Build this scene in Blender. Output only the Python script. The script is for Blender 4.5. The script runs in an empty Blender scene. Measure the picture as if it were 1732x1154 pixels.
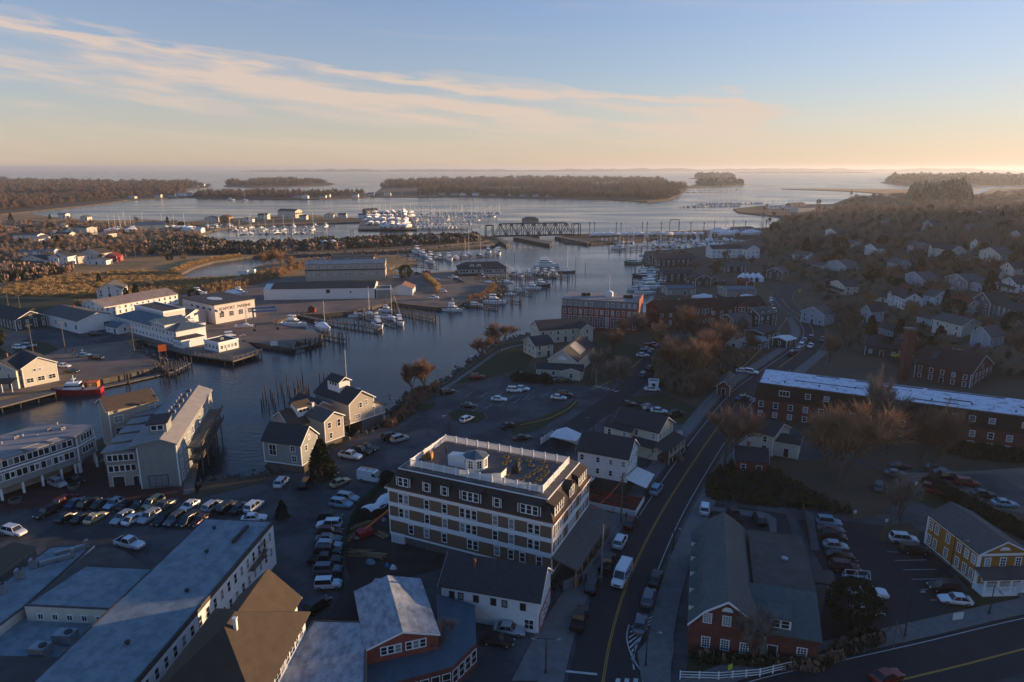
import bpy, math, random, re
import numpy as np
from mathutils import Vector, Matrix, noise as mnoise
from mathutils.geometry import delaunay_2d_cdt
random.seed(7); np.random.seed(7)
S = bpy.context.scene
COL = S.collection
R = math.radians
# ------------------------------------------------------------------ camera
FPX, TILT, EYE = 1155.0, R(14.2), 66.0
cam_d = bpy.data.cameras.new('camera'); cam_d.sensor_width = 36.0; cam_d.lens = 24.0
cam_d.clip_start = 1.0; cam_d.clip_end = 120000.0
cam = bpy.data.objects.new('camera', cam_d); COL.objects.link(cam)
cam.location = (0, 0, EYE); cam.rotation_euler = (R(90) - TILT, 0, 0)
S.camera = cam
S.render.resolution_x = 1024; S.render.resolution_y = 682
# ------------------------------------------------------------------ light
SUN_EL, SUN_AZ = 5.6, 72.0          # degrees; azimuth from +Y towards +X
S.view_settings.view_transform = 'Standard'; S.view_settings.look = 'None'
S.view_settings.gamma = 1.0; S.view_settings.use_curve_mapping = False
S.view_settings.exposure = 0.9
W = bpy.data.worlds.new('World'); S.world = W; W.use_nodes = True
def build_world():
    nt = W.node_tree; nt.nodes.clear(); N = nt.nodes.new; L = nt.links.new
    out = N('ShaderNodeOutputWorld'); bg = N('ShaderNodeBackground'); L(bg.outputs[0], out.inputs[0])
    sky = N('ShaderNodeTexSky'); sky.sky_type = 'NISHITA'; sky.sun_disc = False
    sky.sun_elevation = R(SUN_EL); sky.sun_rotation = R(SUN_AZ); sky.altitude = 60
    sky.air_density = 1.0; sky.dust_density = 0.3; sky.ozone_density = 4.0
    bg.inputs['Strength'].default_value = 0.15
    tc = N('ShaderNodeTexCoord'); sep = N('ShaderNodeSeparateXYZ'); L(tc.outputs['Generated'], sep.inputs[0])
    def mth(op, a, b=None, c=None):
        n = N('ShaderNodeMath'); n.operation = op
        for k, v in enumerate((a, b, c)):
            if v is None: continue
            if isinstance(v, (int, float)): n.inputs[k].default_value = v
            else: L(v, n.inputs[k])
        return n.outputs[0]
    def sm(v, a, b, lo=0.0, hi=1.0):
        n = N('ShaderNodeMapRange'); n.interpolation_type = 'SMOOTHSTEP'; L(v, n.inputs[0])
        for k, q in enumerate((a, b, lo, hi)): n.inputs[k+1].default_value = q
        return n.outputs[0]
    X, Y, Z = sep.outputs[0], sep.outputs[1], sep.outputs[2]
    az = mth('DIVIDE', X, mth('MAXIMUM', mth('ABSOLUTE', Y), 0.15))
    tilt = mth('MULTIPLY_ADD', az, 0.075, Z)            # the cloud bank sinks towards +x
    cb = N('ShaderNodeCombineXYZ'); L(mth('MULTIPLY', az, 1.6), cb.inputs[0]); L(mth('MULTIPLY', tilt, 22.0), cb.inputs[1]); L(Y, cb.inputs[2])
    n1 = N('ShaderNodeTexNoise'); n1.inputs['Scale'].default_value = 1.0; n1.inputs['Detail'].default_value = 9; n1.inputs['Roughness'].default_value = 0.55; n1.inputs['Distortion'].default_value = 0.35; L(cb.outputs[0], n1.inputs[0])
    cb2 = N('ShaderNodeCombineXYZ'); L(mth('MULTIPLY', az, 5.5), cb2.inputs[0]); L(mth('MULTIPLY', tilt, 48.0), cb2.inputs[1])
    n2 = N('ShaderNodeTexNoise'); n2.inputs['Scale'].default_value = 1.0; n2.inputs['Detail'].default_value = 8; L(cb2.outputs[0], n2.inputs[0])
    edge = mth('MULTIPLY_ADD', mth('SUBTRACT', n2.outputs[0], 0.5), 0.095, tilt)
    top = sm(edge, 0.116, 0.098)                            # upper edge of the bank
    low = sm(Z, 0.02, 0.075, 0.25, 1.0); side = sm(az, 0.42, 0.30, 0.05, 1.0)
    body = mth('MULTIPLY', sm(n1.outputs[0], 0.38, 0.64, 0.06, 1.0), sm(n2.outputs[0], 0.36, 0.58, 0.15, 1.0))
    rim = mth('MULTIPLY', sm(edge, 0.118, 0.106), sm(edge, 0.085, 0.106))
    bank = mth('MULTIPLY', mth('MULTIPLY', mth('MAXIMUM', mth('MULTIPLY', top, body), mth('MULTIPLY', rim, sm(n2.outputs[0], 0.35, 0.62, 0.2, 1.35))), low), side)
    wisp = mth('MULTIPLY', mth('MULTIPLY', sm(n1.outputs[0], 0.56, 0.8), sm(Z, 0.34, 0.15)), 0.30)
    puff = mth('MULTIPLY', mth('MULTIPLY', sm(mth('ADD', mth('ABSOLUTE', mth('MULTIPLY', mth('SUBTRACT', az, 0.31), 0.45)), mth('ABSOLUTE', mth('SUBTRACT', edge, 0.093))), 0.034, 0.008), sm(n2.outputs[0], 0.35, 0.6, 0.4, 1.0)), 0.7)
    veil = mth('ADD', puff, mth('ADD', mth('MULTIPLY', sm(Z, 0.45, 0.02), 0.32), mth('MULTIPLY_ADD', sm(Z, 0.13, 0.0), 0.22, mth('MULTIPLY', sm(X, 0.0, 0.9), 0.16))))
    cf = mth('MINIMUM', mth('ADD', mth('ADD', mth('MULTIPLY', bank, 0.6), wisp), veil), 0.85)
    tint = N('ShaderNodeMix'); tint.data_type = 'RGBA'; tint.blend_type = 'MULTIPLY'; tint.inputs[0].default_value = 1.0
    tz = N('ShaderNodeMix'); tz.data_type = 'RGBA'; L(sm(Z, 0.05, 0.6), tz.inputs[0]); tz.inputs[6].default_value = SKYTINT; tz.inputs[7].default_value = (0.78, 1.02, 1.16, 1)
    L(sky.outputs[0], tint.inputs[6]); L(tz.outputs[2], tint.inputs[7])
    mix = N('ShaderNodeMix'); mix.data_type = 'RGBA'; L(cf, mix.inputs[0]); L(tint.outputs[2], mix.inputs[6])
    mix.inputs[7].default_value = CLOUDC
    L(mix.outputs[2], bg.inputs[0])
SKYTINT = (1.12, 0.95, 0.98, 1); CLOUDC = (2.85, 2.2, 1.78, 1)
build_world()
sun_d = bpy.data.lights.new('sun', 'SUN'); sun_d.energy = 5.0; sun_d.angle = R(0.6); sun_d.color = (1.0, 0.66, 0.36)
sun = bpy.data.objects.new('sun', sun_d); COL.objects.link(sun)
sd = Vector((math.sin(R(SUN_AZ)) * math.cos(R(SUN_EL)), math.cos(R(SUN_AZ)) * math.cos(R(SUN_EL)), math.sin(R(SUN_EL))))
sun.rotation_euler = sd.to_track_quat('Z', 'Y').to_euler(); sun.location = sd * 500

# ------------------------------------------------------------------ terrain height
def ss(t):
    t = 0.0 if t < 0 else 1.0 if t > 1 else t
    return t * t * (3 - 2 * t)
def hz(x, y):
    """height of dry ground at x, y"""
    xs = 62 + 0.27 * max(y, 0)
    a = ss((x - xs) / 190.0) * 30.0 * ss((1150 - y) / 620.0)
    a += 3.0 * ss((x - xs - 120) / 400.0) * ss((1150 - y) / 620.0)
    if y > 1200: a = 0
    return a
def P(px, py, z=0.0):
    """where the ground point seen at (px, py) of the photograph stands, for a surface at height z"""
    u = (px - 866) / FPX; v = (577 - py) / FPX
    dy = math.cos(TILT) + v * math.sin(TILT); dz = -math.sin(TILT) + v * math.cos(TILT)
    t = (z - EYE) / dz
    return Vector((u * t, dy * t, z))
def G(px, py, off=0.0):
    z = 0.0
    for _ in range(25):
        p = P(px, py, z); z = 0.5 * z + 0.5 * hz(p.x, p.y)
    return Vector((p.x, p.y, hz(p.x, p.y) + off))
WATER = -1.6
# ------------------------------------------------------------------ materials
MATS = {}
def mat(name, col, rough=0.8, var=0.25, scale=1.5, bump=0.0, metal=0.0, col2=None, stretch=None, spec=0.3, alpha=1.0, detail=5, world=False, thr=None):
    """principled surface with noise-varied colour; col2 = second colour blotched in"""
    if name in MATS: return MATS[name]
    m = bpy.data.materials.new(name); m.use_nodes = True; nt = m.node_tree; N = nt.nodes.new; L = nt.links.new
    b = nt.nodes['Principled BSDF']; b.inputs['Roughness'].default_value = rough; b.inputs['Metallic'].default_value = metal
    b.inputs['Specular IOR Level'].default_value = spec
    c = (*col, 1); c2 = (*(col2 or tuple(k * (1 - var) for k in col)), 1)
    tc = N('ShaderNodeTexCoord')
    src = tc.outputs['Object']
    if world:
        g = N('ShaderNodeNewGeometry'); src = g.outputs['Position']
    if stretch:
        mp = N('ShaderNodeMapping'); mp.inputs['Scale'].default_value = stretch; L(src, mp.inputs[0]); src = mp.outputs[0]
    n = N('ShaderNodeTexNoise'); n.inputs['Scale'].default_value = scale; n.inputs['Detail'].default_value = detail; n.inputs['Roughness'].default_value = 0.65
    L(src, n.inputs[0])
    r = N('ShaderNodeValToRGB'); a, d = thr or (0.32, 0.68)
    r.color_ramp.elements[0].position = a; r.color_ramp.elements[1].position = d
    r.color_ramp.elements[0].color = c2; r.color_ramp.elements[1].color = c
    L(n.outputs[0], r.inputs[0]); L(r.outputs[0], b.inputs['Base Color'])
    if bump:
        bp = N('ShaderNodeBump'); bp.inputs['Strength'].default_value = 0.6; bp.inputs['Distance'].default_value = bump
        L(n.outputs[0], bp.inputs['Height']); L(bp.outputs[0], b.inputs['Normal'])
    MATS[name] = m; return m
def lines(m, axis, period, width, dark=0.6, bump=0.02):
    """add straight joints (clapboard, seams, boards) to a material: relief + slightly darker groove"""
    nt = m.node_tree; N = nt.nodes.new; L = nt.links.new; b = nt.nodes['Principled BSDF']
    tc = N('ShaderNodeTexCoord'); sp = N('ShaderNodeSeparateXYZ'); L(tc.outputs['Object'], sp.inputs[0])
    d = N('ShaderNodeMath'); d.operation = 'DIVIDE'; L(sp.outputs[axis], d.inputs[0]); d.inputs[1].default_value = period
    f = N('ShaderNodeMath'); f.operation = 'FRACT'; L(d.outputs[0], f.inputs[0])
    g = N('ShaderNodeMath'); g.operation = 'GREATER_THAN'; L(f.outputs[0], g.inputs[0]); g.inputs[1].default_value = width
    old = b.inputs['Base Color'].links[0].from_socket
    mr = N('ShaderNodeMapRange'); L(g.outputs[0], mr.inputs[0]); mr.inputs[3].default_value = dark; mr.inputs[4].default_value = 1
    mm = N('ShaderNodeVectorMath'); mm.operation = 'SCALE'; L(old, mm.inputs[0]); L(mr.outputs[0], mm.inputs[3]); L(mm.outputs[0], b.inputs['Base Color'])
    bp = N('ShaderNodeBump'); bp.inputs['Distance'].default_value = bump; bp.inputs['Strength'].default_value = 0.7; L(f.outputs[0], bp.inputs['Height'])
    if not b.inputs['Normal'].links: L(bp.outputs[0], b.inputs['Normal'])
    return m
def brickmat(name, c1, c2, mortar, s=1.0):
    if name in MATS: return MATS[name]
    m = bpy.data.materials.new(name); m.use_nodes = True; nt = m.node_tree; N = nt.nodes.new; L = nt.links.new
    b = nt.nodes['Principled BSDF']; b.inputs['Roughness'].default_value = 0.85
    tc = N('ShaderNodeTexCoord'); sp = N('ShaderNodeSeparateXYZ'); L(tc.outputs['Object'], sp.inputs[0])
    ad = N('ShaderNodeMath'); L(sp.outputs[0], ad.inputs[0]); L(sp.outputs[1], ad.inputs[1])
    cb = N('ShaderNodeCombineXYZ'); L(ad.outputs[0], cb.inputs[0]); L(sp.outputs[2], cb.inputs[1])
    br = N('ShaderNodeTexBrick'); br.inputs['Scale'].default_value = 4.0 * s; L(cb.outputs[0], br.inputs[0])
    br.inputs['Color1'].default_value = (*c1, 1); br.inputs['Color2'].default_value = (*c2, 1); br.inputs['Mortar'].default_value = (*mortar, 1)
    br.inputs['Mortar Size'].default_value = 0.03
    n = N('ShaderNodeTexNoise'); n.inputs['Scale'].default_value = 0.6; n.inputs['Detail'].default_value = 6; L(tc.outputs['Object'], n.inputs[0])
    mr = N('ShaderNodeMapRange'); L(n.outputs[0], mr.inputs[0]); mr.inputs[1].default_value = 0.3; mr.inputs[2].default_value = 0.7; mr.inputs[3].default_value = 0.65; mr.inputs[4].default_value = 1.2
    mm = N('ShaderNodeVectorMath'); mm.operation = 'SCALE'; L(br.outputs[0], mm.inputs[0]); L(mr.outputs[0], mm.inputs[3]); L(mm.outputs[0], b.inputs['Base Color'])
    MATS[name] = m; return m
m_water = bpy.data.materials.new('sea_water'); m_water.use_nodes = True
def _water():
    nt = m_water.node_tree; N = nt.nodes.new; L = nt.links.new; b = nt.nodes['Principled BSDF']
    b.inputs['Base Color'].default_value = (0.008, 0.022, 0.032, 1); b.inputs['Roughness'].default_value = 0.13; b.inputs['IOR'].default_value = 1.33
    b.inputs['Specular IOR Level'].default_value = 0.5
    g = N('ShaderNodeNewGeometry')
    mp = N('ShaderNodeMapping'); mp.inputs['Rotation'].default_value = (0, 0, R(25)); mp.inputs['Scale'].default_value = (0.55, 1.5, 1); L(g.outputs['Position'], mp.inputs[0])
    n = N('ShaderNodeTexNoise'); n.inputs['Scale'].default_value = 0.55; n.inputs['Detail'].default_value = 4; n.inputs['Roughness'].default_value = 0.6; L(mp.outputs[0], n.inputs[0])
    n2 = N('ShaderNodeTexNoise'); n2.inputs['Scale'].default_value = 0.012; n2.inputs['Detail'].default_value = 4; L(mp.outputs[0], n2.inputs[0])
    mr = N('ShaderNodeMapRange'); L(n2.outputs[0], mr.inputs[0]); mr.inputs[1].default_value = 0.38; mr.inputs[2].default_value = 0.62; mr.inputs[3].default_value = 0.25; mr.inputs[4].default_value = 0.8
    bp = N('ShaderNodeBump'); bp.inputs['Distance'].default_value = 0.22; L(mr.outputs[0], bp.inputs['Strength']); L(n.outputs[0], bp.inputs['Height'])
    L(bp.outputs[0], b.inputs['Normal'])
    mr2 = N('ShaderNodeMapRange'); L(n2.outputs[0], mr2.inputs[0]); mr2.inputs[1].default_value = 0.35; mr2.inputs[2].default_value = 0.65; mr2.inputs[3].default_value = 0.12; mr2.inputs[4].default_value = 0.26
    L(mr2.outputs[0], b.inputs['Roughness'])
_water(); MATS['water'] = m_water
# ground
asphalt = mat('asphalt', (0.085, 0.086, 0.088), 0.9, 0.35, 0.11, 0.01, world=True, col2=(0.042, 0.044, 0.048), detail=14, thr=(.42,.56))
newasph = mat('new_asphalt', (0.03, 0.03, 0.034), 0.85, 0.3, 0.4, world=True, detail=8)
concrete = mat('concrete', (0.17, 0.165, 0.16), 0.9, 0.3, 0.8, world=True, detail=8)
gravel = mat('gravel', (0.24, 0.18, 0.14), 0.95, 0.4, 0.08, 0.03, world=True, col2=(0.13, 0.1, 0.08), detail=14)
grass = mat('grass', (0.035, 0.05, 0.015), 1.0, 0.4, 0.15, 0.05, world=True, col2=(0.045, 0.035, 0.018), detail=12)
marsh = mat('marsh_grass', (0.42, 0.25, 0.1), 1.0, 0.4, 0.035, 0.2, world=True, col2=(0.2, 0.12, 0.05), detail=14)
leafy = mat('leaf_litter', (0.12, 0.08, 0.05), 1.0, 0.4, 0.06, 0.1, world=True, col2=(0.05, 0.045, 0.026), detail=14)
dirt = mat('dirt', (0.06, 0.045, 0.035), 1.0, 0.5, 0.3, 0.08, world=True, col2=(0.025, 0.02, 0.018), detail=12)
brickpave = mat('brick_paving', (0.09, 0.04, 0.032), 0.9, 0.4, 0.5, world=True, detail=8)
rock = mat('riprap_rock', (0.14, 0.125, 0.11), 0.95, 0.5, 0.8, 0.1, col2=(0.05, 0.045, 0.04))
# building surfaces
white = mat('white_paint', (0.72, 0.72, 0.7), 0.6, 0.15, 1.0)
trim = mat('white_trim', (0.78, 0.78, 0.76), 0.55, 0.08, 1.0)
offwhite = mat('cream_paint', (0.6, 0.56, 0.46), 0.7, 0.15, 1.0)
pinkish = mat('pale_stucco', (0.66, 0.6, 0.55), 0.8, 0.15, 0.6)
glass = mat('window_glass', (0.02, 0.025, 0.03), 0.08, 0.3, 0.4, spec=0.6)
blind = mat('window_blind', (0.25, 0.26, 0.26), 0.3, 0.3, 0.5, spec=0.5)
shingle = mat('cedar_shingle', (0.22, 0.145, 0.095), 0.9, 0.35, 1.4, 0.02, detail=9, stretch=(1, 1, 3))
greysh = mat('grey_shingle_wall', (0.44, 0.39, 0.32), 0.9, 0.25, 1.2, 0.02, stretch=(1, 1, 3), detail=8)
greyblue = mat('grey_clapboard', (0.27, 0.28, 0.26), 0.85, 0.2, 0.8)
dkroof = mat('dark_shingle_roof', (0.045, 0.05, 0.055), 0.9, 0.35, 2.0, 0.02, detail=9)
medroof = mat('weathered_shingle_roof', (0.12, 0.115, 0.11), 0.9, 0.35, 2.0, 0.02, detail=9)
brnroof = mat('brown_shingle_roof', (0.11, 0.08, 0.055), 0.9, 0.3, 1.5, 0.02, detail=9)
greenroof = mat('green_grey_roof', (0.09, 0.12, 0.12), 0.85, 0.3, 1.0, 0.02, detail=9)
membrane = mat('white_roof_membrane', (0.22, 0.27, 0.3), 0.85, 0.4, 0.5, 0.0, col2=(0.16, 0.2, 0.225), detail=14, thr=(0.42, 0.56), spec=.1)
dirtymemb = mat('stained_roof_membrane', (0.34, 0.37, 0.4), 0.85, 0.5, 0.7, col2=(0.17, 0.19, 0.215), detail=14, stretch=(1.5, 0.8, 1), thr=(0.36, 0.6))
greyflat = mat('grey_flat_roof', (0.3, 0.28, 0.27), 0.85, 0.25, 0.6, detail=10)
bluemetal = mat('blue_grey_metal_roof', (0.08, 0.12, 0.15), 0.55, 0.25, 0.8)
tarroof = mat('tar_roof', (0.09, 0.08, 0.075), 0.85, 0.4, 0.5, detail=9)
rustroof = mat('rusted_metal_roof', (0.33, 0.29, 0.27), 0.7, 0.4, 0.5, col2=(0.2, 0.12, 0.08), stretch=(3, 0.4, 1))
deckblue = mat('dark_roof_deck', (0.15, 0.125, 0.11), 0.75, 0.3, 0.5, col2=(0.07, 0.068, 0.07), detail=9)
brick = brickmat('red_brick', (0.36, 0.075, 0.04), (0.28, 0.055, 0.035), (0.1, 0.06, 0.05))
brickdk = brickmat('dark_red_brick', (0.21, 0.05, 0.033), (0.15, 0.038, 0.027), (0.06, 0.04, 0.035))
stone = mat('grey_stone', (0.16, 0.15, 0.14), 0.9, 0.4, 1.5, 0.03)
wood = mat('weathered_wood', (0.16, 0.13, 0.1), 0.9, 0.4, 1.5, 0.02, stretch=(1, 1, 0.3))
wetwood = mat('wet_piling_wood', (0.07, 0.055, 0.045), 0.85, 0.4, 1.5)
deckwood = mat('dock_planks', (0.17, 0.15, 0.13), 0.9, 0.35, 0.9, detail=8)
plywood = mat('fresh_plywood', (0.42, 0.25, 0.1), 0.8, 0.3, 1.0)
metal = mat('galvanised_metal', (0.35, 0.36, 0.38), 0.45, 0.25, 1.0, metal=0.6)
dkmetal = mat('dark_metal', (0.03, 0.03, 0.033), 0.6, 0.3, 1.0)
rustmetal = mat('rusty_steel', (0.08, 0.062, 0.05), 0.8, 0.4, 0.8)
black = mat('black_rubber', (0.015, 0.015, 0.016), 0.8, 0.2, 1.0)
orange = mat('orange_paint', (0.75, 0.16, 0.03), 0.6, 0.15, 1.0)
redp = mat('red_paint', (0.35, 0.02, 0.02), 0.5, 0.15, 1.0)
barnred = mat('barn_red_paint', (0.2, 0.035, 0.02), 0.8, 0.3, 1.0)
yellowp = mat('ochre_clapboard', (0.38, 0.17, 0.03), 0.75, 0.2, 0.8)
palegreen = mat('pale_green_clapboard', (0.45, 0.47, 0.38), 0.75, 0.15, 0.8)
paleyel = mat('pale_yellow_clapboard', (0.62, 0.56, 0.42), 0.75, 0.15, 0.8)
paleblue = mat('pale_blue_clapboard', (0.35, 0.4, 0.45), 0.75, 0.15, 0.8)
darkblue = mat('slate_blue_clapboard', (0.08, 0.11, 0.14), 0.8, 0.2, 0.8)
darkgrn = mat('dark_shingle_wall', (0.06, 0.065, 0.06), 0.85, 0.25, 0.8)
yel = mat('traffic_yellow', (0.42, 0.25, 0.035), 0.7, 0.25, 2.0, world=True)
wmark = mat('road_white', (0.55, 0.55, 0.53), 0.7, 0.35, 2.0, world=True)
tarp = mat('shrink_wrap', (0.78, 0.78, 0.8), 0.45, 0.12, 0.5, 0.05)
bluetarp = mat('blue_tarp', (0.05, 0.16, 0.33), 0.5, 0.2, 0.8)
gelcoat = mat('boat_gelcoat', (0.76, 0.76, 0.75), 0.3, 0.06, 0.6, spec=0.5)
navyhull = mat('navy_hull', (0.02, 0.04, 0.08), 0.25, 0.1, 0.6, spec=0.5)
greenhull = mat('green_hull', (0.03, 0.2, 0.14), 0.4, 0.1, 0.6)
teak = mat('boat_deck', (0.45, 0.4, 0.34), 0.7, 0.15, 0.8)
copper = mat('copper_flashing', (0.25, 0.09, 0.05), 0.6, 0.2, 1.0)
for mm_, ax, per, wd, dk, bm in ((white, 2, 0.22, 0.12, 0.86, .01), (offwhite, 2, 0.22, 0.12, 0.86, .01), (yellowp, 2, 0.22, 0.14, 0.75, .015), (greyblue, 2, 0.2, 0.14, 0.8, .01),
        (palegreen, 2, 0.2, 0.14, 0.8, .01), (paleyel, 2, 0.2, 0.14, 0.8, .01), (paleblue, 2, 0.2, 0.14, 0.8, .01), (darkblue, 2, 0.2, 0.14, 0.8, .01), (shingle, 2, 0.25, 0.15, 0.65, .02), (greysh, 2, 0.25, 0.15, 0.75, .015),
        (bluemetal, 0, 0.5, 0.08, 0.75, .03)):
    lines(mm_, ax, per, wd, dk, bm)
def carmat(n, c, metal=0.2): return mat('car_paint_' + n, c, 0.3, 0.06, 1.0, metal=metal, spec=0.6)
# ------------------------------------------------------------------ mesh helpers
class MB:
    """collects boxes, prisms, tubes, then links them as ONE mesh object"""
    def __init__(s): s.v = []; s.f = []; s.m = []
    def add(s, vs, fs, mi=0):
        o = len(s.v); s.v += [tuple(v) for v in vs]; s.f += [tuple(i + o for i in f) for f in fs]; s.m += [mi] * len(fs); return s
    def box(s, x0, y0, z0, x1, y1, z1, mi=0):
        return s.add([(x0,y0,z0),(x1,y0,z0),(x1,y1,z0),(x0,y1,z0),(x0,y0,z1),(x1,y0,z1),(x1,y1,z1),(x0,y1,z1)],
                     [(0,3,2,1),(4,5,6,7),(0,1,5,4),(1,2,6,5),(2,3,7,6),(3,0,4,7)], mi)
    def prism(s, poly, z0, z1, mi=0, mtop=None):
        n = len(poly); vs = [(p[0],p[1],z0) for p in poly] + [(p[0],p[1],z1) for p in poly]
        s.add(vs, [tuple(range(n-1,-1,-1))] + [(i,(i+1)%n,(i+1)%n+n,i+n) for i in range(n)], mi)
        o = len(s.v) - 2*n; s.f.append(tuple(o+n+i for i in range(n))); s.m.append(mi if mtop is None else mtop); return s
    def prof(s, poly, y0, y1, mi=0):
        """outline in x,z swept along y"""
        n = len(poly); vs = [(p[0],y0,p[1]) for p in poly] + [(p[0],y1,p[1]) for p in poly]
        return s.add(vs, [tuple(range(n)), tuple(range(2*n-1,n-1,-1))] + [(i,i+n,(i+1)%n+n,(i+1)%n) for i in range(n)], mi)
    def profx(s, poly, x0, x1, mi=0):
        n = len(poly); vs = [(x0,p[0],p[1]) for p in poly] + [(x1,p[0],p[1]) for p in poly]
        return s.add(vs, [tuple(range(n-1,-1,-1)), tuple(range(n,2*n))] + [(i,(i+1)%n,(i+1)%n+n,i+n) for i in range(n)], mi)
    def tube(s, a, b, r, r2=None, n=6, mi=0):
        a = Vector(a); b = Vector(b); r2 = r if r2 is None else r2; d = (b-a).normalized()
        u = d.orthogonal().normalized(); w = d.cross(u)
        vs = [a + (u*math.cos(t)+w*math.sin(t))*r for t in [2*math.pi*i/n for i in range(n)]] + [b + (u*math.cos(t)+w*math.sin(t))*r2 for t in [2*math.pi*i/n for i in range(n)]]
        return s.add(vs, [(i,(i+1)%n,(i+1)%n+n,i+n) for i in range(n)] + [tuple(range(n-1,-1,-1)), tuple(range(n,2*n))], mi)
    def slab(s, quad, t, mi=0):
        """thick sheet under a planar polygon"""
        q = [Vector(p) for p in quad]; nn = (q[1]-q[0]).cross(q[2]-q[0]).normalized()
        if nn.z < 0: q.reverse(); nn = -nn
        n = len(q); lo = [p - Vector((0,0,t)) for p in q]
        return s.add(q + lo, [tuple(range(n)), tuple(range(2*n-1,n-1,-1))] + [(i,i+n,(i+1)%n+n,(i+1)%n) for i in range(n)], mi)
    def mesh(s, name, mats):
        me = bpy.data.meshes.new(name); me.from_pydata(s.v, [], s.f)
        for m in (mats if isinstance(mats, (list, tuple)) else [mats]): me.materials.append(m)
        if any(s.m): me.polygons.foreach_set('material_index', s.m)
        me.update(); return me
    def build(s, name, mats, parent=None, loc=None, rz=None):
        return link(name, s.mesh(name, mats), parent, loc, rz)
def link(name, me, parent=None, loc=None, rz=None):
    o = bpy.data.objects.new(name, me); COL.objects.link(o)
    if parent is not None: o.parent = parent
    if loc is not None: o.location = loc
    if rz is not None: o.rotation_euler = (0, 0, rz)
    return o
def tag(o, label, cat, group=None, kind=None):
    o['label'] = label; o['category'] = cat
    if group: o['group'] = group
    if kind: o['kind'] = kind
    return o
def empty(name, loc, rz, label, cat, group=None):
    o = link(name, None, None, loc, rz); o.empty_display_size = 0.5
    return tag(o, label, cat, group)
def struct(o, label=None):
    o['kind'] = 'structure'
    if label: o['label'] = label
    return o
def stuff(o, label, cat=None):
    o['kind'] = 'stuff'
    if o.parent is None: o['label'] = label; o['category'] = cat
    return o
def copy_thing(root, loc, rz, label, group=None, scale=None, kids=None):
    r = root.copy(); COL.objects.link(r); r.location = loc; r.rotation_euler = (0, 0, rz); r['label'] = label
    if group: r['group'] = group
    elif 'group' in r: del r['group']
    if scale is not None: r.scale = scale
    for ch in (kids or KIDS)[root.name]:
        c = ch.copy(); COL.objects.link(c); c.parent = r
        for g in KIDS.get(ch.name, ()):
            d = g.copy(); COL.objects.link(d); d.parent = c
    return r
KIDS = {}
def remember(root):
    KIDS[root.name] = list(root.children)
    for c in root.children: KIDS[c.name] = list(c.children)
# ------------------------------------------------------------------ ground sheets
def inpoly(x, y, poly):
    c = False; n = len(poly); j = n - 1
    for i in range(n):
        xi, yi = poly[i][0], poly[i][1]; xj, yj = poly[j][0], poly[j][1]
        if (yi > y) != (yj > y) and x < (xj - xi) * (y - yi) / (yj - yi) + xi: c = not c
        j = i
    return c
def wpoly(pts, z=0.0):
    """px pairs -> world xy; entries ('w', x, y) are already world"""
    return [(p[1], p[2]) if p[0] == 'w' else tuple(P(p[0], p[1], z)[:2]) for p in pts]
def sheet(name, poly, m, off=0.0, grid=14.0, edge=10.0, skirt=0.0, zf=None, rough=0.0, skirt_in=0.0, skmat=None, sheetobj=True):
    zf = zf or hz; pts = []
    n = len(poly)
    for i in range(n):
        a = Vector(poly[i][:2]); b = Vector(poly[(i+1) % n][:2]); L_ = (b-a).length; k = max(1, min(40, int(L_/edge)))
        for j in range(k):
            p = a.lerp(b, j/k)
            if rough and j and L_ > 3:
                d = (b-a).normalized(); p = p + Vector((-d.y, d.x)) * random.uniform(-rough, rough)
            pts.append(p)
    nb = len(pts); edges = [(i, (i+1) % nb) for i in range(nb)]
    xs = [p.x for p in pts]; ys = [p.y for p in pts]
    if grid:
        x0, x1, y0, y1 = min(xs), max(xs), min(ys), max(ys)
        gx = x0 + grid/2; tp = [(p.x, p.y) for p in pts]
        while gx < x1:
            gy = y0 + grid/2
            while gy < y1:
                if hz(gx, gy) > 0.001 or hz(gx+grid, gy) > 0.001:
                    if inpoly(gx, gy, tp): pts.append(Vector((gx+random.uniform(-1,1), gy+random.uniform(-1,1))))
                gy += grid
            gx += grid
    vs, es, fs, ov, oe, of = delaunay_2d_cdt(pts, edges, [list(range(nb))], 1, 1e-4)
    V = [(v.x, v.y, zf(v.x, v.y) + off) for v in vs]
    F = [tuple(f) for f in fs]; mi = [0]*len(F)
    if skirt:
        # boundary edges of the sheet
        cnt = {}
        for f in F:
            for i in range(len(f)):
                e = (f[i], f[(i+1) % len(f)]); k = (min(e), max(e)); cnt.setdefault(k, []).append(e)
        low = {}
        for k, l in cnt.items():
            if len(l) == 1:
                a, b = l[0]
                for q in (a, b):
                    if q not in low: low[q] = len(V); V.append((V[q][0], V[q][1], V[q][2] - skirt))
                F.append((b, a, low[a], low[b])); mi.append(1)
    me = bpy.data.meshes.new(name); me.from_pydata(V, [], F); me.materials.append(m)
    if skirt: me.materials.append(skmat or m)
    me.polygons.foreach_set('material_index', mi); me.update()
    return link(name, me)
def strip(name, line, width, m, off=0.05, step=3.0, left=0.0, dash=None, nx=1):
    """ribbon along a world polyline, draped on the ground; left = sideways shift"""
    pts = smooth_line(line, step); mb = MB(); n = len(pts); rows = []
    for i, p in enumerate(pts):
        d = (pts[min(i+1, n-1)] - pts[max(i-1, 0)]).normalized(); w = Vector((-d.y, d.x))
        row = []
        for k in range(nx+1):
            q = p + w * (left + width * (0.5 - k/nx)); row.append((q.x, q.y, hz(q.x, q.y) + off))
        rows.append(row)
    dist = 0
    for i in range(n-1):
        dist += (pts[i+1]-pts[i]).length
        if dash and (dist % (dash*2.5)) > dash: continue
        for k in range(nx): mb.add([rows[i][k], rows[i][k+1], rows[i+1][k+1], rows[i+1][k]], [(3,2,1,0)] if True else [])
    return mb.build(name, m)
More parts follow.
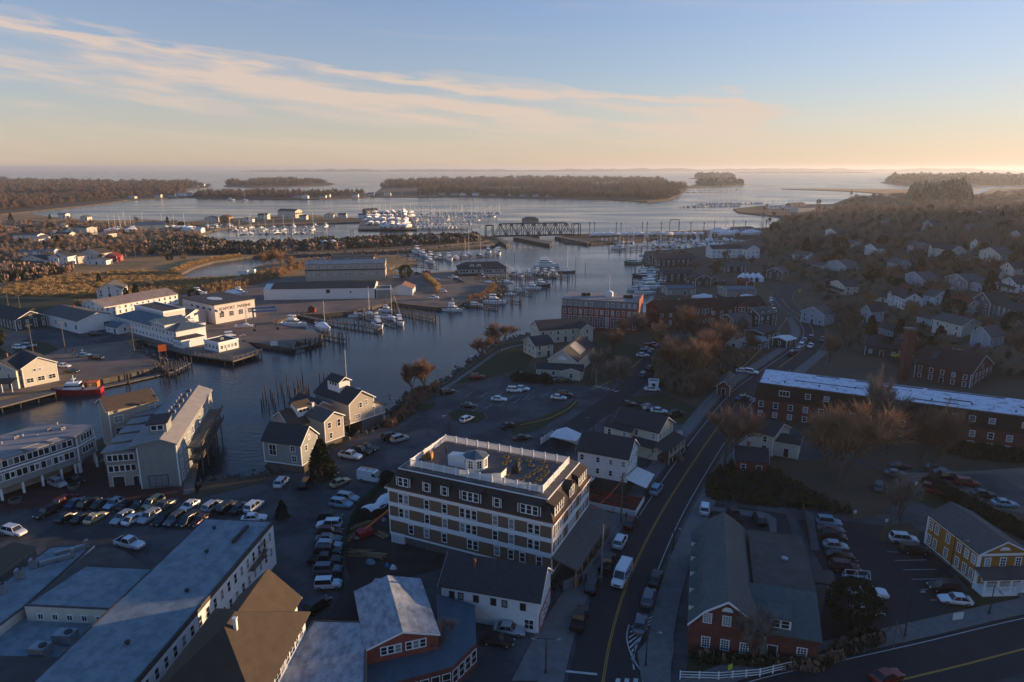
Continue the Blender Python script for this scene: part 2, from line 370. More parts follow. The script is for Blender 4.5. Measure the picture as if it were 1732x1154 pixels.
def smooth_line(line, step):
    pts = [Vector(p[:2]) for p in line]; out = []
    n = len(pts)
    for i in range(n-1):
        p0, p1, p2, p3 = pts[max(i-1,0)], pts[i], pts[i+1], pts[min(i+2,n-1)]
        k = max(1, int((p2-p1).length/step))
        for j in range(k):
            t = j/k; out.append(0.5*((2*p1)+(p2-p0)*t+(2*p0-5*p1+4*p2-p3)*t*t+(3*p1-p0-3*p2+p3)*t**3))
    out.append(pts[-1]); return out
flat0 = lambda x, y: 0.0
# ------------------------------------------------------------------ sea
mb = MB(); Q = 60000.0
mb.add([(-Q,-4000,WATER),(Q,-4000,WATER),(Q,Q*1.6,WATER),(-Q,Q*1.6,WATER)], [(0,1,2,3)])
struct(mb.build('water', m_water))
mb = MB(); mb.add([(-Q,-4000,-9),(Q,-4000,-9),(Q,Q*1.6,-9),(-Q,Q*1.6,-9)], [(0,1,2,3)]); struct(mb.build('ground', dirt))
# ------------------------------------------------------------------ land
R_LAND = wpoly([('w',-420,-150),('w',-330,120),(-100,792),(0,775),(80,762),(158,748),(168,742),(235,722),(312,694),(326,700),(332,838),(345,815),(440,803),(470,792),(540,765),(575,745),(650,722),(672,705),(690,672),(760,642),
    (800,612),(850,577),(905,562),(945,553),(952,538),(1020,532),(1102,528),(1105,505),(1118,485),(1112,465),(1097,455),(1087,440),(1090,425),(1150,421),(1200,416),(1262,408),(1268,401),(1180,401),(1100,404),
    (1000,412),(955,409),(945,401),(965,396),(1100,392),(1200,389),(1300,385),(1330,375),(1320,366),(1250,359),(1240,353),(1290,348),(1410,345),(1440,333),(1480,330),(1520,326),(1560,330),(1600,334),(1650,330),(1680,319),(1800,315),(2200,312),('w',2600,1500),('w',1500,-150)])
struct(sheet('town_land', R_LAND, leafy, skirt=6, grid=26, edge=9, rough=0.5, skmat=rock, zf=lambda x, y: hz(x, y) - .35*min(1, hz(x, y)*2)))
L_LAND = wpoly([('w',-2600,900),(-400,364),(0,363),(50,362),(100,368),(170,373),(240,371),(310,375),(350,372),(430,368),(500,362),(560,366),(625,370),(622,375),(520,378),(430,381),(370,387),(335,396),(350,402),(372,404),(372,410),(430,413),(560,405),(700,401),(820,398),(852,404),
    (835,415),(700,423),(560,429),(430,433),(410,435),(360,442),(330,451),(305,463),(312,471),(405,466),(430,452),(470,442),(500,437),(560,438),(640,433),(670,431),(700,438),(706,444),(668,449),(658,455),(672,460),(700,462),(765,458),(800,463),(825,472),(842,486),
    (835,497),(812,507),(790,511),(762,519),(740,520),(690,515),(663,511),(633,518),(600,526),(545,531),(508,532),(462,545),(470,551),(515,558),(546,566),(540,576),(520,580),(500,578),(490,588),(455,584),(412,576),(365,588),(330,590),(275,583),(240,574),(222,578),(232,592),(272,615),
    (262,622),(220,632),(95,657),(0,678),('w',-330,200),('w',-2600,300)])
def lz(x, y): return 0.0
struct(sheet('marsh_land', L_LAND, marsh, skirt=6, grid=0, edge=10, rough=0.5, skmat=rock))
FAR = []
def farland(name, pts, m=leafy, skirt=8.0, off=0.0):
    o = struct(sheet(name, wpoly(pts), m, skirt=skirt, grid=0, edge=60, rough=3, zf=flat0, off=off)); FAR.append(o); return o
farland('far_shore_land', [(-500,366),(0,362),(45,358),(100,352),(150,347),(190,342),(215,338),(290,335),(380,330),(372,326),(310,327),(300,322),(350,317),(358,312),(290,309),(100,307),(0,305),(-500,304)])
farland('village_point_land', [(318,334),(400,336),(540,337),(620,334),(640,331),(630,327),(500,328),(400,326),(320,330)])
farland('wooded_island_land', [(625,333),(700,333),(800,332),(900,335),(960,336),(1040,338),(1095,341),(1130,338),(1150,330),(1165,318),(1235,316),(1130,313),(1120,303),(1000,301),(900,300),(800,302),(660,308),(640,322)])
farland('low_island_land', [(378,315),(430,317),(490,316),(555,314),(568,311),(540,306),(460,304),(390,309)])
farland('peninsula_land', [(1488,309),(1530,314),(1640,315),(1732,314),(2300,318),(2300,300),(1732,300),(1600,301),(1520,302)])
farland('sand_bar', [(1322,319.5),(1400,322),(1450,324),(1500,328),(1560,328),(1640,322),(1660,320),(1600,319),(1500,320),(1400,319)], marsh)
farland('channel_marsh', [(1640,338),(1700,334),(1690,331),(1620,334)], marsh)
farland('small_island_land', [(1165,302),(1200,303),(1250,301),(1240,299.5),(1180,300)])
farland('rock_islet_land', [(1170,313),(1220,314),(1262,312),(1240,309.5),(1185,311)])
# far ridge along the horizon
def ridge(name, x0, x1, ybase, hgt, m):
    mb = MB(); n = 90; rows = []
    for i in range(n+1):
        px = x0 + (x1-x0)*i/n; p = P(px, ybase)
        d = 900.0
        env = min(1, min(i, n-i)/8.0)
        h = hgt*env*(0.55+0.5*mnoise.noise(Vector((i*0.17, 3.1, 0)))+0.25*mnoise.noise(Vector((i*0.7, 9.1, 0))))
        u = Vector((p.x, p.y, 0)).normalized()*d
        rows.append([(p.x,p.y,WATER-1),(p.x,p.y,2+h*0.25),(p.x+u.x*.3,p.y+u.y*.3,max(2,h)),(p.x+u.x,p.y+u.y,max(1,h*.8)),(p.x+u.x*1.3,p.y+u.y*1.3,WATER-1)])
    for i in range(n):
        for k in range(4): mb.add([rows[i][k],rows[i+1][k],rows[i+1][k+1],rows[i][k+1]], [(0,1,2,3)])
    return struct(mb.build(name, m))
hill_m = mat('far_woods', (0.05, 0.045, 0.035), 1.0, 0.4, 0.004, world=True)
ridge('distant_ridge', 400, 1100, 290.2, 70, hill_m); ridge('distant_ridge', 900, 1720, 289.6, 95, hill_m); ridge('distant_coast', 1240, 1480, 292.5, 22, hill_m)
# ------------------------------------------------------------------ overlays on the near shore
def over(name, pts, m, off=0.04, world=False, grid=14):
    return struct(sheet(name, wpoly(pts), m, off=off, grid=grid, edge=6))
over('parking_lot', [('w',-150,40),(-400,900),(0,838),(330,845),(445,818),(480,800),(560,762),(640,727),(690,690),(770,655),(800,648),(880,632),(1000,655),(1060,640),(1105,600),(1090,585),(1110,566),(1195,566),(1190,600),(1120,650),(1120,700),(1200,690),(1290,700),
    (1480,790),(1732,800),(1800,810),('w',140,75),('w',140,20),('w',-60,20)], asphalt, 0.03)
over('brick_plaza', [(-200,850),(0,780),(150,755),(320,835),(330,845),(240,862),(180,850),(120,850),(0,868),(-150,900)], brickpave, 0.06)
over('construction_ground', [(592,870),(640,860),(720,930),(945,985),(935,1000),(748,985),(760,960),(600,1000),(585,960)], dirt, 0.06)
over('riverside_lawn', [(690,676),(760,646),(802,616),(850,582),(903,575),(906,596),(892,622),(820,640),(760,652),(700,684)], grass, 0.07)
over('church_lawn', [(990,655),(1040,640),(1092,602),(1085,588),(1030,570),(1000,580),(1015,610),(990,640)], grass, 0.07)
over('park_lawn', [(1090,590),(1105,572),(1140,578),(1150,585),(1120,592)], grass, 0.07)
over('lot_island', [(757,700),(775,694),(815,698),(824,708),(805,716),(768,712)], grass, 0.12)
over('lot_island', [(862,716),(900,712),(955,690),(973,676),(978,682),(962,698),(905,730),(868,737)], grass, 0.12)
over('lot_island', [(700,684),(735,682),(732,692),(712,698)], grass, 0.12)
over('road_verge', [(940,735),(1000,700),(1045,676),(1120,665),(1180,690),(1195,705),(1160,720),(1090,700),(1050,690),(1000,715),(960,745)], grass, 0.05)
over('hotel_neighbour_yard', [(1190,800),(1230,760),(1360,780),(1420,770),(1500,800),(1520,830),(1500,870),(1440,880),(1390,860),(1200,840)], leafy, 0.06)
over('hedge_bed', [(1520,815),(1560,822),(1732,905),(1732,930),(1600,870),(1520,835)], grass, 0.08)
over('tree_island', [(1485,905),(1500,888),(1540,885),(1556,900),(1548,918),(1490,918)], leafy, 0.09)
over('side_lawn', [(1556,905),(1572,925),(1650,985),(1732,1010),(1732,1045),(1650,1060),(1610,1045),(1600,1010),(1640,1000)], grass, 0.08)
over('front_lawn', [(1160,1154),(1165,1095),(1290,1105),(1350,1120),(1330,1130),(1200,1154)], grass, 0.08)
over('corner_bed', [(1450,1100),(1480,1080),(1540,1080),(1530,1095),(1470,1112)], leafy, 0.08)
# left bank
over('boatyard_ground', [(-300,700),(0,672),(95,652),(220,628),(262,620),(268,612),(225,592),(214,576),(150,572),(0,560),(-100,590)], gravel, 0.03)
over('boatyard_ground', [(235,574),(275,583),(330,589),(365,587),(412,575),(455,583),(488,587),(500,577),(520,579),(538,575),(544,566),(515,559),(470,552),(460,545),(508,531),(545,530),(600,525),(633,517),(663,510),(690,514),(740,519),(762,518),(790,510),(812,506),(833,496),(840,486),(824,473),(800,465),(765,460),(700,464),(655,462),(640,480),(560,470),(430,470),(330,490),(240,500),(180,520),(190,560)], gravel, 0.03)
over('yard_lot', [(60,552),(165,556),(240,572),(215,576),(100,590),(40,580)], asphalt, 0.05)
over('mowed_lawn', [(-100,500),(130,508),(150,530),(60,545),(-100,560)], grass, 0.04)
over('mowed_lawn', [(40,575),(80,580),(100,592),(60,606),(20,600)], grass, 0.06)
over('mowed_lawn', [(-200,600),(0,590),(30,604),(0,620),(-200,640)], grass, 0.05)
over('neighbourhood_ground', [(-400,372),(0,372),(100,375),(330,380),(430,372),(620,371),(600,374),(430,379),(370,385),(330,396),(340,404),(372,410),(430,414),(560,407),(820,400),(840,405),(700,420),(430,431),(300,432),(150,440),(0,445),(-400,455)], leafy, 0.02)
over('field_path', [(0,483),(60,483),(120,487),(118,489),(50,486),(0,486)], gravel, 0.05)
# streets
def px(*a): return [tuple(P(x, y)[:2]) for x, y in a]
def gpx(*a): return [tuple(G(x, y)[:2]) for x, y in a]
MAIN = gpx((1005,1290),(1020,1154),(1038,1060),(1068,970),(1112,880),(1160,802),(1215,722),(1262,664),(1318,622),(1360,590),(1376,566),(1362,540),(1335,522),(1322,505),(1335,488),(1375,480),(1430,478))
struct(strip('main_street_road', MAIN, 9.2, newasph, 0.09, nx=4))
struct(strip('river_road', gpx((930,765),(985,715),(1045,672),(1090,630),(1110,600),(1150,582),(1190,568)), 7, newasph, 0.08, nx=3))
for s_, w_ in ((6.9, 3.0), (-7.1, 3.2)):
    struct(strip('sidewalk', MAIN[:10] if s_ < 0 else MAIN[:12], w_, concrete, 0.2, left=s_, nx=2)); struct(strip('kerb', MAIN, 0.3, concrete, 0.205, left=s_ - math.copysign(w_/2 + .15, s_)))
for s_ in (0.12, -0.12): struct(strip('centre_line', MAIN[:8], 0.13, yel, 0.105, left=s_))
struct(strip('centre_line', MAIN[8:14], 0.3, yel, 0.105)); struct(strip('lane_edge_line', MAIN[3:9], 0.14, wmark, 0.104, left=-3.9)); struct(strip('lane_edge_line', MAIN[4:14], 0.14, wmark, 0.104, left=3.6))
BRIDGE = px((1200,1215),(1300,1175),(1450,1140),(1600,1105),(1732,1072),(1900,1035),(2100,990))
struct(strip('cross_street_road', BRIDGE, 9.5, newasph, 0.1, nx=2, left=-1.3)); struct(strip('centre_line', BRIDGE, 0.3, yel, 0.115, left=-2.6)); struct(strip('lane_edge_line', BRIDGE, 0.15, wmark, 0.115, left=2.6))
struct(strip('sidewalk', BRIDGE, 3.0, concrete, 0.24, left=5.0)); struct(strip('kerb', BRIDGE, 0.3, concrete, 0.245, left=3.35))
struct(strip('shore_path', px((700,682),(760,652),(800,625),(850,592),(905,580)), 1.6, concrete, 0.1))
struct(strip('yellow_kerb', px((880,720),(925,710),(962,692),(976,678)), 0.35, yel, 0.2)); struct(strip('yellow_kerb', px((1000,660),(1045,640),(1088,606)), 0.35, yel, 0.2)); struct(strip('kerb', px((812,716),(824,709),(820,700)), 0.3, concrete, 0.2))
over('traffic_island', [(1198,858),(1240,862),(1300,870),(1313,880),(1314,902),(1303,902),(1298,882),(1240,870),(1198,865)], concrete, 0.18)
over('church_car_park', [(1180,870),(1200,850),(1330,870),(1345,920),(1180,905)], newasph, 0.05)
over('right_car_park', [(1348,880),(1440,882),(1560,900),(1640,1010),(1620,1048),(1500,1085),(1380,1100),(1400,980)], newasph, 0.05)
over('gravel_car_park', [(1500,800),(1560,800),(1732,795),(1800,800),(1800,920),(1700,880),(1600,835)], gravel, 0.06)
over('sidewalk', [(905,1075),(948,1010),(1000,950),(985,985),(945,1070),(925,1154),(865,1154)], concrete, 0.19)
over('sidewalk', [(1130,1154),(1085,1154),(1078,1105),(1100,1080),(1118,1040),(1138,1040),(1140,1100)], concrete, 0.235)
over('alley_strip', [(1362,865),(1375,868),(1386,932),(1372,932)], concrete, 0.1)
# parking bay lines
def line_px(name, a, b, m=wmark, w=0.13, off=0.09, z=0.0):
    A = P(*a); B = P(*b); d = (B-A).normalized(); n = Vector((-d.y, d.x, 0))*w/2; mb = MB()
    mb.add([A+n+Vector((0,0,off)), A-n+Vector((0,0,off)), B-n+Vector((0,0,off)), B+n+Vector((0,0,off))], [(0,1,2,3)])
    return struct(mb.build(name, m))
for a, b in (((1501,934),(1520,935)),((1514,949),(1567,948)),((1528,965),(1582,964)),((1542,981),(1597,980)),((1558,998),(1570,998)),((1574,1016),(1585,1016)),((1447,949),(1453,950)),((1453,964),(1459,965)),((1480,1030),(1492,1031)),
        ((1290,905),(1330,912))): line_px('parking_bay_line', a, b)
for i in range(7): line_px('parking_bay_line', (812-i*0+i*24-60, 668+i*1.5-8), (800+i*24-60, 676+i*1.5-8))
for i in range(8): line_px('parking_bay_line', (760+i*24, 700-i*5), (748+i*24, 707-i*5))
for i in range(9):   # hatched no-parking area and zebra stripes at the corner
    t = i/8; line_px('hatch_line', (1107-t*38, 1042+t*44), (1117-t*22, 1052+t*52), w=0.22, off=0.11) if False else line_px('hatch_line', (1062+abs(t-.35)*16, 1062+i*9), (1112-t*44, 1040+i*8), w=0.22, off=0.112)
struct(strip('hatch_border_line', px((1064,1058),(1060,1080),(1068,1110),(1090,1145)), 0.16, wmark, 0.113, step=1)); struct(strip('stop_line', px((940,1135),(1010,1142)), 0.4, wmark, 0.113))
for i in range(5): line_px('zebra_stripe', (1046+i*15, 1149), (1044+i*15, 1160), w=0.6, off=0.113)
for i in range(6): line_px('zebra_stripe', (1004+i*7, 655+i*1.7), (1012+i*7, 653+i*1.7), w=0.5, off=0.13)
for i in range(5): line_px('zebra_stripe', (1253+i*5, 672+i*2), (1262+i*5, 668+i*2), w=0.5, off=0.13)
def arrow(a, b):
    A = P(*a); B = P(*b); d = (B-A).normalized(); n = Vector((-d.y, d.x, 0)); mb = MB(); z = Vector((0,0,0.09))
    M_ = A.lerp(B, .5)
    mb.add([A+n*.12+z, A-n*.12+z, M_-n*.12+z, M_+n*.12+z, M_-n*.5+z, M_+n*.5+z, B+z], [(0,1,2,3),(5,4,6)]); return struct(mb.build('lane_arrow', wmark))
arrow((1537,1054),(1554,1071)); arrow((1597,1066),(1577,1050))
# ------------------------------------------------------------------ building kit
WCACHE = {}
def window_mesh(w, h, nx=1, ny=2, wall=None, style='sash'):
    """trim and bars in relief; the pane is a separate mesh. local: x along the wall, -y outwards, z up, origin at the sill centre"""
    key = (round(w,2), round(h,2), nx, ny, style)
    if key in WCACHE: return WCACHE[key]
    t = 0.13 if style != 'thin' else 0.07; mb = MB()
    mb.box(-w/2-t, -0.07, -t, w/2+t, 0.0, 0); mb.box(-w/2-t-0.03, -0.07, h, w/2+t+0.03, 0.0, h+t)
    mb.box(-w/2-t, -0.07, 0, -w/2, 0.0, h); mb.box(w/2, -0.07, 0, w/2+t, 0.0, h)
    for i in range(1, nx): x = -w/2 + w*i/nx; mb.box(x-.035, -0.05, 0, x+.035, 0.0, h)
    for i in range(1, ny): z = h*i/ny; mb.box(-w/2, -0.045, z-.03, w/2, 0.0, z+.03)
    fr = mb.mesh('window', trim if style != 'dark' else dkmetal)
    pb = MB(); pb.add([(-w/2,-0.02,0),(w/2,-0.02,0),(w/2,-0.02,h),(-w/2,-0.02,h)], [(0,1,2,3)])
    pn = pb.mesh('pane', glass); pb2 = pb.mesh('pane', blind)
    WCACHE[key] = (fr, pn, pb2); return WCACHE[key]
class Bld:
    """A, B: the two ends of the front, seen in the photograph at height z; C: a third corner giving the depth"""
    def __init__(s, name, label, cat, A, B, C=None, z=0.0, W=None, group=None, world=None, base=0.0):
        if world: x, y, ang, s.L, s.W = world; a = Vector((x, y, 0)); s.ang = R(ang)
        else:
            a, b = P(*A, z), P(*B, z); d = b - a; s.L = d.length; u = d / s.L; s.ang = math.atan2(u.y, u.x)
            if C is not None: c = P(*C, z); s.W = abs(-(c-b).x*u.y + (c-b).y*u.x)
            if W: s.W = W
        s.base = base; s.root = empty(name, (a.x, a.y, base), s.ang, label, cat, group); s.seed = random.Random(int(abs(a.x*31+a.y*17)))
    def face(s, f):
        return {'F': ((0,0), 0), 'R': ((s.L,0), R(90)), 'B': ((s.L,s.W), R(180)), 'L': ((0,s.W), R(-90))}[f]
    def at(s, f, u, out=0.0, off=0.0):
        """point on a face: u metres along, off = set back from the face plane (positive inwards)"""
        (x, y), a = s.face(f); ca, sa = math.cos(a), math.sin(a); v = off - out
        return x + ca*u - sa*v, y + sa*u + ca*v, a
    def win(s, f, u, z, w=1.0, h=1.5, nx=1, ny=2, off=0.0, style='sash', name='window'):
        fr, pn, bl = window_mesh(w, h, nx, ny, style=style); x, y, a = s.at(f, u, 0.0, off)
        o = link(name, fr, s.root, (x, y, z), a); link('pane', bl if s.seed.random() < .3 else pn, o); return o
    def row(s, f, u0, u1, n, z, w=1.0, h=1.5, **k):
        for i in range(n): s.win(f, u0 + (u1-u0)*(i/(n-1) if n > 1 else .5), z, w, h, **k)
    def door(s, f, u, w=1.1, h=2.1, z=0.0, m=None, off=0.0):
        x, y, a = s.at(f, u, 0.0, off); mb = MB(); mb.box(-w/2, -.06, z, w/2, .0, z+h, 0); mb.box(-w/2-.1, -.08, z, -w/2, 0, z+h+.1, 1); mb.box(w/2, -.08, z, w/2+.1, 0, z+h+.1, 1); mb.box(-w/2, -.08, z+h, w/2, 0, z+h+.1, 1)
        o = mb.build('door', [m or dkmetal, trim], s.root, (x, y, 0), a)
        k = MB(); k.box(w/2-.18, -.12, z+.95, w/2-.1, -.06, z+1.1); k.build('handle', metal, o)
    def walls(s, m, z0, z1, x0=0.0, y0=0.0, x1=None, y1=None, gable=None, rise=0.0, name='wall', shed=None):
        """box of walls; gable 'x' = ridge along local x, 'y' = along local y"""
        x1 = s.L if x1 is None else x1; y1 = s.W if y1 is None else y1; mb = MB()
        if gable == 'x': mb.profx([(y0,z0),(y1,z0),(y1,z1),((y0+y1)/2,z1+rise),(y0,z1)], x0, x1)
        elif gable == 'y': mb.prof([(x0,z0),(x1,z0),(x1,z1),((x0+x1)/2,z1+rise),(x0,z1)], y0, y1)
        else: mb.box(x0, y0, z0, x1, y1, z1)
        return mb.build(name, m, s.root)
    def gable(s, m, z, rise, axis='x', x0=0.0, y0=0.0, x1=None, y1=None, ov=0.4, t=0.22, name='roof', split=None, rakes=True):
        x1 = s.L if x1 is None else x1; y1 = s.W if y1 is None else y1; mb = MB()
        if axis == 'x':
            c = (y0+y1)/2; k = rise/((y1-y0)/2)*ov; e = .06
            mb.slab([(x0-ov,y0-ov,z-k+t+e),(x1+ov,y0-ov,z-k+t+e),(x1+ov,c,z+rise+t+e),(x0-ov,c,z+rise+t+e)], t)
            mb.slab([(x0-ov,y1+ov,z-k+t+e),(x0-ov,c,z+rise+t+e),(x1+ov,c,z+rise+t+e),(x1+ov,y1+ov,z-k+t+e)], t)
        else:
            c = (x0+x1)/2; k = rise/((x1-x0)/2)*ov; e = .06
            mb.slab([(x0-ov,y0-ov,z-k+t+e),(c,y0-ov,z+rise+t+e),(c,y1+ov,z+rise+t+e),(x0-ov,y1+ov,z-k+t+e)], t)
            mb.slab([(x1+ov,y0-ov,z-k+t+e),(x1+ov,y1+ov,z-k+t+e),(c,y1+ov,z+rise+t+e),(c,y0-ov,z+rise+t+e)], t)
        o = mb.build(name, m, s.root)
        if rakes:   # white boards along the gable edges
            hh = .26
            if axis == 'x':
                for xx in (x0-ov-.05, x1+ov):
                    r = MB()
                    for ya, yb in ((y0-ov, c), (y1+ov, c)):
                        r.profx([(ya,z-k+t),(yb,z+rise+t),(yb,z+rise+t-hh),(ya,z-k+t-hh)], xx, xx+.05)
                    r.build('rake_board', trim, s.root)
            else:
                for yy in (y0-ov-.05, y1+ov):
                    r = MB()
                    for xa, xb in ((x0-ov, c), (x1+ov, c)):
                        r.prof([(xa,z-k+t),(xb,z+rise+t),(xb,z+rise+t-hh),(xa,z-k+t-hh)], yy, yy+.05)
                    r.build('rake_board', trim, s.root)
        return o
    def hip(s, m, z, rise, x0=0.0, y0=0.0, x1=None, y1=None, ov=0.5, inset=None, name='roof'):
        x1 = s.L if x1 is None else x1; y1 = s.W if y1 is None else y1
        a, b, c, d = x0-ov, x1+ov, y0-ov, y1+ov; k = min(b-a, d-c)/2 if inset is None else inset
        if b-a >= d-c: r0, r1 = (a+k, (c+d)/2, z+rise), (b-k, (c+d)/2, z+rise)
        else: r0, r1 = ((a+b)/2, c+k, z+rise), ((a+b)/2, d-k, z+rise)
        V = [(a,c,z),(b,c,z),(b,d,z),(a,d,z), r0, r1]; mb = MB()
        if b-a >= d-c: mb.add(V, [(0,1,5,4),(1,2,5),(2,3,4,5),(3,0,4)])
        else: mb.add(V, [(0,1,4),(1,2,5,4),(2,3,5),(3,0,4,5)])
        mb.box(a, c, z-.2, b, d, z-.002); return mb.build(name, m, s.root)
    def flat(s, m, z, x0=0.0, y0=0.0, x1=None, y1=None, ov=0.0, par=0.0, pm=None, name='roof', t=0.25, pw=.25):
        x1 = s.L if x1 is None else x1; y1 = s.W if y1 is None else y1
        mb = MB(); mb.box(x0-ov, y0-ov, z+.004, x1+ov, y1+ov, z+t); o = mb.build(name, m, s.root)
        if par:
            q = MB(); a, b, c, d = x0-ov-.02, x1+ov+.02, y0-ov-.02, y1+ov+.02
            q.box(a, c, z-.2, b, c+pw, z+t+par); q.box(a, d-pw, z-.2, b, d, z+t+par); q.box(a, c+pw, z-.2, a+pw, d-pw, z+t+par); q.box(b-pw, c+pw, z-.2, b, d-pw, z+t+par)
            q.build('parapet', pm or trim, s.root)
        return o
    def corners(s, z0, z1, m=None, w=.18, which='FLFRBRBL', x0=0, y0=0, x1=None, y1=None):
        x1 = s.L if x1 is None else x1; y1 = s.W if y1 is None else y1; mb = MB(); e = .03
        for cx, cy, sx, sy in ((x0,y0,1,1),(x1,y0,-1,1),(x1,y1,-1,-1),(x0,y1,1,-1)):
            xa, xb = sorted((cx-sx*e, cx+sx*w)); ya, yb = sorted((cy-sy*e, cy+sy*w)); mb = MB(); mb.box(xa, ya, z0, xb, yb, z1); mb.build('corner_board', m or trim, s.root)
    def belt(s, z, h, m=None, e=.06, x0=0, y0=0, x1=None, y1=None, name='belt_course'):
        x1 = s.L if x1 is None else x1; y1 = s.W if y1 is None else y1; mb = MB(); mb.box(x0-e, y0-e, z, x1+e, y1+e, z+h); return mb.build(name, m or trim, s.root)
    def chimney(s, x, y, z0, z1, m=None, w=.6):
        mb = MB(); mb.box(x-w/2, y-w/2, z0, x+w/2, y+w/2, z1); mb.box(x-w/2-.06, y-w/2-.06, z1, x+w/2+.06, y+w/2+.06, z1+.15); return mb.build('chimney', m or brick, s.root)
    def vent(s, x, y, z, h=.5, r=.18, m=None):
        mb = MB(); mb.tube((x,y,z), (x,y,z+h), r, n=8); mb.tube((x,y,z+h), (x,y,z+h+.12), r*1.6, r*1.2, n=8); return mb.build('roof_vent', m or metal, s.root)
    def unit(s, x, y, z, w=1.6, d=1.2, h=1.0, m=None, rz=0):
        mb = MB(); mb.box(-w/2, -d/2, .12, w/2, d/2, h); mb.tube((0,0,h),(0,0,h+.12), min(w,d)*.33, n=10, mi=1); mb.box(-w/2+.1,-d/2+.1,0,-w/2+.2,d/2-.1,.12); mb.box(w/2-.2,-d/2+.1,0,w/2-.1,d/2-.1,.12)
        mb.box(-w/2+.15, -d/2-.02, .3, w/2-.15, -d/2, h-.2, 1)
        return mb.build('rooftop_unit', [m or metal, dkmetal], s.root, (x,y,z), rz)
    def dormer(s, f, u, z, w, d, h, roofm, wallm, n=1, ww=.8, wh=1.2, rise=.5, off=0.0, arch=False, ny=2):
        """small gabled or shed dormer: face at 'off' behind the wall plane; d = depth into the roof"""
        x, y, a = s.at(f, u, 0.0, off); mb = MB()
        if rise > .01: mb.prof([(-w/2,0),(w/2,0),(w/2,h),(0,h+rise),(-w/2,h)], 0, d)
        else: mb.box(-w/2, 0, 0, w/2, d, h)
        o = mb.build('dormer', wallm, s.root, (x, y, z), a)
        r = MB(); e = .2
        if rise > .01:
            k = rise/(w/2)*e
            r.slab([(-w/2-e,-e,h-k+.12),(0,-e,h+rise+.12),(0,d,h+rise+.12),(-w/2-e,d,h-k+.12)], .1); r.slab([(w/2+e,-e,h-k+.12),(w/2+e,d,h-k+.12),(0,d,h+rise+.12),(0,-e,h+rise+.12)], .1)
        else: r.slab([(-w/2-e,-e,h+.1),(w/2+e,-e,h+.1),(w/2+e,d,h+.1+.6),(-w/2-e,d,h+.1+.6)], .12)
        r.build('dormer_roof', roofm, o)
        c = MB()
        for sx in (-w/2-.02, w/2-.12): c.box(sx, -.04, 0, sx+.14, .02, h)
        c.build('dormer_trim', trim, o)
        for i in range(n):
            fr, pn, bl = window_mesh(ww, wh, 1, ny); q = (i-(n-1)/2)*(ww+.28)
            wo = link('window', fr, s.root, Vector((x, y, z)) + Matrix.Rotation(a, 3, 'Z') @ Vector((q, -.002, (h-wh)/2+.02)), a); link('pane', pn, wo)
    def posts(s, pts, z0, z1, w=.2, m=None, name='porch_post'):
        for (x, y) in pts:
            mb = MB(); mb.box(x-w/2, y-w/2, z0, x+w/2, y+w/2, z1); mb.build(name, m or trim, s.root)
def rail(name, root, pts, z, h=1.0, m=None, step=.35, pst=2.4, closed=False, solid=False, t=.05, bw=.03, big=False):
    """baluster railing along a local polyline; big = every panel and post a part of its own"""
    m = m or trim; P_ = [Vector((p[0], p[1], z)) for p in pts]; n = len(P_)
    pmesh = MB().box(-.09, -.09, 0, .09, .09, h+.14).mesh(name + '_post', m)
    for i in range(n if closed else n-1):
        a, b = P_[i], P_[(i+1) % n]; d = b-a; L_ = d.length; k = max(1, round(L_/pst)); u = d/L_; ang = math.atan2(u.y, u.x); pl = L_/k
        mb = MB(); span = pl if big else L_; g0 = .1 if big else 0
        mb.box(g0, -t/2, h-.12, span-g0, t/2, h); mb.box(g0, -t/2, .1, span-g0, t/2, .2)
        q = int((span-2*g0)/step)
        for j in range(q): x = g0 + (j+.5)*(span-2*g0)/q; mb.box(x-bw, -.02, .2, x+bw, .02, h-.12)
        if big:
            me = mb.mesh(name + '_panel', m)
            for j in range(k):
                link(name + '_panel', me, root, a + u*pl*j, ang); link(name + '_post', pmesh, root, a + u*pl*j, ang)
            if not closed and i == n-2: link(name + '_post', pmesh, root, b, ang)
        else:
            for j in range(k+1): x = L_*j/k; mb.box(x-.09, -.07, 0, x+.09, .07, h+.12)
            mb.build(name, m, root, a, ang)['kind'] = 'stuff'

# ------------------------------------------------------------------ hotel with mansard roof (middle of the picture)
b = Bld('mansard_hotel', 'four storey brown shingled hotel with a mansard roof and a white railed roof deck', 'hotel', (656,821), (935,883), (1002,806), 11.0)
L_, W_ = b.L, b.W
b.walls(stone, 0, 1.6, .1, .1, L_-.1, W_-.1, name='foundation'); b.walls(shingle, 1.6, 10.4)
b.belt(1.5, .35); b.belt(4.35, .85); b.belt(7.15, .75); b.belt(10.0, .55, e=.1); b.belt(10.56, .3, e=.45, name='cornice'); b.belt(10.87, .08, copper, e=.5, name='copper_gutter')
b.corners(1.8, 10.4)
zc, zt, ins = 10.95, 13.9, 1.5   # mansard: steep shingled slope up to the deck
mb = MB(); o_, i_ = -.15, ins
lo = [(o_,o_),(L_-o_,o_),(L_-o_,W_-o_),(o_,W_-o_)]; hi = [(i_,i_),(L_-i_,i_),(L_-i_,W_-i_),(i_,W_-i_)]
V = [(x,y,zc) for x,y in lo] + [(x,y,zt) for x,y in hi]
mb.add(V, [(0,1,5,4),(1,2,6,5),(2,3,7,6),(3,0,4,7),(4,5,6,7)]); mb.build('mansard_roof', mat('mansard_shingle', (0.06,0.045,0.035), .85, .35, 1.5, .02, detail=9), b.root)
b.belt(zt-.04, .16, e=-1.4, name='deck_edge_board'); b.belt(zt+.121, .04, deckblue, e=-1.55, name='roof_deck')
dz = zt+.165; di = 3.0
rail('roof_railing', b.root, [(di,di),(L_-di,di),(L_-di,W_-di),(di,W_-di)], dz, 1.3, step=.2, pst=2.3, closed=True, bw=.065, big=True)
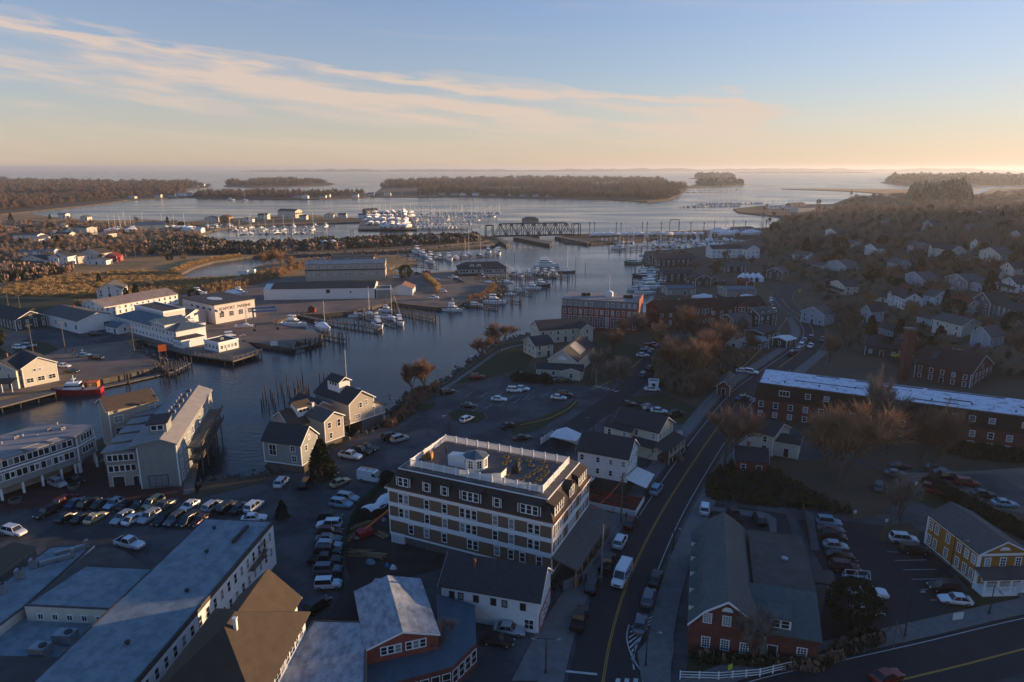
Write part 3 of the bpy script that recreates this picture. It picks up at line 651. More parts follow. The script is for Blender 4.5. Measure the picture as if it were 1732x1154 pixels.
# windows of the two long rows and the two ends
frontw = [(3.2,2,.9),(8.0,1,.9),(11.6,1,.9),(16.2,3,.9),(21.3,1,.9),(24.3,1,.9),(28.3,2,.9)]
for z, hh in ((8.15,1.6),(5.35,1.6)):
    for u, n, w in frontw:
        for k in range(n): b.win('F', u+(k-(n-1)/2)*1.15, z, .82, hh)
for u, n in ((4.6,1),(7.8,1),(11.4,1),(17.0,2),(21.6,1),(24.2,1),(26.3,1),(29.3,1)):
    for k in range(n): b.win('F', u+(k-(n-1)/2)*1.1, 2.5, .85, 1.6)
for z in (8.15, 5.35):
    for u, n in ((3.0,4),(9.3,4),(15.2,4)):
        for k in range(n): b.win('R', u+(k-(n-1)/2)*.95, z, .72, 1.6)
for z in (8.15, 5.35, 2.4): b.row('B', 2.5, L_-2.5, 9, z, .85, 1.6); b.row('L', 2.5, W_-2.5, 5, z, .85, 1.6)
ms = MATS['mansard_shingle']
for u, n, w, r_ in ((3.2,2,2.9,.45),(8.0,1,1.6,.45),(11.6,1,1.6,.45),(16.6,3,4.1,.0),(21.6,1,1.6,.45),(27.4,3,4.1,.0)): b.dormer('F', u, zc+.25, w, 1.5, 1.95, ms, ms, n, .8, 1.45, r_, off=.12)
for u, n, w, r_ in ((3.2,4,4.3,.0),(9.3,2,2.4,.9),(15.0,4,4.3,.0)): b.dormer('R', u, zc+.25, w, 1.5, 1.95, ms, ms, n, .72, 1.45, r_, off=.12)
for u in (4,10,16,22,28): b.dormer('B', u, zc+.25, 2.6, 1.5, 1.95, ms, ms, 2, .8, 1.45, .45, off=.12)
# street-side lean-to roof and the unfinished ground floor
mb = MB(); mb.slab([(L_+.02,-.5,4.9),(L_+.02,W_+1,4.9),(L_+4.6,W_+1,3.7),(L_+4.6,-.5,3.7)], .25); mb.build('porch_roof', medroof, b.root)
b.posts([(L_+4.2, -.2+i*3.0) for i in range(7)], 0, 3.5, .22, plywood); mb = MB()
for i in range(6): mb.box(L_+4.15, .2+i*3.0, .1, L_+4.25, 2.7+i*3.0, 1.0); mb.box(L_+4.15, .2+i*3, 3.0, L_+4.25, 2.7+i*3, 3.3)
mb.build('unfinished_framing', plywood, b.root)['kind'] = 'stuff'
# cupola, stair hatch, skylight kerbs, chimney stack on the deck
t = empty('rooftop_cupola', Vector(b.root.location) + Matrix.Rotation(b.ang,3,'Z') @ Vector((14.2, 6.9, dz)), b.ang, 'eight sided white cupola with small blue grey roof on the hotel deck', 'cupola')
oc = lambda r: [(r*math.cos(R(22.5+45*i)), r*math.sin(R(22.5+45*i))) for i in range(8)]
mb = MB(); mb.prism(oc(2.1), 0, 2.5); mb.build('wall', white, t); mb = MB(); mb.prism(oc(2.36), 2.5, 2.62); mb.build('eave', trim, t)
mb = MB(); o8 = oc(2.33); mb.add([(x,y,2.62) for x,y in o8]+[(0,0,3.45)], [(i,(i+1)%8,8) for i in range(8)]); mb.build('roof', bluemetal, t)
for i in range(8):
    a = R(45*i); q = 2.1*math.cos(R(22.5)); fr, pn, bl = window_mesh(.85, 1.35, 2, 3); wo = link('window', fr, t, (q*math.cos(a), q*math.sin(a), .8), a+R(90)); link('pane', pn, wo)
mb = MB(); mb.prof([(-5.2,0),(-1.9,0),(-1.9,2.3),(-5.2,2.0)], -.9, .9); mb.build('stair_house', white, t)
t = empty('stair_hatch', Vector(b.root.location) + Matrix.Rotation(b.ang,3,'Z') @ Vector((18.6, 5.4, dz)), b.ang, 'low sloping stair bulkhead beside the cupola on the hotel deck', 'bulkhead')
mb = MB(); mb.prof([(-2.2,0),(1.8,0),(1.8,1.5),(-2.2,.5)], -1.1, 1.1); mb.build('wall', white, t); mb = MB(); mb.slab([(-2.3,-1.2,.62),(1.9,-1.2,1.62),(1.9,1.2,1.62),(-2.3,1.2,.62)], .1); mb.build('roof', medroof, t)
kerb_pts = [(17.2,13.4),(19.4,13.6),(21.6,13.6),(24.0,14.2),(18.3,12.0),(20.2,12.4),(18.1,10.8),(22.8,11.9),(25.2,12.6),(24.7,11.3),(24.6,10.1),(24.3,8.8),(24.0,7.4),(26.3,10.6),(26.3,9.0),(26.2,7.2),(20.4,6.9),(23.6,5.6),(26.0,5.2)]
places = ['nearest the cupola','by the far railing','second along the far railing','in the far corner','behind the cupola','in the middle of the back cluster','left of the dark stack','right of the back cluster','near the street railing corner','top of the diagonal row','second in the diagonal row','third in the diagonal row','fourth in the diagonal row','beside the street railing, farthest','beside the street railing, middle','beside the street railing, nearest','in front of the dark stack','by the near railing','in the near street corner']
for (x, y), pl in zip(kerb_pts, places):
    mb = MB(); w = .45
    mb.box(-w,-w,0,w,-w+.14,.3); mb.box(-w,w-.14,0,w,w,.3); mb.box(-w,-w+.14,0,-w+.14,w-.14,.3); mb.box(w-.14,-w+.14,0,w,w-.14,.3); mb.box(-w+.14,-w+.14,.02,w-.14,w-.14,.1,1)
    o = mb.build('roof_kerb', [plywood, dkmetal], None, Vector(b.root.location) + Matrix.Rotation(b.ang,3,'Z') @ Vector((x, y, dz)), b.ang); tag(o, 'open square plywood kerb on the hotel deck, ' + pl, 'roof kerb', 'plywood kerbs on the hotel deck')
mb = MB(); mb.box(-.7,-.5,0,.7,.5,1.1); mb.box(-.1,-.4,1.1,.5,.4,2.1); o = mb.build('air_handler', dkmetal, None, Vector(b.root.location) + Matrix.Rotation(b.ang,3,'Z') @ Vector((21.4, 8.4, dz)), b.ang); tag(o, 'dark stacked air handler standing among the plywood kerbs', 'air handler')
# ------------------------------------------------------------------ waterfront offices, far left near shore (curved row)
b = Bld('waterfront_offices', 'long grey shingled waterfront building on white posts with pale flat roof', 'building', (-48,815), (131,757), None, 6.2, W=13)
L_ = b.L
b.walls(greyblue, 2.9, 6.3); b.belt(2.7, .2, greyblue); b.belt(6.2, .35, e=.12)
b.walls(greysh, -1.6, 2.7, .5, 3.2, L_-.5, b.W-.5, name='undercroft_wall'); b.flat(greyflat, 9.0, -.3, 2.0, L_+.2, b.W+.5, .2, t=.2)
b.walls(greyblue, 6.56, 9.0, 0, 2.6, L_, b.W, name='upper_wall')
mb = MB(); mb.add([(0,.0,6.56),(L_,.0,6.56),(L_,2.6,9.0),(0,2.6,9.0)], [(0,1,2,3)]); mb.build('sloped_roof', dkroof, b.root)
nb = 4; bw = 5.0
for i in range(nb):
    u = 3.0 + i*(L_-6)/(nb-1)
    mb = MB(); mb.profx([(.2,6.56),(2.65,6.56),(2.65,9.02),(.2,8.72)], u-bw/2, u+bw/2); mb.build('bay', greyblue, b.root)
    mb = MB(); mb.slab([(u-bw/2-.2,-.1,8.9),(u+bw/2+.2,-.1,8.9),(u+bw/2+.2,2.9,9.22),(u-bw/2-.2,2.9,9.22)], .16); mb.build('bay_roof', greyflat, b.root)
    for k in range(4):
        b.win('F', u+(k-1.5)*1.08, 6.95, .92, 1.35, off=.2, ny=1); b.win('F', u+(k-1.5)*1.08, 4.2, .92, 1.45, ny=1)
    if i < nb-1: b.win('F', u+3.9, 4.4, .8, 1.1, ny=1)
b.posts([(x, .35) for x in (1,4.5,8.5,12.2,16,19.7,23.5,L_-1)], 0, 2.7, .4)
b.corners(2.9, 6.2)
for x, y in ((2,7),(5,5.5),(6,9),(9,8),(12,8.6),(13.4,8.8),(15,6),(18,7.2),(20,5.5),(21,10)): b.unit(x, y, 9.2, .9, .7, .7) if (x*7) % 2 < 1 else b.vent(x, y, 9.2, .4, .16)
b2 = Bld('waterfront_offices_end', 'angled end pavilion of the grey waterfront offices with white window band', 'building', (131,757), (160,740), None, 6.2, W=13)
b2.walls(greyblue, 2.9, 9.0); b2.belt(6.2, .3, e=.1); b2.flat(greyflat, 9.0, -1, -.3, None, None, .15, t=.21); b2.posts([(.4,.4),(b2.L-.4,.4)], 0, 2.9, .4); b2.walls(greysh, -1.6, 2.9, .5, 3.5, b2.L-.4, 12.5, name='undercroft_wall')
for z in (7.1, 4.2):
    for k in range(4): b2.win('F', b2.L*.55+(k-1.5)*.95, z, .8, 1.35, ny=1)
b2.corners(2.9, 9.0)
# ------------------------------------------------------------------ waterfront offices, second block with stair tower
b = Bld('waterfront_block', 'grey shingled waterfront block with pale metal roof, dark dormer and boardwalk', 'building', (240,828), (306,822), None, 0.0, W=37)
L_, W_ = b.L, b.W
b.walls(greyblue, -1.6, 9.4, 0, 0, L_, W_)
b.corners(0, 9.3)
mb = MB(); mb.slab([(-1.6,-.3,9.9),(L_*.62,-.3,11.1),(L_*.62,W_+.3,11.1),(-1.6,W_+.3,9.9)], .25); mb.build('roof', greyflat, b.root)
mb = MB(); mb.slab([(L_*.62+.004,-.3,11.1),(L_+.4,-.3,9.7),(L_+.4,W_+.3,9.7),(L_*.62+.004,W_+.3,11.1)], .25); mb.build('roof', greyflat, b.root)
mb = MB(); mb.prof([(0,9.4),(L_,9.4),(L_*.62,10.8),(0,9.8)], .02, W_-.02); mb.build('gable_wall', greyblue, b.root)
# lower west wing with saw-tooth bays
b.walls(greysh, -1.6, 5.6, -7, 2.5, 0, W_-3, name='wing_wall'); mb = MB(); mb.slab([(-8,2.2,6.2),(.2,2.2,9.0),(.2,W_-3,9.0),(-8,W_-3,6.2)], .2); mb.build('wing_roof', medroof, b.root)
for i in range(5):
    y = 3.6+i*5.6; mb = MB(); mb.box(-6.9,y-1.8,5.6,-.1,y+1.8,8.2); mb.build('bay', greyblue, b.root); mb = MB(); mb.slab([(-7.4,y-2.1,8.35),(.1,y-2.1,8.9),(.1,y+2.1,8.9),(-7.4,y+2.1,8.35)], .18); mb.build('bay_roof', greyflat, b.root)
    for k in range(3): b.win('L', W_-y+(k-1)*1.1, 6.3, .9, 1.4, off=-6.9, ny=1)
for k in range(5): b.win('F', -5.9+k*1.05, 6.2, .85, 1.3, ny=1, off=1.8); 
for k in range(5): b.win('F', -6.2+k*1.1, 3.5, .85, 1.3, ny=1, off=2.5)
b.door('F', -1.6, off=2.5); b.door('F', -5, 2.2, 2.3, off=2.5); b.win('F', 3.5, .4, 3.6, 2.4, 3, 1, style='dark')
mb = MB(); mb.box(1.6,4.0,10.2,5.2,8.0,13.0); mb.build('lantern_wall', greyblue, b.root); mb = MB(); mb.slab([(1.2,3.6,13.05),(5.6,3.6,13.3),(5.6,8.4,13.9),(1.2,8.4,13.6)], .2); mb.build('lantern_roof', dkroof, b.root)
for k in range(2): b.win('F', 2.7+k*1.3, 11.6, 1.0, 1.0, ny=1, off=4.0)
for i in range(9): b.vent(2.2, 10.5+i*2.4, 10.9, .45, .22)
for i in range(6): b.unit(3.9, 11+i*3.9, 11.4, 1.1, .9, .8)
for z in (6.4, 3.2, .4): b.row('R', 3, W_-3, 9, z, 1.4, 1.6, nx=2)
mb = MB(); mb.box(L_+.02,8,5.2,L_+3.0,W_-3,5.4); mb.box(L_+.02,8,2.3,L_+3.0,W_-3,2.5); mb.build('balcony', deckwood, b.root); rail('balcony_railing', b.root, [(L_+3,8),(L_+3,W_-3)], 5.4, 1.0, wood, .5); rail('balcony_railing', b.root, [(L_+3,8),(L_+3,W_-3)], 2.5, 1.0, wood, .5)
b.posts([(L_+2.8, 8.3+i*5.6) for i in range(5)], -2, 5.2, .25, wood)
# stair tower
b = Bld('stair_tower', 'tall narrow grey tower with tan hipped gable roof beside the water', 'tower', (176,750), (193,765), None, 0.0, W=10.5)
b.walls(greysh, -1.6, 10.6, gable='y', rise=1.9); b.gable(brnroof, 10.6, 1.9, 'y', ov=.55); b.corners(0, 10.6)
for z in (7.2, 4.2, .6): b.win('R', 2.0, z, 1.8, 1.5, nx=2)
b.win('R', b.W-1.0, 8.4, .9, 1.0)
# ------------------------------------------------------------------ generic house
def autowin(b, h, z0=.9, faces='FRLB', w=.85, hh=1.35, skip=2.9, ws=2.7, off=0.0):
    fl = 1 if h < 4.2 else 2 if h < 7.3 else 3
    for f in faces:
        L_ = b.L if f in 'FB' else b.W; n = max(1, int((L_-1.2)/ws))
        for k in range(fl):
            z = z0 + k*min(skip, (h-.7)/fl)
            for i in range(n):
                u = L_*(i+.5)/n
                if k == 0 and f == 'F' and i == n//2: b.door(f, u, z=.15); continue
                b.win(f, u, z, w, hh)
def house(label, A, B, W, h, rise, wallm, roofm, axis='x', z=0.0, C=None, name='house', cat='house', group=None, chim=True, win=True, porch=None, cross=None, gz=False, world=None, corner=True, ws=2.7, flat=False, dorm=None):
    """A, B = base (or, with z, eave) corners of the camera side"""
    b = None
    if gz:   # on the hillside: stand A and B on the terrain
        a3, b3 = G(*A), G(*B); d = b3 - a3; d.z = 0
        world = (a3.x, a3.y, math.degrees(math.atan2(d.y, d.x)), d.length, W); base = min(a3.z, b3.z)
        b = Bld(name, label, cat, None, None, world=world, base=base, group=group)
    else: b = Bld(name, label, cat, A, B, C, z, W=W, group=group, world=world)
    z0 = -2.5 if gz else -.3
    b.walls(wallm, z0, h, gable=None if flat else axis, rise=rise)
    if flat: b.flat(roofm, h, ov=.15, par=.25)
    elif axis == 'hip': pass
    else: b.gable(roofm, h, rise, axis)
    if corner: b.corners(0, h)
    if win: autowin(b, h, ws=ws)
    if win and not flat:
        if axis == 'x' and rise > 1.8: b.win('R', b.W/2, h+.2, .8, 1.1); b.win('L', b.W/2, h+.2, .8, 1.1)
        if axis == 'y' and rise > 1.8: b.win('F', b.L/2, h+.2, .8, 1.1)
    if chim: b.chimney(b.L*.4, b.W*.5, h, h+rise+1.2)
    if porch:
        f, d, hh = porch; mb = MB()
        if f == 'F': mb.slab([(-.2,-d,hh),(b.L+.2,-d,hh),(b.L+.2,-.02,hh+.7),(-.2,-.02,hh+.7)], .18); pts = [(.2+i*(b.L-.4)/3, -d+.3) for i in range(4)]
        elif f == 'R': mb.slab([(b.L+d,-.2,hh),(b.L+d,b.W+.2,hh),(b.L+.02,b.W+.2,hh+.7),(b.L+.02,-.2,hh+.7)], .18); pts = [(b.L+d-.3, .2+i*(b.W-.4)/3) for i in range(4)]
        mb.build('porch_roof', roofm, b.root); b.posts(pts, -.3, hh-.15, .18)
    if cross:   # gabled wing on the camera side
        u, w, d = cross; mb = MB(); r2 = rise*min(1, w/ max(b.W, .1)+.15); mb.prof([(u-w/2,z0),(u+w/2,z0),(u+w/2,h-.03),(u,h+r2),(u-w/2,h-.03)], -d, .5); mb.build('wing_wall', wallm, b.root)
        b.gable(roofm, h-.03, r2, 'y', u-w/2, -d, u+w/2, b.W/2, name='wing_roof')
        for k in range(1 if h < 4.2 else 2): b.win('F', u, .9+k*2.7, .9, 1.35, off=-d)
    if dorm:
        for u in dorm: b.dormer('F', u, h+.1, 1.5, 2.2, 1.3, roofm, wallm, 1, .7, .95, .5, off=.9)
    return b
def polyb(name, label, cat, pts, z0, z1, wallm, roofm, group=None, par=0.0, root=None, wname='wall'):
    W_ = [P(p[0], p[1], z1) if p[0] != 'w' else Vector((p[1], p[2], 0)) for p in pts]
    c = sum(W_, Vector())/len(W_); c.z = 0
    r = root or empty(name, c, 0, label, cat, group); c = r.location
    ar = sum(W_[i].x*W_[(i+1) % len(W_)].y - W_[(i+1) % len(W_)].x*W_[i].y for i in range(len(W_)))
    if ar < 0: W_.reverse()
    loc = [(p.x-c.x, p.y-c.y) for p in W_]
    mb = MB(); mb.prism(loc, z0, z1); mb.build(wname, wallm, r)
    mb = MB(); mb.prism(loc, z1+.004, z1+.12); mb.build('roof', roofm, r)
    if par:
        mb = MB()
        for i in range(len(loc)):
            a, b2 = Vector((*loc[i], 0)), Vector((*loc[(i+1) % len(loc)], 0)); d = (b2-a).normalized(); n = Vector((-d.y, d.x, 0))*.25
            a2, b3 = a - d*.02, b2 + d*.02
            mb.add([a2+Vector((0,0,z1+.1)), b3+Vector((0,0,z1+.1)), b3+n+Vector((0,0,z1+.1)), a2+n+Vector((0,0,z1+.1)), a2+Vector((0,0,z1+.12+par)), b3+Vector((0,0,z1+.12+par+i*.003)), b3+n+Vector((0,0,z1+.12+par+i*.003)), a2+n+Vector((0,0,z1+.12+par))], [(0,3,2,1),(4,5,6,7),(0,1,5,4),(1,2,6,5),(2,3,7,6),(3,0,4,7)])
        mb.build('parapet', tarroof, r)
    return r, loc
def loose_unit(name, label, cat, p, z, mk, rz=0, group=None):
    q = P(*p, z); t = empty(name, q, rz, label, cat, group); mk(t); return t
def ac(w, d, h):
    def f(t):
        mb = MB(); mb.box(-w/2,-d/2,.1,w/2,d/2,h); mb.build('casing', metal, t); mb = MB(); mb.tube((w*.2,0,h),(w*.2,0,h+.14),d*.3,n=12); mb.build('fan', dkmetal, t)
        mb = MB(); mb.box(-w/2-.02,-d/2+.2,.3,-w/2,d/2-.2,h-.2); mb.build('grille', dkmetal, t)
    return f
# ------------------------------------------------------------------ waterfront houses in the middle
b = Bld('waterfront_house', 'dark roofed grey-blue clapboard house on the water with sunlit gable end', 'house', (444,744), (508,752), (540,734), 7.2)
b.walls(greyblue, 2.2, 7.2, gable='x', rise=2.9); b.gable(dkroof, 7.2, 2.9, 'x'); b.corners(2.2, 7.2); b.belt(2.0, .22); b.walls(wood, -1.7, 2.0, .6, .8, b.L-.1, b.W-.1, name='pile_skirt')
b.win('F', 2.4, 3.9, 1.7, 2.4, nx=2); b.win('F', 7.6, 5.3, 1.1, 1.2, nx=2); b.win('F', 7.8, 2.9, 1.1, 1.3, nx=2); b.win('R', b.W/2, 7.2, .7, 1.0); b.win('R', 2, 5.0, .9, 1.2); b.win('R', 4.6, 3.2, .9, 1.2); b.vent(3, 2, 8, .6)
b = Bld('waterfront_house', 'grey shingled waterfront house with white lantern box on its brown roof', 'house', (490,722), (546,707), None, 5.6, W=9)
b.walls(greysh, 1.5, 5.6, gable='x', rise=2.6); b.gable(brnroof, 5.6, 2.6, 'x'); b.corners(1.5, 5.6); b.belt(1.3, .22); b.walls(wood, -1.7, 1.3, .5, .5, b.L-.3, b.W-.3, name='pile_skirt'); b.row('F', 1.5, 7.0, 3, 3.6, .8, 1.2)
mb = MB(); mb.box(3.0,1.6,6.3,6.4,5.2,9.4); mb.build('lantern_wall', white, b.root); mb = MB(); mb.slab([(2.6,1.2,9.3),(6.8,1.2,9.3),(6.8,3.4,10.4),(2.6,3.4,10.4)], .2); mb.slab([(2.6,5.6,9.3),(2.6,3.4,10.4),(6.8,3.4,10.4),(6.8,5.6,9.3)], .2); mb.build('lantern_roof', brnroof, b.root)
for k in range(3): b.win('F', 3.8+k*.95, 7.9, .75, .7, ny=1, off=1.6)
b = Bld('waterfront_house', 'small gabled grey shingled wing between the two waterfront houses', 'house', (548,713), (580,702), None, 7.0, W=10)
b.walls(greysh, 1.6, 7.0, gable='y', rise=1.6); b.gable(medroof, 7.0, 1.6, 'y'); b.corners(1.6, 7.0); b.belt(1.4, .22); b.walls(wood, -1.7, 1.4, .5, .5, b.L-.3, b.W-.3, name='pile_skirt')
b.win('F', b.L*.75, 4.6, .9, 1.7); b.win('F', b.L*.25, 4.9, .9, 1.3); b.win('F', b.L*.3, 2.2, .8, 1.3); b.chimney(2, 7, 7, 9.6, white)
b = Bld('waterfront_house', 'largest grey shingled waterfront house with broad sunlit gable and lean-to', 'house', (590,684), (632,671), None, 7.4, W=15)
L_ = b.L
b.walls(greysh, 2.2, 7.4, gable='y', rise=2.6); b.gable(dkroof, 7.4, 2.6, 'y'); b.corners(2.2, 7.4)
mb = MB(); mb.prof([(L_,2.2),(L_+3.6,2.2),(L_+3.6,4.2),(L_,5.8)], 0, 11); mb.build('lean_to_wall', greysh, b.root); mb = MB(); mb.slab([(L_+.02,-.3,6.05),(L_+4.0,-.3,4.25),(L_+4.0,11.3,4.25),(L_+.02,11.3,6.05)], .18); mb.build('lean_to_roof', dkroof, b.root)
mb = MB(); mb.box(-.06,-.06,1.95,L_+3.66,11.06,2.19); mb.build('belt_course', trim, b.root); b.walls(stone, -1.6, 1.95, L_*.5, .4, L_+3.2, 10.5, name='foundation')
b.win('F', 2.5, 2.9, 1.5, 1.1, nx=2); b.win('F', L_*.45, 5.6, .8, 1.3); b.win('F', L_*.68, 5.9, .8, 1.3); b.win('F', L_-.2, 3.8, .8, .9); b.win('F', L_+2.2, 3.0, .7, .8)
mb = MB(); mb.box(1.6,6,8.6,5.0,11.2,11.6); mb.build('lantern_wall', white, b.root); b.gable(dkroof, 11.6, 1.0, 'y', 1.6, 6, 5.0, 11.2, .4, name='lantern_roof')
for k in range(3): b.win('L', b.W-8.6+(k-1)*1.1, 10.4, .8, .8, ny=1, off=1.6)
mb = MB(); mb.prof([(-6.6,1.2),(0,1.2),(0,5.4),(-3.3,7.4),(-6.6,5.4)], 7.0, 17); mb.build('rear_wing_wall', greyblue, b.root); b.gable(dkroof, 5.4, 2.0, 'y', -6.6, 7.0, -.02, 17, .4, name='rear_wing_roof')
mb = MB(); mb.box(-3.6,0,1.9,-.05,4.5,2.1); [mb.box(-3.4+i*1.6,0.1,-.2,-3.25+i*1.6,.25,1.9) for i in range(3)]; mb.build('entry_deck', wood, b.root); rail('entry_railing', b.root, [(-3.6,0),(-.05,0)], 2.1, 1.0, wood, .3)
mb = MB(); [mb.box(-5.2+i*.27, -.2, -.1+i*.26, -4.9+i*.27, .9, .05+i*.26) for i in range(8)]; mb.build('entry_stairs', wood, b.root)['kind'] = 'stuff'
# ------------------------------------------------------------------ long white building, bottom left
a_, c_ = P(280,1094,8), P(461,882,8); d_ = (c_-a_).normalized(); a_ = a_ - d_*22
b = Bld('long_white_building', 'long white three storey mill building with pale flat roof and rows of dark windows', 'building', None, None, world=(a_.x, a_.y, math.degrees(math.atan2(d_.y, d_.x)), (c_-a_).length, 12.0))
b.walls(white, 0, 7.45); b.flat(membrane, 7.7, ov=-.3, t=.28); b.flat(tarroof, 7.5, ov=0, par=.12, t=.4, pm=tarroof, name='roof_edge'); 
n = 26
for i in range(n):
    u = 1.6 + i*(b.L-3.2)/(n-1)
    for z in (5.2, 2.3): b.win('F', u, z, .8, 1.55, style='thin')
b.row('R', 2, b.W-2, 4, 5.2, .8, 1.5); b.row('R', 2, b.W-2, 4, 2.3, .8, 1.5)
for u in (17, 46): 
    x, y, a = b.at('F', u); mb = MB(); mb.box(-2.2,-.9,4.6,2.2,-.02,4.8); mb.build('balcony', wood, b.root, (x,y,0), a); rail('balcony_railing', b.root, [(x-2.2, y-.9),(x+2.2, y-.9)], 4.8, .9, wood, .3)
for x, y in ((10,6),(22,5),(33,3.5),(43,6),(50,8.5),(56,7)): b.vent(x, y, 8.1, .3, .25, dkmetal)
mb = MB(); mb.box(46,3,8.1,51,3.5,8.5); mb.build('roof_curb', dkmetal, b.root)
# low roofs left of it
r_, _ = polyb('flat_roof_block', 'flat pale roofed block with small dark windows beside the long white building', 'building', [(145,958),(262,963),(190,1033),(41,1026)], 0, 6.0, offwhite, membrane, par=.1)
fw = (P(41,1026,6), P(190,1033,6)); dd = (fw[1]-fw[0]).normalized(); an = math.atan2(dd.y, dd.x)
for i in range(5):
    fr, pn, bl = window_mesh(.7, .8, 2, 1); q = fw[0].lerp(fw[1], (i+1)/6) - r_.location; wo = link('window', fr, r_, (q.x, q.y, 4.1), an); link('pane', pn, wo)
polyb('low_flat_roof', 'low pale flat roof with two rooftop air units, bottom left', 'building', [(42,1043),(200,1058),(110,1152),(-60,1112),(-40,1080)], 0, 3.6, offwhite, membrane, par=.1)
polyb('cluttered_flat_roof', 'pale flat roof crowded with ducts and small roof units, left edge', 'building', [(85,926),(160,922),(40,1030),(-40,1090),(-90,1060)], 0, 5.0, offwhite, membrane, par=.1)
polyb('brown_roof_strip', 'dark brown roof strip between two pale flat roofs', 'building', [(162,926),(205,930),(252,962),(150,956),(45,1028),(41,1028)], 0, 5.6, barnred, tarroof)
polyb('brown_roof_shed', 'brown roofed shed at the left edge beside the parking lot', 'building', [(-60,960),(22,918),(60,926),(-10,975),(-60,1000)], 0, 5.2, stone, brnroof)
polyb('brown_flat_annex', 'low brown flat roofed annex in the bottom left corner', 'building', [(-120,1108),(105,1113),(20,1200),(-200,1180)], 0, 4.4, stone, tarroof)
for p, lab, w in (((112,1085),'larger grey rooftop air unit on the low flat roof',2.6),((70,1108),'smaller grey rooftop air unit at the front of the low flat roof',2.2)): loose_unit('rooftop_air_unit', lab, 'air unit', p, 3.74, ac(w,1.7,1.5), R(-4))
for p, lab in (((58,960),'upright grey duct box nearest the street on the cluttered roof'),((34,978),'upright grey duct box in the middle of the cluttered roof'),((4,1003),'upright grey duct box at the left edge of the cluttered roof')): loose_unit('duct_box', lab, 'air duct', p, 5.14, ac(1.1,.9,1.5), R(15))
for p, lab in (((98,950),'long low duct run across the cluttered roof'),((122,934),'low duct run at the far end of the cluttered roof')):
    def dk(t):
        mb = MB(); mb.box(-2.4,-.3,.3,2.4,.3,.8); mb.box(1.8,-.3,.8,2.4,.3,1.5); mb.build('duct', metal, t); mb = MB(); [mb.box(x-.05,-.3,0,x+.05,.3,.3) for x in (-2,0,2)]; mb.build('duct_stand', dkmetal, t)['kind']='stuff'
    loose_unit('duct_run', lab, 'air duct', p, 5.14, dk, R(35))
# ------------------------------------------------------------------ big hipped roof, bottom
ap = P(401,1064,13.5); e1 = P(520,1037,8.8); e2 = P(456,1154,8.8); d_ = (e1-e2).normalized(); e0 = e2 - d_*4
b = Bld('hipped_roof_hall', 'dark hipped roof hall whose right slope catches the sun, above a white window band', 'hall', None, None, world=(e0.x, e0.y, math.degrees(math.atan2(d_.y, d_.x)), (e1-e0).length, 12.4))
b.walls(white, 0, 8.5, .3, .3, b.L-.3, b.W-.3); hr = mat('hall_roof', (.07,.052,.036), .9, .3, .6, detail=9); b.hip(hr, 8.8, 4.9, ov=.3, inset=7.2)
for i in range(9): b.win('F', 2+i*(b.L-4)/8, 6.6, 1.0, 1.1, nx=2, off=.3) if i % 3 else b.win('F', 2+i*(b.L-4)/8, 6.6, 1.6, 1.1, nx=2, off=.3)
b.gable(hr, 8.6, 4.0, 'x', b.L-6, 2.4, b.L+3.4, 10.6, .3, name='cross_roof'); b.walls(white, 0, 8.6, b.L-5, 2.6, b.L+3.0, 10.4, gable='x', rise=3.9, name='cross_wall'); b.chimney(7.6, 5.2, 12.6, 14.3, white, .4)
# mottled flat roof, black roof, brick gabled centre, blue metal skirt
polyb('mottled_flat_roof', 'pale mottled flat roof with streaked dark stains, bottom centre', 'building', [(530,1051),(621,1053),(617,1200),(420,1200)], 0, 6.0, stone, dirtymemb, par=.08)
polyb('black_roof_block', 'low black roofed block between the jeep and the mottled roofs', 'building', [(590,980),(628,990),(622,1050),(552,1048)], 0, 4.6, stone, mat('black_roofing', (.012,.012,.014), .8))
b = Bld('brick_gabled_building', 'brick building with pale weathered gable roof and two triple windows', 'building', (620,1099), (741,1073), None, 6.0, W=10.4)
L_ = b.L
b.W = (P(680,980,7.3)-P(681,1076,7.3)).length
b.walls(brick, 0, 6.0, gable='y', rise=1.5); b.gable(dirtymemb, 6.0, 1.5, 'y', ov=.25)
for u in (L_*.33, L_*.68):
    for k in range(3): b.win('F', u+(k-1)*.92, 4.7, .7, 1.05)
loose_unit('rooftop_box_unit', 'boxy pale vent unit between the black roof and the pale gable', 'air unit', (642,992), 6.2, ac(1.8,1.2,.9), R(-10))
r_, loc = polyb('blue_metal_skirt_roof', 'low blue-grey metal skirt roof around the brick gabled building with a glazed arcade', 'building', [(737,1005),(803,1025),(806,1088),(764,1129),(650,1160),(560,1185),(620,1100),(741,1075)], 0, 3.6, brickdk, bluemetal)
for (p, q) in (((806,1088),(764,1129)),((764,1129),(650,1160))):
    a3, b3 = P(*p,3.6)-r_.location, P(*q,3.6)-r_.location; d3 = b3-a3; n_ = max(3, int(d3.length/1.3)); an = math.atan2(-d3.y, -d3.x)
    for i in range(n_):
        fr, pn, bl = window_mesh(1.0, 1.9, 1, 2, style='thin'); c3 = a3.lerp(b3, (i+.5)/n_); wo = link('window', fr, r_, (c3.x, c3.y, .9), an); link('pane', pn, wo)
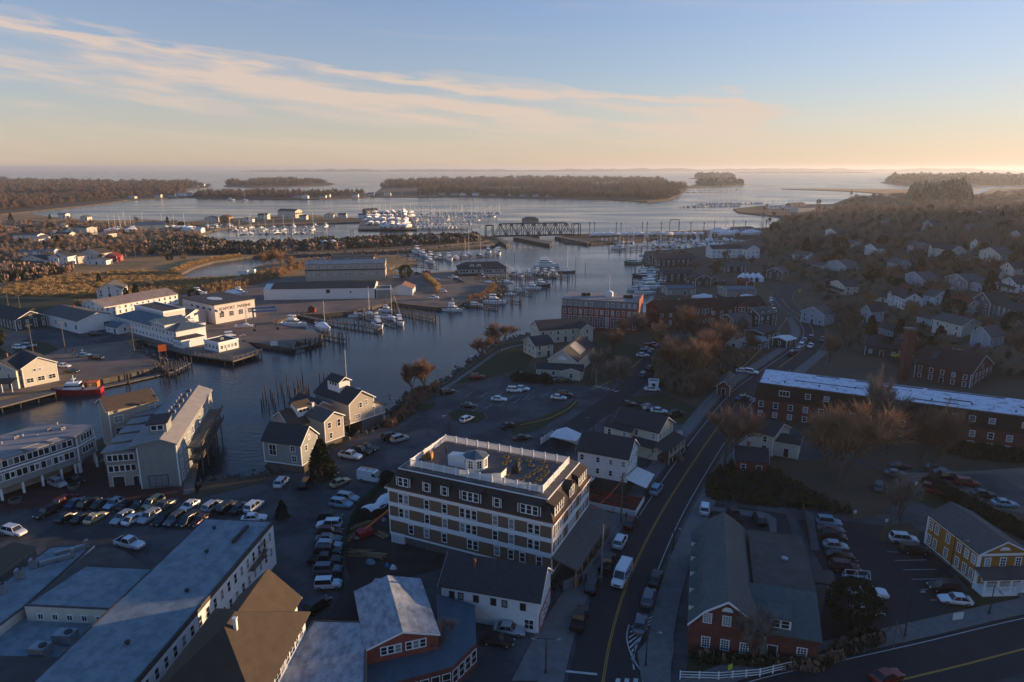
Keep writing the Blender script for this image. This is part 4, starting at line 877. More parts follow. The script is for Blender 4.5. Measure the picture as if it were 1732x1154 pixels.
# white building with red chimney pipe
b = Bld('white_gabled_building', 'white two storey building with dark gable roof and pink shop front on the main street', 'building', (747,988), (911,1016), (934,966), 5.6)
b.walls(white, -.1, 5.6, gable='x', rise=2.9); b.gable(dkroof, 5.6, 2.9, 'x', ov=.45); b.corners(0, 5.6)
for u in (1.6,3.0,5.4,8.1,9.8,12.6,14.6): 
    if u < b.L-.6: b.win('F', u, 3.6, .62, .95, style='dark', ny=1)
b.win('F', b.L-1.4, .6, 1.3, 1.5, nx=2); b.win('R', b.W*.5, 5.9, .9, 1.1)
mb = MB(); mb.box(b.L+.01,.1,.1,b.L+.12,b.W-.1,2.9); mb.build('pink_shopfront', mat('pink_paint', (.5,.13,.14), .7), b.root); b.row('R', 1.4, b.W-1.4, 4, .9, 1.0, 1.5, off=-.12)
mb = MB(); mb.tube((4.4,2.6,6.5),(4.4,2.6,9.0),.22,n=8); mb.build('flue_pipe', copper, b.root)
# white restaurant with awning
b = Bld('white_restaurant', 'white two storey restaurant with dark roof beside the street patio', 'restaurant', (978,761), (1062,776), (1089,755), 8.4)
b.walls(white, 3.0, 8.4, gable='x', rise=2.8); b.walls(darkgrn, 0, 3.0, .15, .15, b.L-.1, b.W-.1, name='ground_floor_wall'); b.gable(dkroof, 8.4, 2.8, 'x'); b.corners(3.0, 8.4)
for u in (.9,4.4,7.2,10.2): b.win('F', min(u, b.L-.9), 6.4, .7, 1.1, style='sash')
for u in (4.4,7.2): b.win('F', u, 3.9, .7, 1.1)
b.row('R', 1.0, b.W-1.0, 4, 6.2, .75, 1.3); b.row('R', 1.0, b.W-1.0, 4, 3.6, .75, 1.3); b.win('R', b.W/2, 8.7, .7, .9)
mb = MB(); mb.slab([(b.L+.05,-.4,4.0),(b.L+.05,b.W-1,4.0),(b.L+4.2,b.W-1,2.9),(b.L+4.2,-.4,2.9)], .1); mb.build('awning', white, b.root); b.posts([(b.L+4.0,-.2),(b.L+4.0,b.W/2),(b.L+4.0,b.W-1.2)], 0, 2.8, .12, dkmetal, 'awning_post')
mb = MB(); mb.box(-.5,-8,.25,b.L+4,-.2,.4); mb.build('patio_floor', barnred, b.root)
mb = MB(); mb.box(.5,-8.1,.3,b.L+4.1,-8,1.4); mb.build('patio_wall', white, b.root); mb = MB(); mb.box(b.L+4,-7.98,.3,b.L+4.1,-1.2,1.4); mb.build('patio_wall', white, b.root)
mb = MB(); [mb.box(1.2+i*.3,-1.6,.4+i*.3,1.55+i*.3,-.2,.52+i*.3) for i in range(9)]; mb.build('outside_stair', trim, b.root)['kind']='stuff'
mb = MB(); mb.box(-9,3,0,-.02,b.W-.5,3.2); mb.build('rear_annex', medroof, b.root)
for i, (x, y) in enumerate(((5,-3),(8,-5),(11,-3.5),(12.5,-6),(6,-6.3))):
    t = empty('patio_table', Vector(b.root.location)+Matrix.Rotation(b.ang,3,'Z')@Vector((x,y,.4)), b.ang, 'dark patio table with two benches, ' + ['nearest the outside stair','in the middle of the patio','closest to the awning','at the street corner of the patio','along the patio front wall'][i], 'table', 'patio tables')
    mb = MB(); mb.box(-.8,-.4,.7,.8,.4,.76); mb.box(-.06,-.3,0,.06,.3,.7); mb.build('table_top', dkmetal, t)
    for s_ in (-1, 1): mb = MB(); mb.box(-.8,s_*.75-.15,.4,.8,s_*.75+.15,.45); mb.box(-.6,s_*.75-.1,0,-.5,s_*.75+.1,.4); mb.box(.5,s_*.75-.1,0,.6,s_*.75+.1,.4); mb.build('bench', wood, t)
t = empty('white_marquee_tent', P(957,752), R(-25), 'white peaked marquee tent on the terrace behind the hotel', 'tent')
mb = MB(); mb.add([(-3.5,-2.5,2.4),(3.5,-2.5,2.4),(3.5,2.5,2.4),(-3.5,2.5,2.4),(0,0,4.6)], [(0,1,4),(1,2,4),(2,3,4),(3,0,4)]); mb.build('canopy', tarp, t)
for x in (-3.3, 3.3):
    for y in (-2.3, 2.3): mb = MB(); mb.tube((x,y,0),(x,y,2.4),.06); mb.build('tent_pole', metal, t)
t = empty('terrace_fence', P(920,745), 0, 'white panel fence around the raised terrace behind the hotel', 'fence'); o3 = t.location
rail('fence_panel', t, [tuple((P(*q)-o3)[:2]) for q in ((915,752),(934,740),(962,748),(990,757))], 0, 1.7, trim, .28, 2.0, bw=.1, big=True)
# pale yellow house with street porch
b = Bld('porch_house', 'pale yellow two storey house with dark roof and wide street porch with stairs', 'house', (1040,713), (1114,731), (1138,714), 7.3)
b.walls(paleyel, 0, 7.3, gable='x', rise=2.4); b.gable(dkroof, 7.3, 2.4, 'x', ov=.5); b.corners(0, 7.3); b.row('F', 1.5, b.L-1.2, 3, 5.3, .7, 1.3); b.row('R', 1.2, b.W-1.2, 4, 5.2, .7, 1.3); b.row('R', 1.2, b.W-1.2, 4, 1.9, .8, 1.5); b.win('F', b.L-1.2, 1.9, .8, 1.5)
mb = MB(); mb.slab([(b.L+.02,-2.4,4.9),(b.L+.02,b.W+.6,4.9),(b.L+3.2,b.W+.6,4.0),(b.L+3.2,-2.4,4.0)], .2); mb.slab([(3.6,-.02,4.9),(b.L+.01,-.02,4.9),(b.L+.01,-2.4,4.0),(3.6,-2.4,4.0)], .2); mb.build('porch_roof', dkroof, b.root)
mb = MB(); mb.box(b.L+.01,-.3,1.3,b.L+3.1,b.W+.5,1.5); mb.build('porch_floor', wood, b.root); b.posts([(b.L+3.0, -.2+i*(b.W+.6)/4) for i in range(5)], 0, 3.9, .18, paleyel); rail('porch_railing', b.root, [(b.L+3.0,-.2),(b.L+3.0,b.W+.4)], 1.5, .9, paleyel, .25)
mb = MB(); [mb.box(b.L+3.1+i*.3, 3.2, 0, b.L+3.4+i*.3, 4.8, 1.4-i*.22) for i in range(6)]; mb.build('porch_stairs', wood, b.root)['kind']='stuff'
b.walls(paleyel, 0, 6.2, -2.0, -1.4, 5.0, 0, name='wing_wall'); mb = MB(); mb.slab([(-2.3,-1.7,6.3),(5.3,-1.7,6.3),(5.3,1.2,7.9),(-2.3,1.2,7.9)], .2); mb.build('wing_roof', dkroof, b.root); b.row('F', -.6, 3.4, 2, 4.3, .8, 1.4, off=-1.4)
# ------------------------------------------------------------------ gambrel brick building, bottom right
b = Bld('gambrel_brick_building', 'red brick building with white edged gambrel roof and five small dormers', 'building', (1166,1054), (1292,1075), None, 4.4, W=25)
L_ = b.L; g = [(-.25,4.4),(L_*.2,6.9),(L_*.5,8.9),(L_*.8,6.9),(L_+.25,4.4)]
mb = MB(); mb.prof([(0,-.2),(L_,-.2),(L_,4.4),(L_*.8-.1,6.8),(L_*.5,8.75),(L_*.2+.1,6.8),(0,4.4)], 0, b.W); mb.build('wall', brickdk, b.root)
for i in range(4):
    (xa,za),(xb,zb) = g[i], g[i+1]; mb = MB(); mb.slab([(xa,-.35,za+.2),(xb,-.35,zb+.2),(xb,b.W+.3,zb+.2),(xa,b.W+.3,za+.2)], .18); mb.build('roof', greenroof if i < 2 else medroof, b.root)
    r = MB(); r.prof([(xa,za+.1),(xb,zb+.1),(xb,zb-.25),(xa,za-.25)], -.42, -.36); r.build('rake_board', trim, b.root)
for u in (L_*.24, L_*.5, L_*.76): b.win('F', u, 5.0, .95, 1.35, nx=3, ny=4); b.win('F', u, 1.1, .95, 1.5, nx=3, ny=4)
mb = MB(); mb.prof([(-.75,0)]+[(.75*math.cos(R(t)), .7*math.sin(R(t))) for t in range(0,181,30)][:-1], -.05, 0); mb.build('fanlight', trim, b.root, (L_*.5, 0, 7.1))
for i in range(5): b.dormer('L', b.W-3.2-i*4.4, 4.6, 1.7, 2.2, 1.3, greenroof, white, 1, .7, .9, .8, off=-.1)
mb = MB(); mb.box(L_+.01,1.2,0,L_+7.2,24,4.3); mb.build('side_wing_wall', brickdk, b.root)
mb = MB(); mb.slab([(L_-1.0,8.0,6.9),(L_+7.6,8.0,6.9),(L_+7.6,24.3,6.9),(L_-1.0,24.3,6.9)], .25); mb.build('side_wing_flat_roof', tarroof, b.root); mb = MB(); mb.box(L_+.02,8.2,4.3,L_+7.2,24,6.64); mb.build('side_wing_upper_wall', brickdk, b.root)
mb = MB(); mb.slab([(L_*.84,.7,4.4),(L_+7.5,.7,4.4),(L_+7.5,8.0,7.15),(L_*.84-.6,8.0,7.15)], .22); mb.build('side_wing_slope', greenroof, b.root); b.dormer('F', L_+2.2, 4.7, 2.7, 2.6, 1.5, greenroof, white, 2, .95, 1.1, .0, off=1.6)
b.win('F', L_+5.2, 1.0, 1.1, 1.5, nx=3, ny=4, off=1.2); b.door('F', L_+1.4, 1.2, 2.2, off=1.2); b.vent(L_+4, 16, 6.9, .4, .35)
mb = MB(); mb.box(L_-.3,-.25,0,L_+.4,.5,4.3); mb.build('corner_pilaster', stone, b.root)
mb = MB(); mb.box(L_+8.2,17.5,2.7,L_+12.2,21.5,3.0); mb.build('entrance_canopy', tarroof, b.root); b.posts([(L_+8.6,17.9),(L_+11.8,17.9),(L_+11.8,21.1)], 0, 2.7, .35)
# ------------------------------------------------------------------ ochre house, bottom right
b = Bld('ochre_house', 'ochre yellow clapboard house with white trim, columned porch and dark roof', 'house', (1571,870), (1658,937), (1745,938), 6.2)
b.walls(yellowp, .7, 6.2, gable='x', rise=2.0); b.walls(stone, -.2, .7, .1, .1, b.L-.1, b.W-.1, name='foundation'); b.gable(medroof, 6.2, 2.0, 'x', ov=.3); b.corners(.7, 6.2, w=.35); b.belt(5.75, .42, e=.04); b.belt(.6, .2, e=.04)
for u in (1.1,2.7,5.6,8.4,10.2,11.8): b.win('F', min(u,b.L-.7), 3.9, .75, 1.4, nx=2, ny=3); b.win('F', min(u,b.L-.7), 1.2, .75, 1.5, nx=2, ny=3)
b.row('R', 1.5, b.W-1.5, 3, 3.9, .8, 1.4, nx=2, ny=3); b.row('R', 1.5, b.W-1.5, 3, 1.2, .8, 1.5, nx=2, ny=3)
mb = MB(); mb.prof([(-.9,0)]+[(.9*math.cos(R(t)), .6*math.sin(R(t))) for t in range(0,181,30)][:-1], -.06, 0); x, y, a = b.at('R', b.W/2); mb.build('fanlight', trim, b.root, (x, y, 6.7), a)
mb = MB(); mb.slab([(b.L+.02,-.6,3.9),(b.L+.02,b.W+.5,3.9),(b.L+2.6,b.W+.5,3.2),(b.L+2.6,-.6,3.2)], .2); mb.build('porch_roof', tarroof, b.root); mb = MB(); mb.box(b.L+.05,-.4,3.0,b.L+2.5,b.W+.4,3.02); mb.box(b.L+2.3,-.4,2.8,b.L+2.5,b.W+.4,3.0); mb.build('porch_beam', trim, b.root)
mb = MB(); mb.box(b.L+.02,-.4,.1,b.L+2.5,b.W+.4,.75); mb.build('porch_floor', trim, b.root); b.posts([(b.L+2.35, -.2+i*(b.W+.4)/4) for i in range(5)], .75, 2.8, .25); rail('porch_railing', b.root, [(b.L+2.4,-.2),(b.L+2.4,b.W*.6)], .75, .9, trim, .2)
mb = MB(); [mb.box(b.L+2.6+i*.3, b.W*.65, 0, b.L+2.9+i*.3, b.W*.9, .7-i*.17) for i in range(4)]; mb.build('porch_stairs', concrete, b.root)['kind']='stuff'
# ------------------------------------------------------------------ long brick apartment block
b = Bld('brick_apartment_block', 'long brick apartment block with brown mansard and patchy white flat roof', 'building', (1280,648), (1732,706), None, 9.6, W=15.5)
b.L += 22; L_ = b.L
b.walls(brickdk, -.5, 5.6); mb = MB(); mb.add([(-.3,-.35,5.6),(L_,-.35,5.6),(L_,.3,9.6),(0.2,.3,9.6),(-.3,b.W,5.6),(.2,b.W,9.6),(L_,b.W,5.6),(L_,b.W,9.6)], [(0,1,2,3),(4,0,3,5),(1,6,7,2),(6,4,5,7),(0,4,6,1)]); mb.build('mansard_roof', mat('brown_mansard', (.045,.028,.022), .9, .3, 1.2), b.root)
b.flat(mat('patchy_white_roof', (.62,.66,.74), .7, col2=(.32,.35,.42), scale=.5, detail=12, thr=(.36,.5)), 9.55, .6, .6, L_, b.W-.6, t=.1); b.flat(tarroof, 9.4, .2, .3, L_, b.W, par=.18, t=.12, pm=tarroof, name='roof_edge', pw=.5)
q = mat('dark_roof_patch', (.05,.05,.055), .8)
for x0, x1, y0, y1 in ((9,26,6.6,7.2),(30,34,9.5,10.2),(24,40,13.4,14.4),(41,58,13.6,14.5),(37,47,3.2,4.0),(44,50,6.6,7.6),(60,72,7.5,8.3),(14,20,13.6,14.4)): mb = MB(); mb.box(x0,y0,9.652,x1,y1,9.69); mb.build('roof_patch', q, b.root)
rr = random.Random(4)
for i in range(16): b.vent(2.5+i*4.3, 2.2+rr.random()*10, 9.65, .3, .16, dkmetal if i % 2 else metal)
for i in range(22): b.win('F', 1.6+i*(L_-3.2)/21, 3.2, 1.0, 1.4, ny=2); b.win('F', 1.6+i*(L_-3.2)/21, .6, 1.0, 1.3)
for u in (7.2,): b.win('F', u, 7.0, 2.4, 1.3, nx=3, ny=1, off=-.18)
for u in (13,17.5,46,49.5,53.5,60): b.win('F', u, 7.1, 1.1, 1.2, off=-.18)
b.row('L', 2, b.W-2, 4, 3.2, 1.0, 1.4)
# small white house in front of it, and its addition; low brick house
house('small white clapboard house with dark roof standing before the brick apartments', (1254,722), (1309,738), 8, 5.2, 1.9, offwhite, dkroof, z=5.2, C=None, ws=2.6, chim=True)
house('low white addition with shed roof right of the small white house', (1311,745), (1352,752), 5, 3.8, .9, offwhite, dkroof, z=3.8, chim=False)
b = house('low dark red brick house half hidden by bare trees beside the sidewalk', (1243,800), (1296,806), 8, 3.2, 1.6, brickdk, dkroof, chim=True, corner=False)
# ------------------------------------------------------------------ brick mill on the river and its long neighbour
b = Bld('brick_mill', 'five storey red brick mill on the river with grey top floor and pale flat roof', 'mill', (950,505), (1080,512), None, 12.8, W=17)
L_ = b.L
b.walls(brick, -1.6, 9.6); b.walls(mat('grey_top_floor', (.2,.21,.23), .7, .15, 1), 9.6, 12.7, .25, .25, L_-.25, b.W-.25, name='top_floor_wall'); b.belt(9.5, .15, e=.1, m=dkmetal); b.flat(greyflat, 12.7, ov=.2, t=.2)
b.walls(brick, -1.6, 13.6, L_-.3, .6, L_+.25, b.W-.6, name='end_wall')
for i in range(14):
    u = 1.4 + i*(L_-2.8)/13; b.win('F', u, 6.9, .9, 1.7, nx=2); b.win('F', u, 1.4, 1.15, 4.4, nx=2, ny=4)
    if i not in (6, 7): b.win('F', u, 10.3, .75, 1.4, off=.25, nx=2)
b.row('R', 2, b.W-2, 6, 6.9, .9, 1.7, off=-.25); b.row('R', 2, b.W-2, 6, 2.4, 1, 2, off=-.25)
for x, y, w in ((8,8,2.0),(10,8.6,1.6),(26,8,2.2),(28,9,1.6)): b.unit(x, y, 12.95, w, 1.4, 1.2, dkmetal)
mb = MB(); mb.box(17,9,12.9,20,12,14.4); mb.add([(16.8,8.8,14.4),(20.2,8.8,14.4),(20.2,12.2,14.4),(16.8,12.2,14.4),(18.5,10.5,15.6)],[(0,1,4),(1,2,4),(2,3,4),(3,0,4)]); mb.build('roof_house', white, b.root); mb = MB(); mb.tube((18.5,10.5,15.4),(18.5,10.5,22),.09); mb.build('flag_pole', trim, b.root); mb = MB(); mb.tube((20.4,10,12.9),(20.4,10,19),.06); mb.build('antenna', metal, b.root)
b = Bld('long_brick_row', 'long dark red brick row with brown roof and two gabled wall dormers', 'building', (1113,558), (1294,548), None, 0.0, W=13)
L_ = b.L
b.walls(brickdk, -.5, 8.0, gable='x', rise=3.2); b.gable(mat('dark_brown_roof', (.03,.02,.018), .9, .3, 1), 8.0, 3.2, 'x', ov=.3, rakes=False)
for i in range(13): b.win('F', 1.5+i*(L_-3)/12, 5.4, .95, 1.3); b.win('F', 1.5+i*(L_-3)/12, 2.0, .95, 1.6)
for u in (L_*.42, L_*.76): b.dormer('F', u, 5.6, 6, 3.5, 3.0, MATS['dark_brown_roof'], brickdk, 2, 1.2, 1.6, 1.9, off=-.35)
for i in range(6): b.vent(3+i*(L_-6)/5, 6.2, 11, .5, .25)
for u in (5, 16, 29, 41): b.chimney(min(u, L_-2), 7.5, 10.5, 12.6, copper, .9)
# church-like pale yellow community building
b = house('pale yellow meeting hall with a half round white window in its gable', (928,607), (975,612), 22, 5.0, 3.5, paleyel, dkroof, axis='y', z=5.0, chim=False, win=False)
mb = MB(); mb.prof([(-1.5,0)]+[(1.5*math.cos(R(t)), 1.3*math.sin(R(t))) for t in range(0,181,20)][:-1], -.08, 0); mb.build('half_round_window', trim, b.root, (b.L/2, -.002, 5.1))
mb = MB(); hh_ = lambda x: 5.0+3.5*(b.L-x)/(b.L/2); mb.slab([(b.L-.6,6,hh_(b.L-.6)),(b.L-.6,13,hh_(b.L-.6)),(b.L/2+.5,13,hh_(b.L/2+.5)),(b.L/2+.5,6,hh_(b.L/2+.5))], .12); mb.build('solar_panel', greyflat, b.root, (0,0,.42))
b2 = house('front wing of the meeting hall with two small gables and a porch light', (907,638), (985,642), 6, 2.9, 1.0, paleyel, dkroof, chim=False, ws=3.2, cross=(11.5,6,1.6)); 
b3 = house('rear wing of the meeting hall with long dark roof and dormer windows', (905,606), (935,602), 9, 4.6, 2.2, paleyel, dkroof, chim=False, ws=2.4)
b4 = house('farthest dark roofed wing of the meeting hall nearest the river', (912,582), (1000,575), 10, 5.4, 2.6, paleyel, dkroof, chim=False, cross=(19,5,2.5))
house('small red roadside shop with white trimmed gable', (1212,668), (1234,671), 11, 3.0, 1.5, barnred, medroof, axis='y', chim=False)
house('tiny white ticket kiosk with flat roof beside the river road', (1097,660), (1113,661), 2.4, 2.5, .3, white, medroof, chim=False, flat=True, name='kiosk', cat='kiosk')
# shops at the road bend
for A_, B_, w, h, r_, wm, rm, ax, lab in (
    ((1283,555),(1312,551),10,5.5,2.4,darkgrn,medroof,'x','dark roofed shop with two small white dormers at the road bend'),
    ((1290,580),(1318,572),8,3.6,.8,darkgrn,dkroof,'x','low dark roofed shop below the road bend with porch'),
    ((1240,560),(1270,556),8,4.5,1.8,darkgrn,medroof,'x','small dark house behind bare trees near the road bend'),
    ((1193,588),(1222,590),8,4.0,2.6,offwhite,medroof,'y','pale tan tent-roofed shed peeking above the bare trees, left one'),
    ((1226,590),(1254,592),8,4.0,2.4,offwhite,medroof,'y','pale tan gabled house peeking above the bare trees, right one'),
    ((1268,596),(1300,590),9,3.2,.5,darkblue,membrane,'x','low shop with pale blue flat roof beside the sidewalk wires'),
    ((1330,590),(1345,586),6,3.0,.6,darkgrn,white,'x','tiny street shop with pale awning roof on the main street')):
    house(lab, A_, B_, w, h, r_, wm, rm, ax, gz=False, chim=(r_ > 2), dorm=(2.5,6) if 'dormers' in lab else None)
b = house('dark brick arts hall with low brown roof and a bright skylight behind the apartments', (1545,640), (1640,655), 18, 5.2, 4.2, brickdk, mat('russet_roof', (.06,.035,.028), .9), chim=True, gz=True)
mb = MB(); mb.slab([(3.0,2.2,6.75),(4.6,2.2,6.75),(4.6,6.4,8.8),(3.0,6.4,8.8)], .1); mb.build('skylight', glass, b.root)
# ------------------------------------------------------------------ houses on the wooded hillside
HH = [ # A, B, W, h, rise, wall, roof, axis, label, opts
 ((1354,545),(1392,552),9,5.0,2.6,paleblue,medroof,'y','white and pale blue roadside house inside the curve of the road',dict(cross=None)),
 ((1404,492),(1428,500),7,5.0,2.0,paleyel,dkroof,'y','pale yellow cottage with green-grey gable, left of the white house row',dict(porch=('F',1.8,2.4))),
 ((1430,494),(1452,492),7,4.4,1.8,paleyel,dkroof,'x','pale yellow rear wing with low dark roof beside the cottage',{}),
 ((1474,508),(1500,512),7,2.8,1.5,paleyel,dkroof,'x','low pale yellow bungalow in front of the bright white house',{}),
 ((1500,512),(1528,524),8,5.4,2.4,white,dkroof,'x','bright white two storey house with yellow side wing, middle of the hillside',dict(cross=(6.5,3,1.2))),
 ((1400,456),(1430,462),8,5.0,2.6,paleblue,medroof,'y','large blue-white house with twin roofs above the road curve',{}),
 ((1373,455),(1392,456),6,3.0,1.6,white,medroof,'x','small white house left of the twin roofed house',{}),
 ((1530,478),(1560,484),8,4.4,2.6,paleblue,medroof,'y','pale blue gabled house among dark evergreens',{}),
 ((1574,432),(1606,438),9,5.6,3.0,offwhite,dkroof,'x','cream house with steep cross gables high on the hillside',dict(cross=(3,4,2))),
 ((1655,440),(1690,444),8,5.0,3.0,offwhite,medroof,'y','pale steep gabled house at the right edge of the hilltop lane',{}),
 ((1640,425),(1656,427),6,5.0,2.6,white,medroof,'y','narrow white gabled house left of the lane car',{}),
 ((1597,488),(1634,492),9,5.6,2.6,greyblue,medroof,'y','tall grey house with cream gable facing the town',{}),
 ((1640,490),(1662,494),7,4.4,1.8,paleblue,medroof,'x','low pale blue house right of the tall grey one',{}),
 ((1693,490),(1718,496),7,4.4,2.2,white,dkroof,'y','small white gabled house with balcony near the right edge',dict(porch=('F',2,2.4))),
 ((1645,528),(1672,534),8,6.0,3.2,darkblue,dkroof,'y','dark slate blue house with steep gable and white trim',{}),
 ((1676,532),(1745,550),8,4.6,2.0,darkblue,dkroof,'x','long slate blue house with white corner boards at the right edge',{}),
 ((1550,548),(1574,552),7,3.4,1.2,paleblue,brnroof,'x','pale blue cottage with brown roof below the white house',{}),
 ((1576,562),(1625,570),9,5.5,2.2,offwhite,medroof,'x','pale grey house behind a large bare tree',{}),
 ((1600,530),(1632,534),7,5.0,2.4,offwhite,barnred,'x','pale house with a red-brown roof beside the slate blue one',{}),
 ((1462,600),(1520,606),9,3.6,2.6,darkgrn,dkroof,'x','dark low house under bare trees behind the main street',{}),
 ((1486,566),(1530,578),6,3.4,1.6,paleblue,dkroof,'x','low house with light blue walls and a dark roof in the trees',{}),
 ((1640,586),(1672,590),8,5.0,2.8,paleblue,medroof,'y','blue-white gabled house near the right edge above the arts hall',{}),
 ((1500,404),(1530,406),9,4.6,1.4,white,dkroof,'x','pale white framed building half hidden in far brown woods',{}),
 ((1425,366),(1455,367),9,4.6,2.0,darkgrn,dkroof,'x','dark two storey house on the far wooded slope',{}),
 ((1296,472),(1322,475),9,5.0,2.4,darkgrn,medroof,'y','dark gabled house left of the road curve',{}),
 ((1340,440),(1366,441),8,4.4,2.0,white,medroof,'x','small pale house deep in the brown trees above the marina',{}),
 ((1650,365),(1680,368),9,4.0,1.6,white,barnred,'x','far low white house on the ridge at right',{}),
 ((1455,345),(1480,346),10,4.4,1.8,offwhite,medroof,'x','far tan house near the harbour on the right shore',{}),
]
for i, (x, y, lab) in enumerate(((1420,420,'pale house tucked in brown woods above the yellow-green tree'),(1462,430,'grey roofed pale house uphill of the twin roofed house'),(1535,425,'white cottage left of the cream cross-gabled house'),(1705,412,'pale house high at the right edge'),(1625,395,'small white far house on the upper slope'),(1560,390,'cream far house on the upper slope'),(1490,382,'blue-white far house in the ridge woods'),(1395,400,'pale far house above the marina inn'),(1500,455,'white house uphill of the evergreens'),(1690,470,'pale house above the balcony house'),(1560,515,'cream house behind the bright white one'),(1455,545,'pale cottage in the hollow below the cottages'))):
    HH.append(((x,y),(x+22-i%3*3,y+1+i%3),8,4.6+i%2,2.4,[offwhite,white,paleblue][i%3],[medroof,dkroof][i%2],'xy'[i%2],lab,{}))
for A_, B_, w, h, r_, wm, rm, ax, lab, op in HH: house(lab, A_, B_, w, h, r_, wm, rm, ax, gz=True, group=None, ws=2.9, **op)
# ------------------------------------------------------------------ buildings along the right bank marina
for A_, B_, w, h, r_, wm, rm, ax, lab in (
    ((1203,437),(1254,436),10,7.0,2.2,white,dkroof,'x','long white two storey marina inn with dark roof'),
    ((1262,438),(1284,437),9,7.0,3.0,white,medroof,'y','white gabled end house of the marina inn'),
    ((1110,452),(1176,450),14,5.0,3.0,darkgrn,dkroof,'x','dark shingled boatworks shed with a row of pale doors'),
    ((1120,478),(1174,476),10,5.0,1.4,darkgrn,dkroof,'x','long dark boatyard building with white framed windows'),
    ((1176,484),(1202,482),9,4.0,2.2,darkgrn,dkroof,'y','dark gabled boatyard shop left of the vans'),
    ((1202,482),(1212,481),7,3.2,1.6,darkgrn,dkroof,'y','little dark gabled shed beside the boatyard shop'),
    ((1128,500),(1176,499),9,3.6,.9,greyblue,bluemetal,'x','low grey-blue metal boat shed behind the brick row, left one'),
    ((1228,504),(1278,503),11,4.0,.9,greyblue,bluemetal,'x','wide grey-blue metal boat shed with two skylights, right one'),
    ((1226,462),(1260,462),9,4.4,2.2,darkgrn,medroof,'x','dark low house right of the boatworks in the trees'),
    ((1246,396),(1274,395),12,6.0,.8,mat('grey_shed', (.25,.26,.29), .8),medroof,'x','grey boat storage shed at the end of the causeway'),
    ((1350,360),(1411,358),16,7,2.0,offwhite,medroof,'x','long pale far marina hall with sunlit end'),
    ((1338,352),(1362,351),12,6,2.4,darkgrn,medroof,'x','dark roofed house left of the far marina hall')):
    house(lab, A_, B_, w, h, r_, wm, rm, ax, chim=False, ws=3.4)
def lettering(body, size, m, parent, loc, rot, al='LEFT'):
    f = bpy.data.curves.new('t', 'FONT'); f.body = body; f.size = size; f.extrude = .03; f.align_x = al; o = bpy.data.objects.new('t', f); COL.objects.link(o)
    me = bpy.data.meshes.new_from_object(o.evaluated_get(bpy.context.evaluated_depsgraph_get())); bpy.data.objects.remove(o); me.materials.clear(); me.materials.append(m)
    q = link('lettering', me, parent, loc); q.rotation_euler = rot; q['kind'] = 'stuff'; return q
# ------------------------------------------------------------------ left bank buildings
b = Bld('boatyard_hall', 'long pale boatyard hall with brown roof, lettered sunlit front and four green windows', 'hall', (362,517), (430,506), (367,496), 8.3)
b.walls(pinkish, 0, 8.3); b.flat(tarroof, 8.3, ov=.5, t=.35)
for i in range(4): b.win('F', b.L*(.16+.235*i), 2.6, 2.0, 2.1, nx=3, ny=3, style='thin')
for i in range(7): b.win('L', 3+i*5.2, 5.6, 2.6, 1.0, nx=2, ny=1, style='thin')
lettering('SEAPORT  MARINE', 1.85, mat('brown_letters', (.2,.09,.05), .7), b.root, (b.L*.5, -.06, 5.65), (R(90),0,0), 'CENTER')
mb = MB(); mb.prism([(8+2.6*math.cos(R(t)), 14+5*math.sin(R(t))) for t in range(0,360,30)], 8.66, 8.68); mb.build('pale_roof_patch', white, b.root)
house('white gabled workshop joined to the left of the lettered boatyard hall', (314,558), (350,546), 16, 5.2, 1.9, pinkish, medroof, 'y', chim=False, win=False)
b = house('tall pale boatyard store with brown roof and two narrow green windows', (276,529), (312,523), None, 8.6, .3, pinkish, tarroof, z=8.6, C=(262,512), chim=False, win=False, flat=True); b.win('F', b.L*.35, 3.0, 1.2, 3.0, nx=2, style='thin'); b.win('F', b.L*.75, 2.8, 1.2, 3.6, nx=2, style='thin'); b.row('L', 4, b.W-4, 4, 5.6, 1.8, 1.4)
b = Bld('riverside_inn', 'long white two storey inn with blue-grey hipped roofs and rows of windows above the inlet', 'inn', (198,556), (300,585), None, 0.0, W=12)
b.walls(white, -1, 5.6); b.hip(bluemetal, 5.65, 2.2, ov=.5); L_ = b.L
for i in range(18): b.win('F', 1+i*(L_-2)/17, 3.6, .75, 1.2); b.win('F', 1+i*(L_-2)/17, .9, .75, 1.2)
mb = MB(); mb.prof([(L_-16,5.7),(L_-6,5.7),(L_-6,7.6),(L_-11,9.2),(L_-16,7.6)], -1.0, 8); mb.build('gable_wing_wall', white, b.root); b.gable(bluemetal, 7.6, 1.6, 'y', L_-16, -1.0, L_-6, 8, .6, name='gable_wing_roof')
for i in range(5): b.win('F', L_-15+i*1.9, 6.1, .9, 1.1, off=-1.0)
b.walls(white, -.5, 3.2, L_-.02, -1.5, L_+6, 8, name='low_wing_wall'); b.flat(tarroof, 3.2, L_, -1.5, L_+6, 8, name='low_wing_roof'); 
for i in range(4): b.win('F', L_+1+i*1.4, 1.0, .7, 1.2, off=-1.5)
house('long white warehouse with rusty striped metal roof behind the inn', (176,520), (300,498), 17, 4.8, 2.4, white, rustroof, 'x', z=4.8, chim=False)
b = house('white building with blue-grey roof, four square dark windows and a brick chimney', (75,549), (135,565), 15, 5.2, 2.2, white, medroof, 'x', win=False); b.row('F', 2.5, b.L-2.5, 4, 1.6, 1.7, 1.8, nx=2, style='thin'); b.win('R', b.W-4, 1.4, 2.4, 1.8, nx=2)
house('low brick chimneyed link building between the white building and the inn', (165,556), (196,552), 9, 3.4, 1.0, barnred, bluemetal, 'x', chim=True)
house('small white octagonal-looking office with blue roof beside the inn', (180,562), (200,566), 6, 2.8, 1.3, white, bluemetal, 'x', chim=False)
house('cream gabled cottage with six paned gable window at the edge of the marsh', (165,505), (207,503), 13, 4.4, 3.0, white, medroof, 'y', chim=False, porch=None)
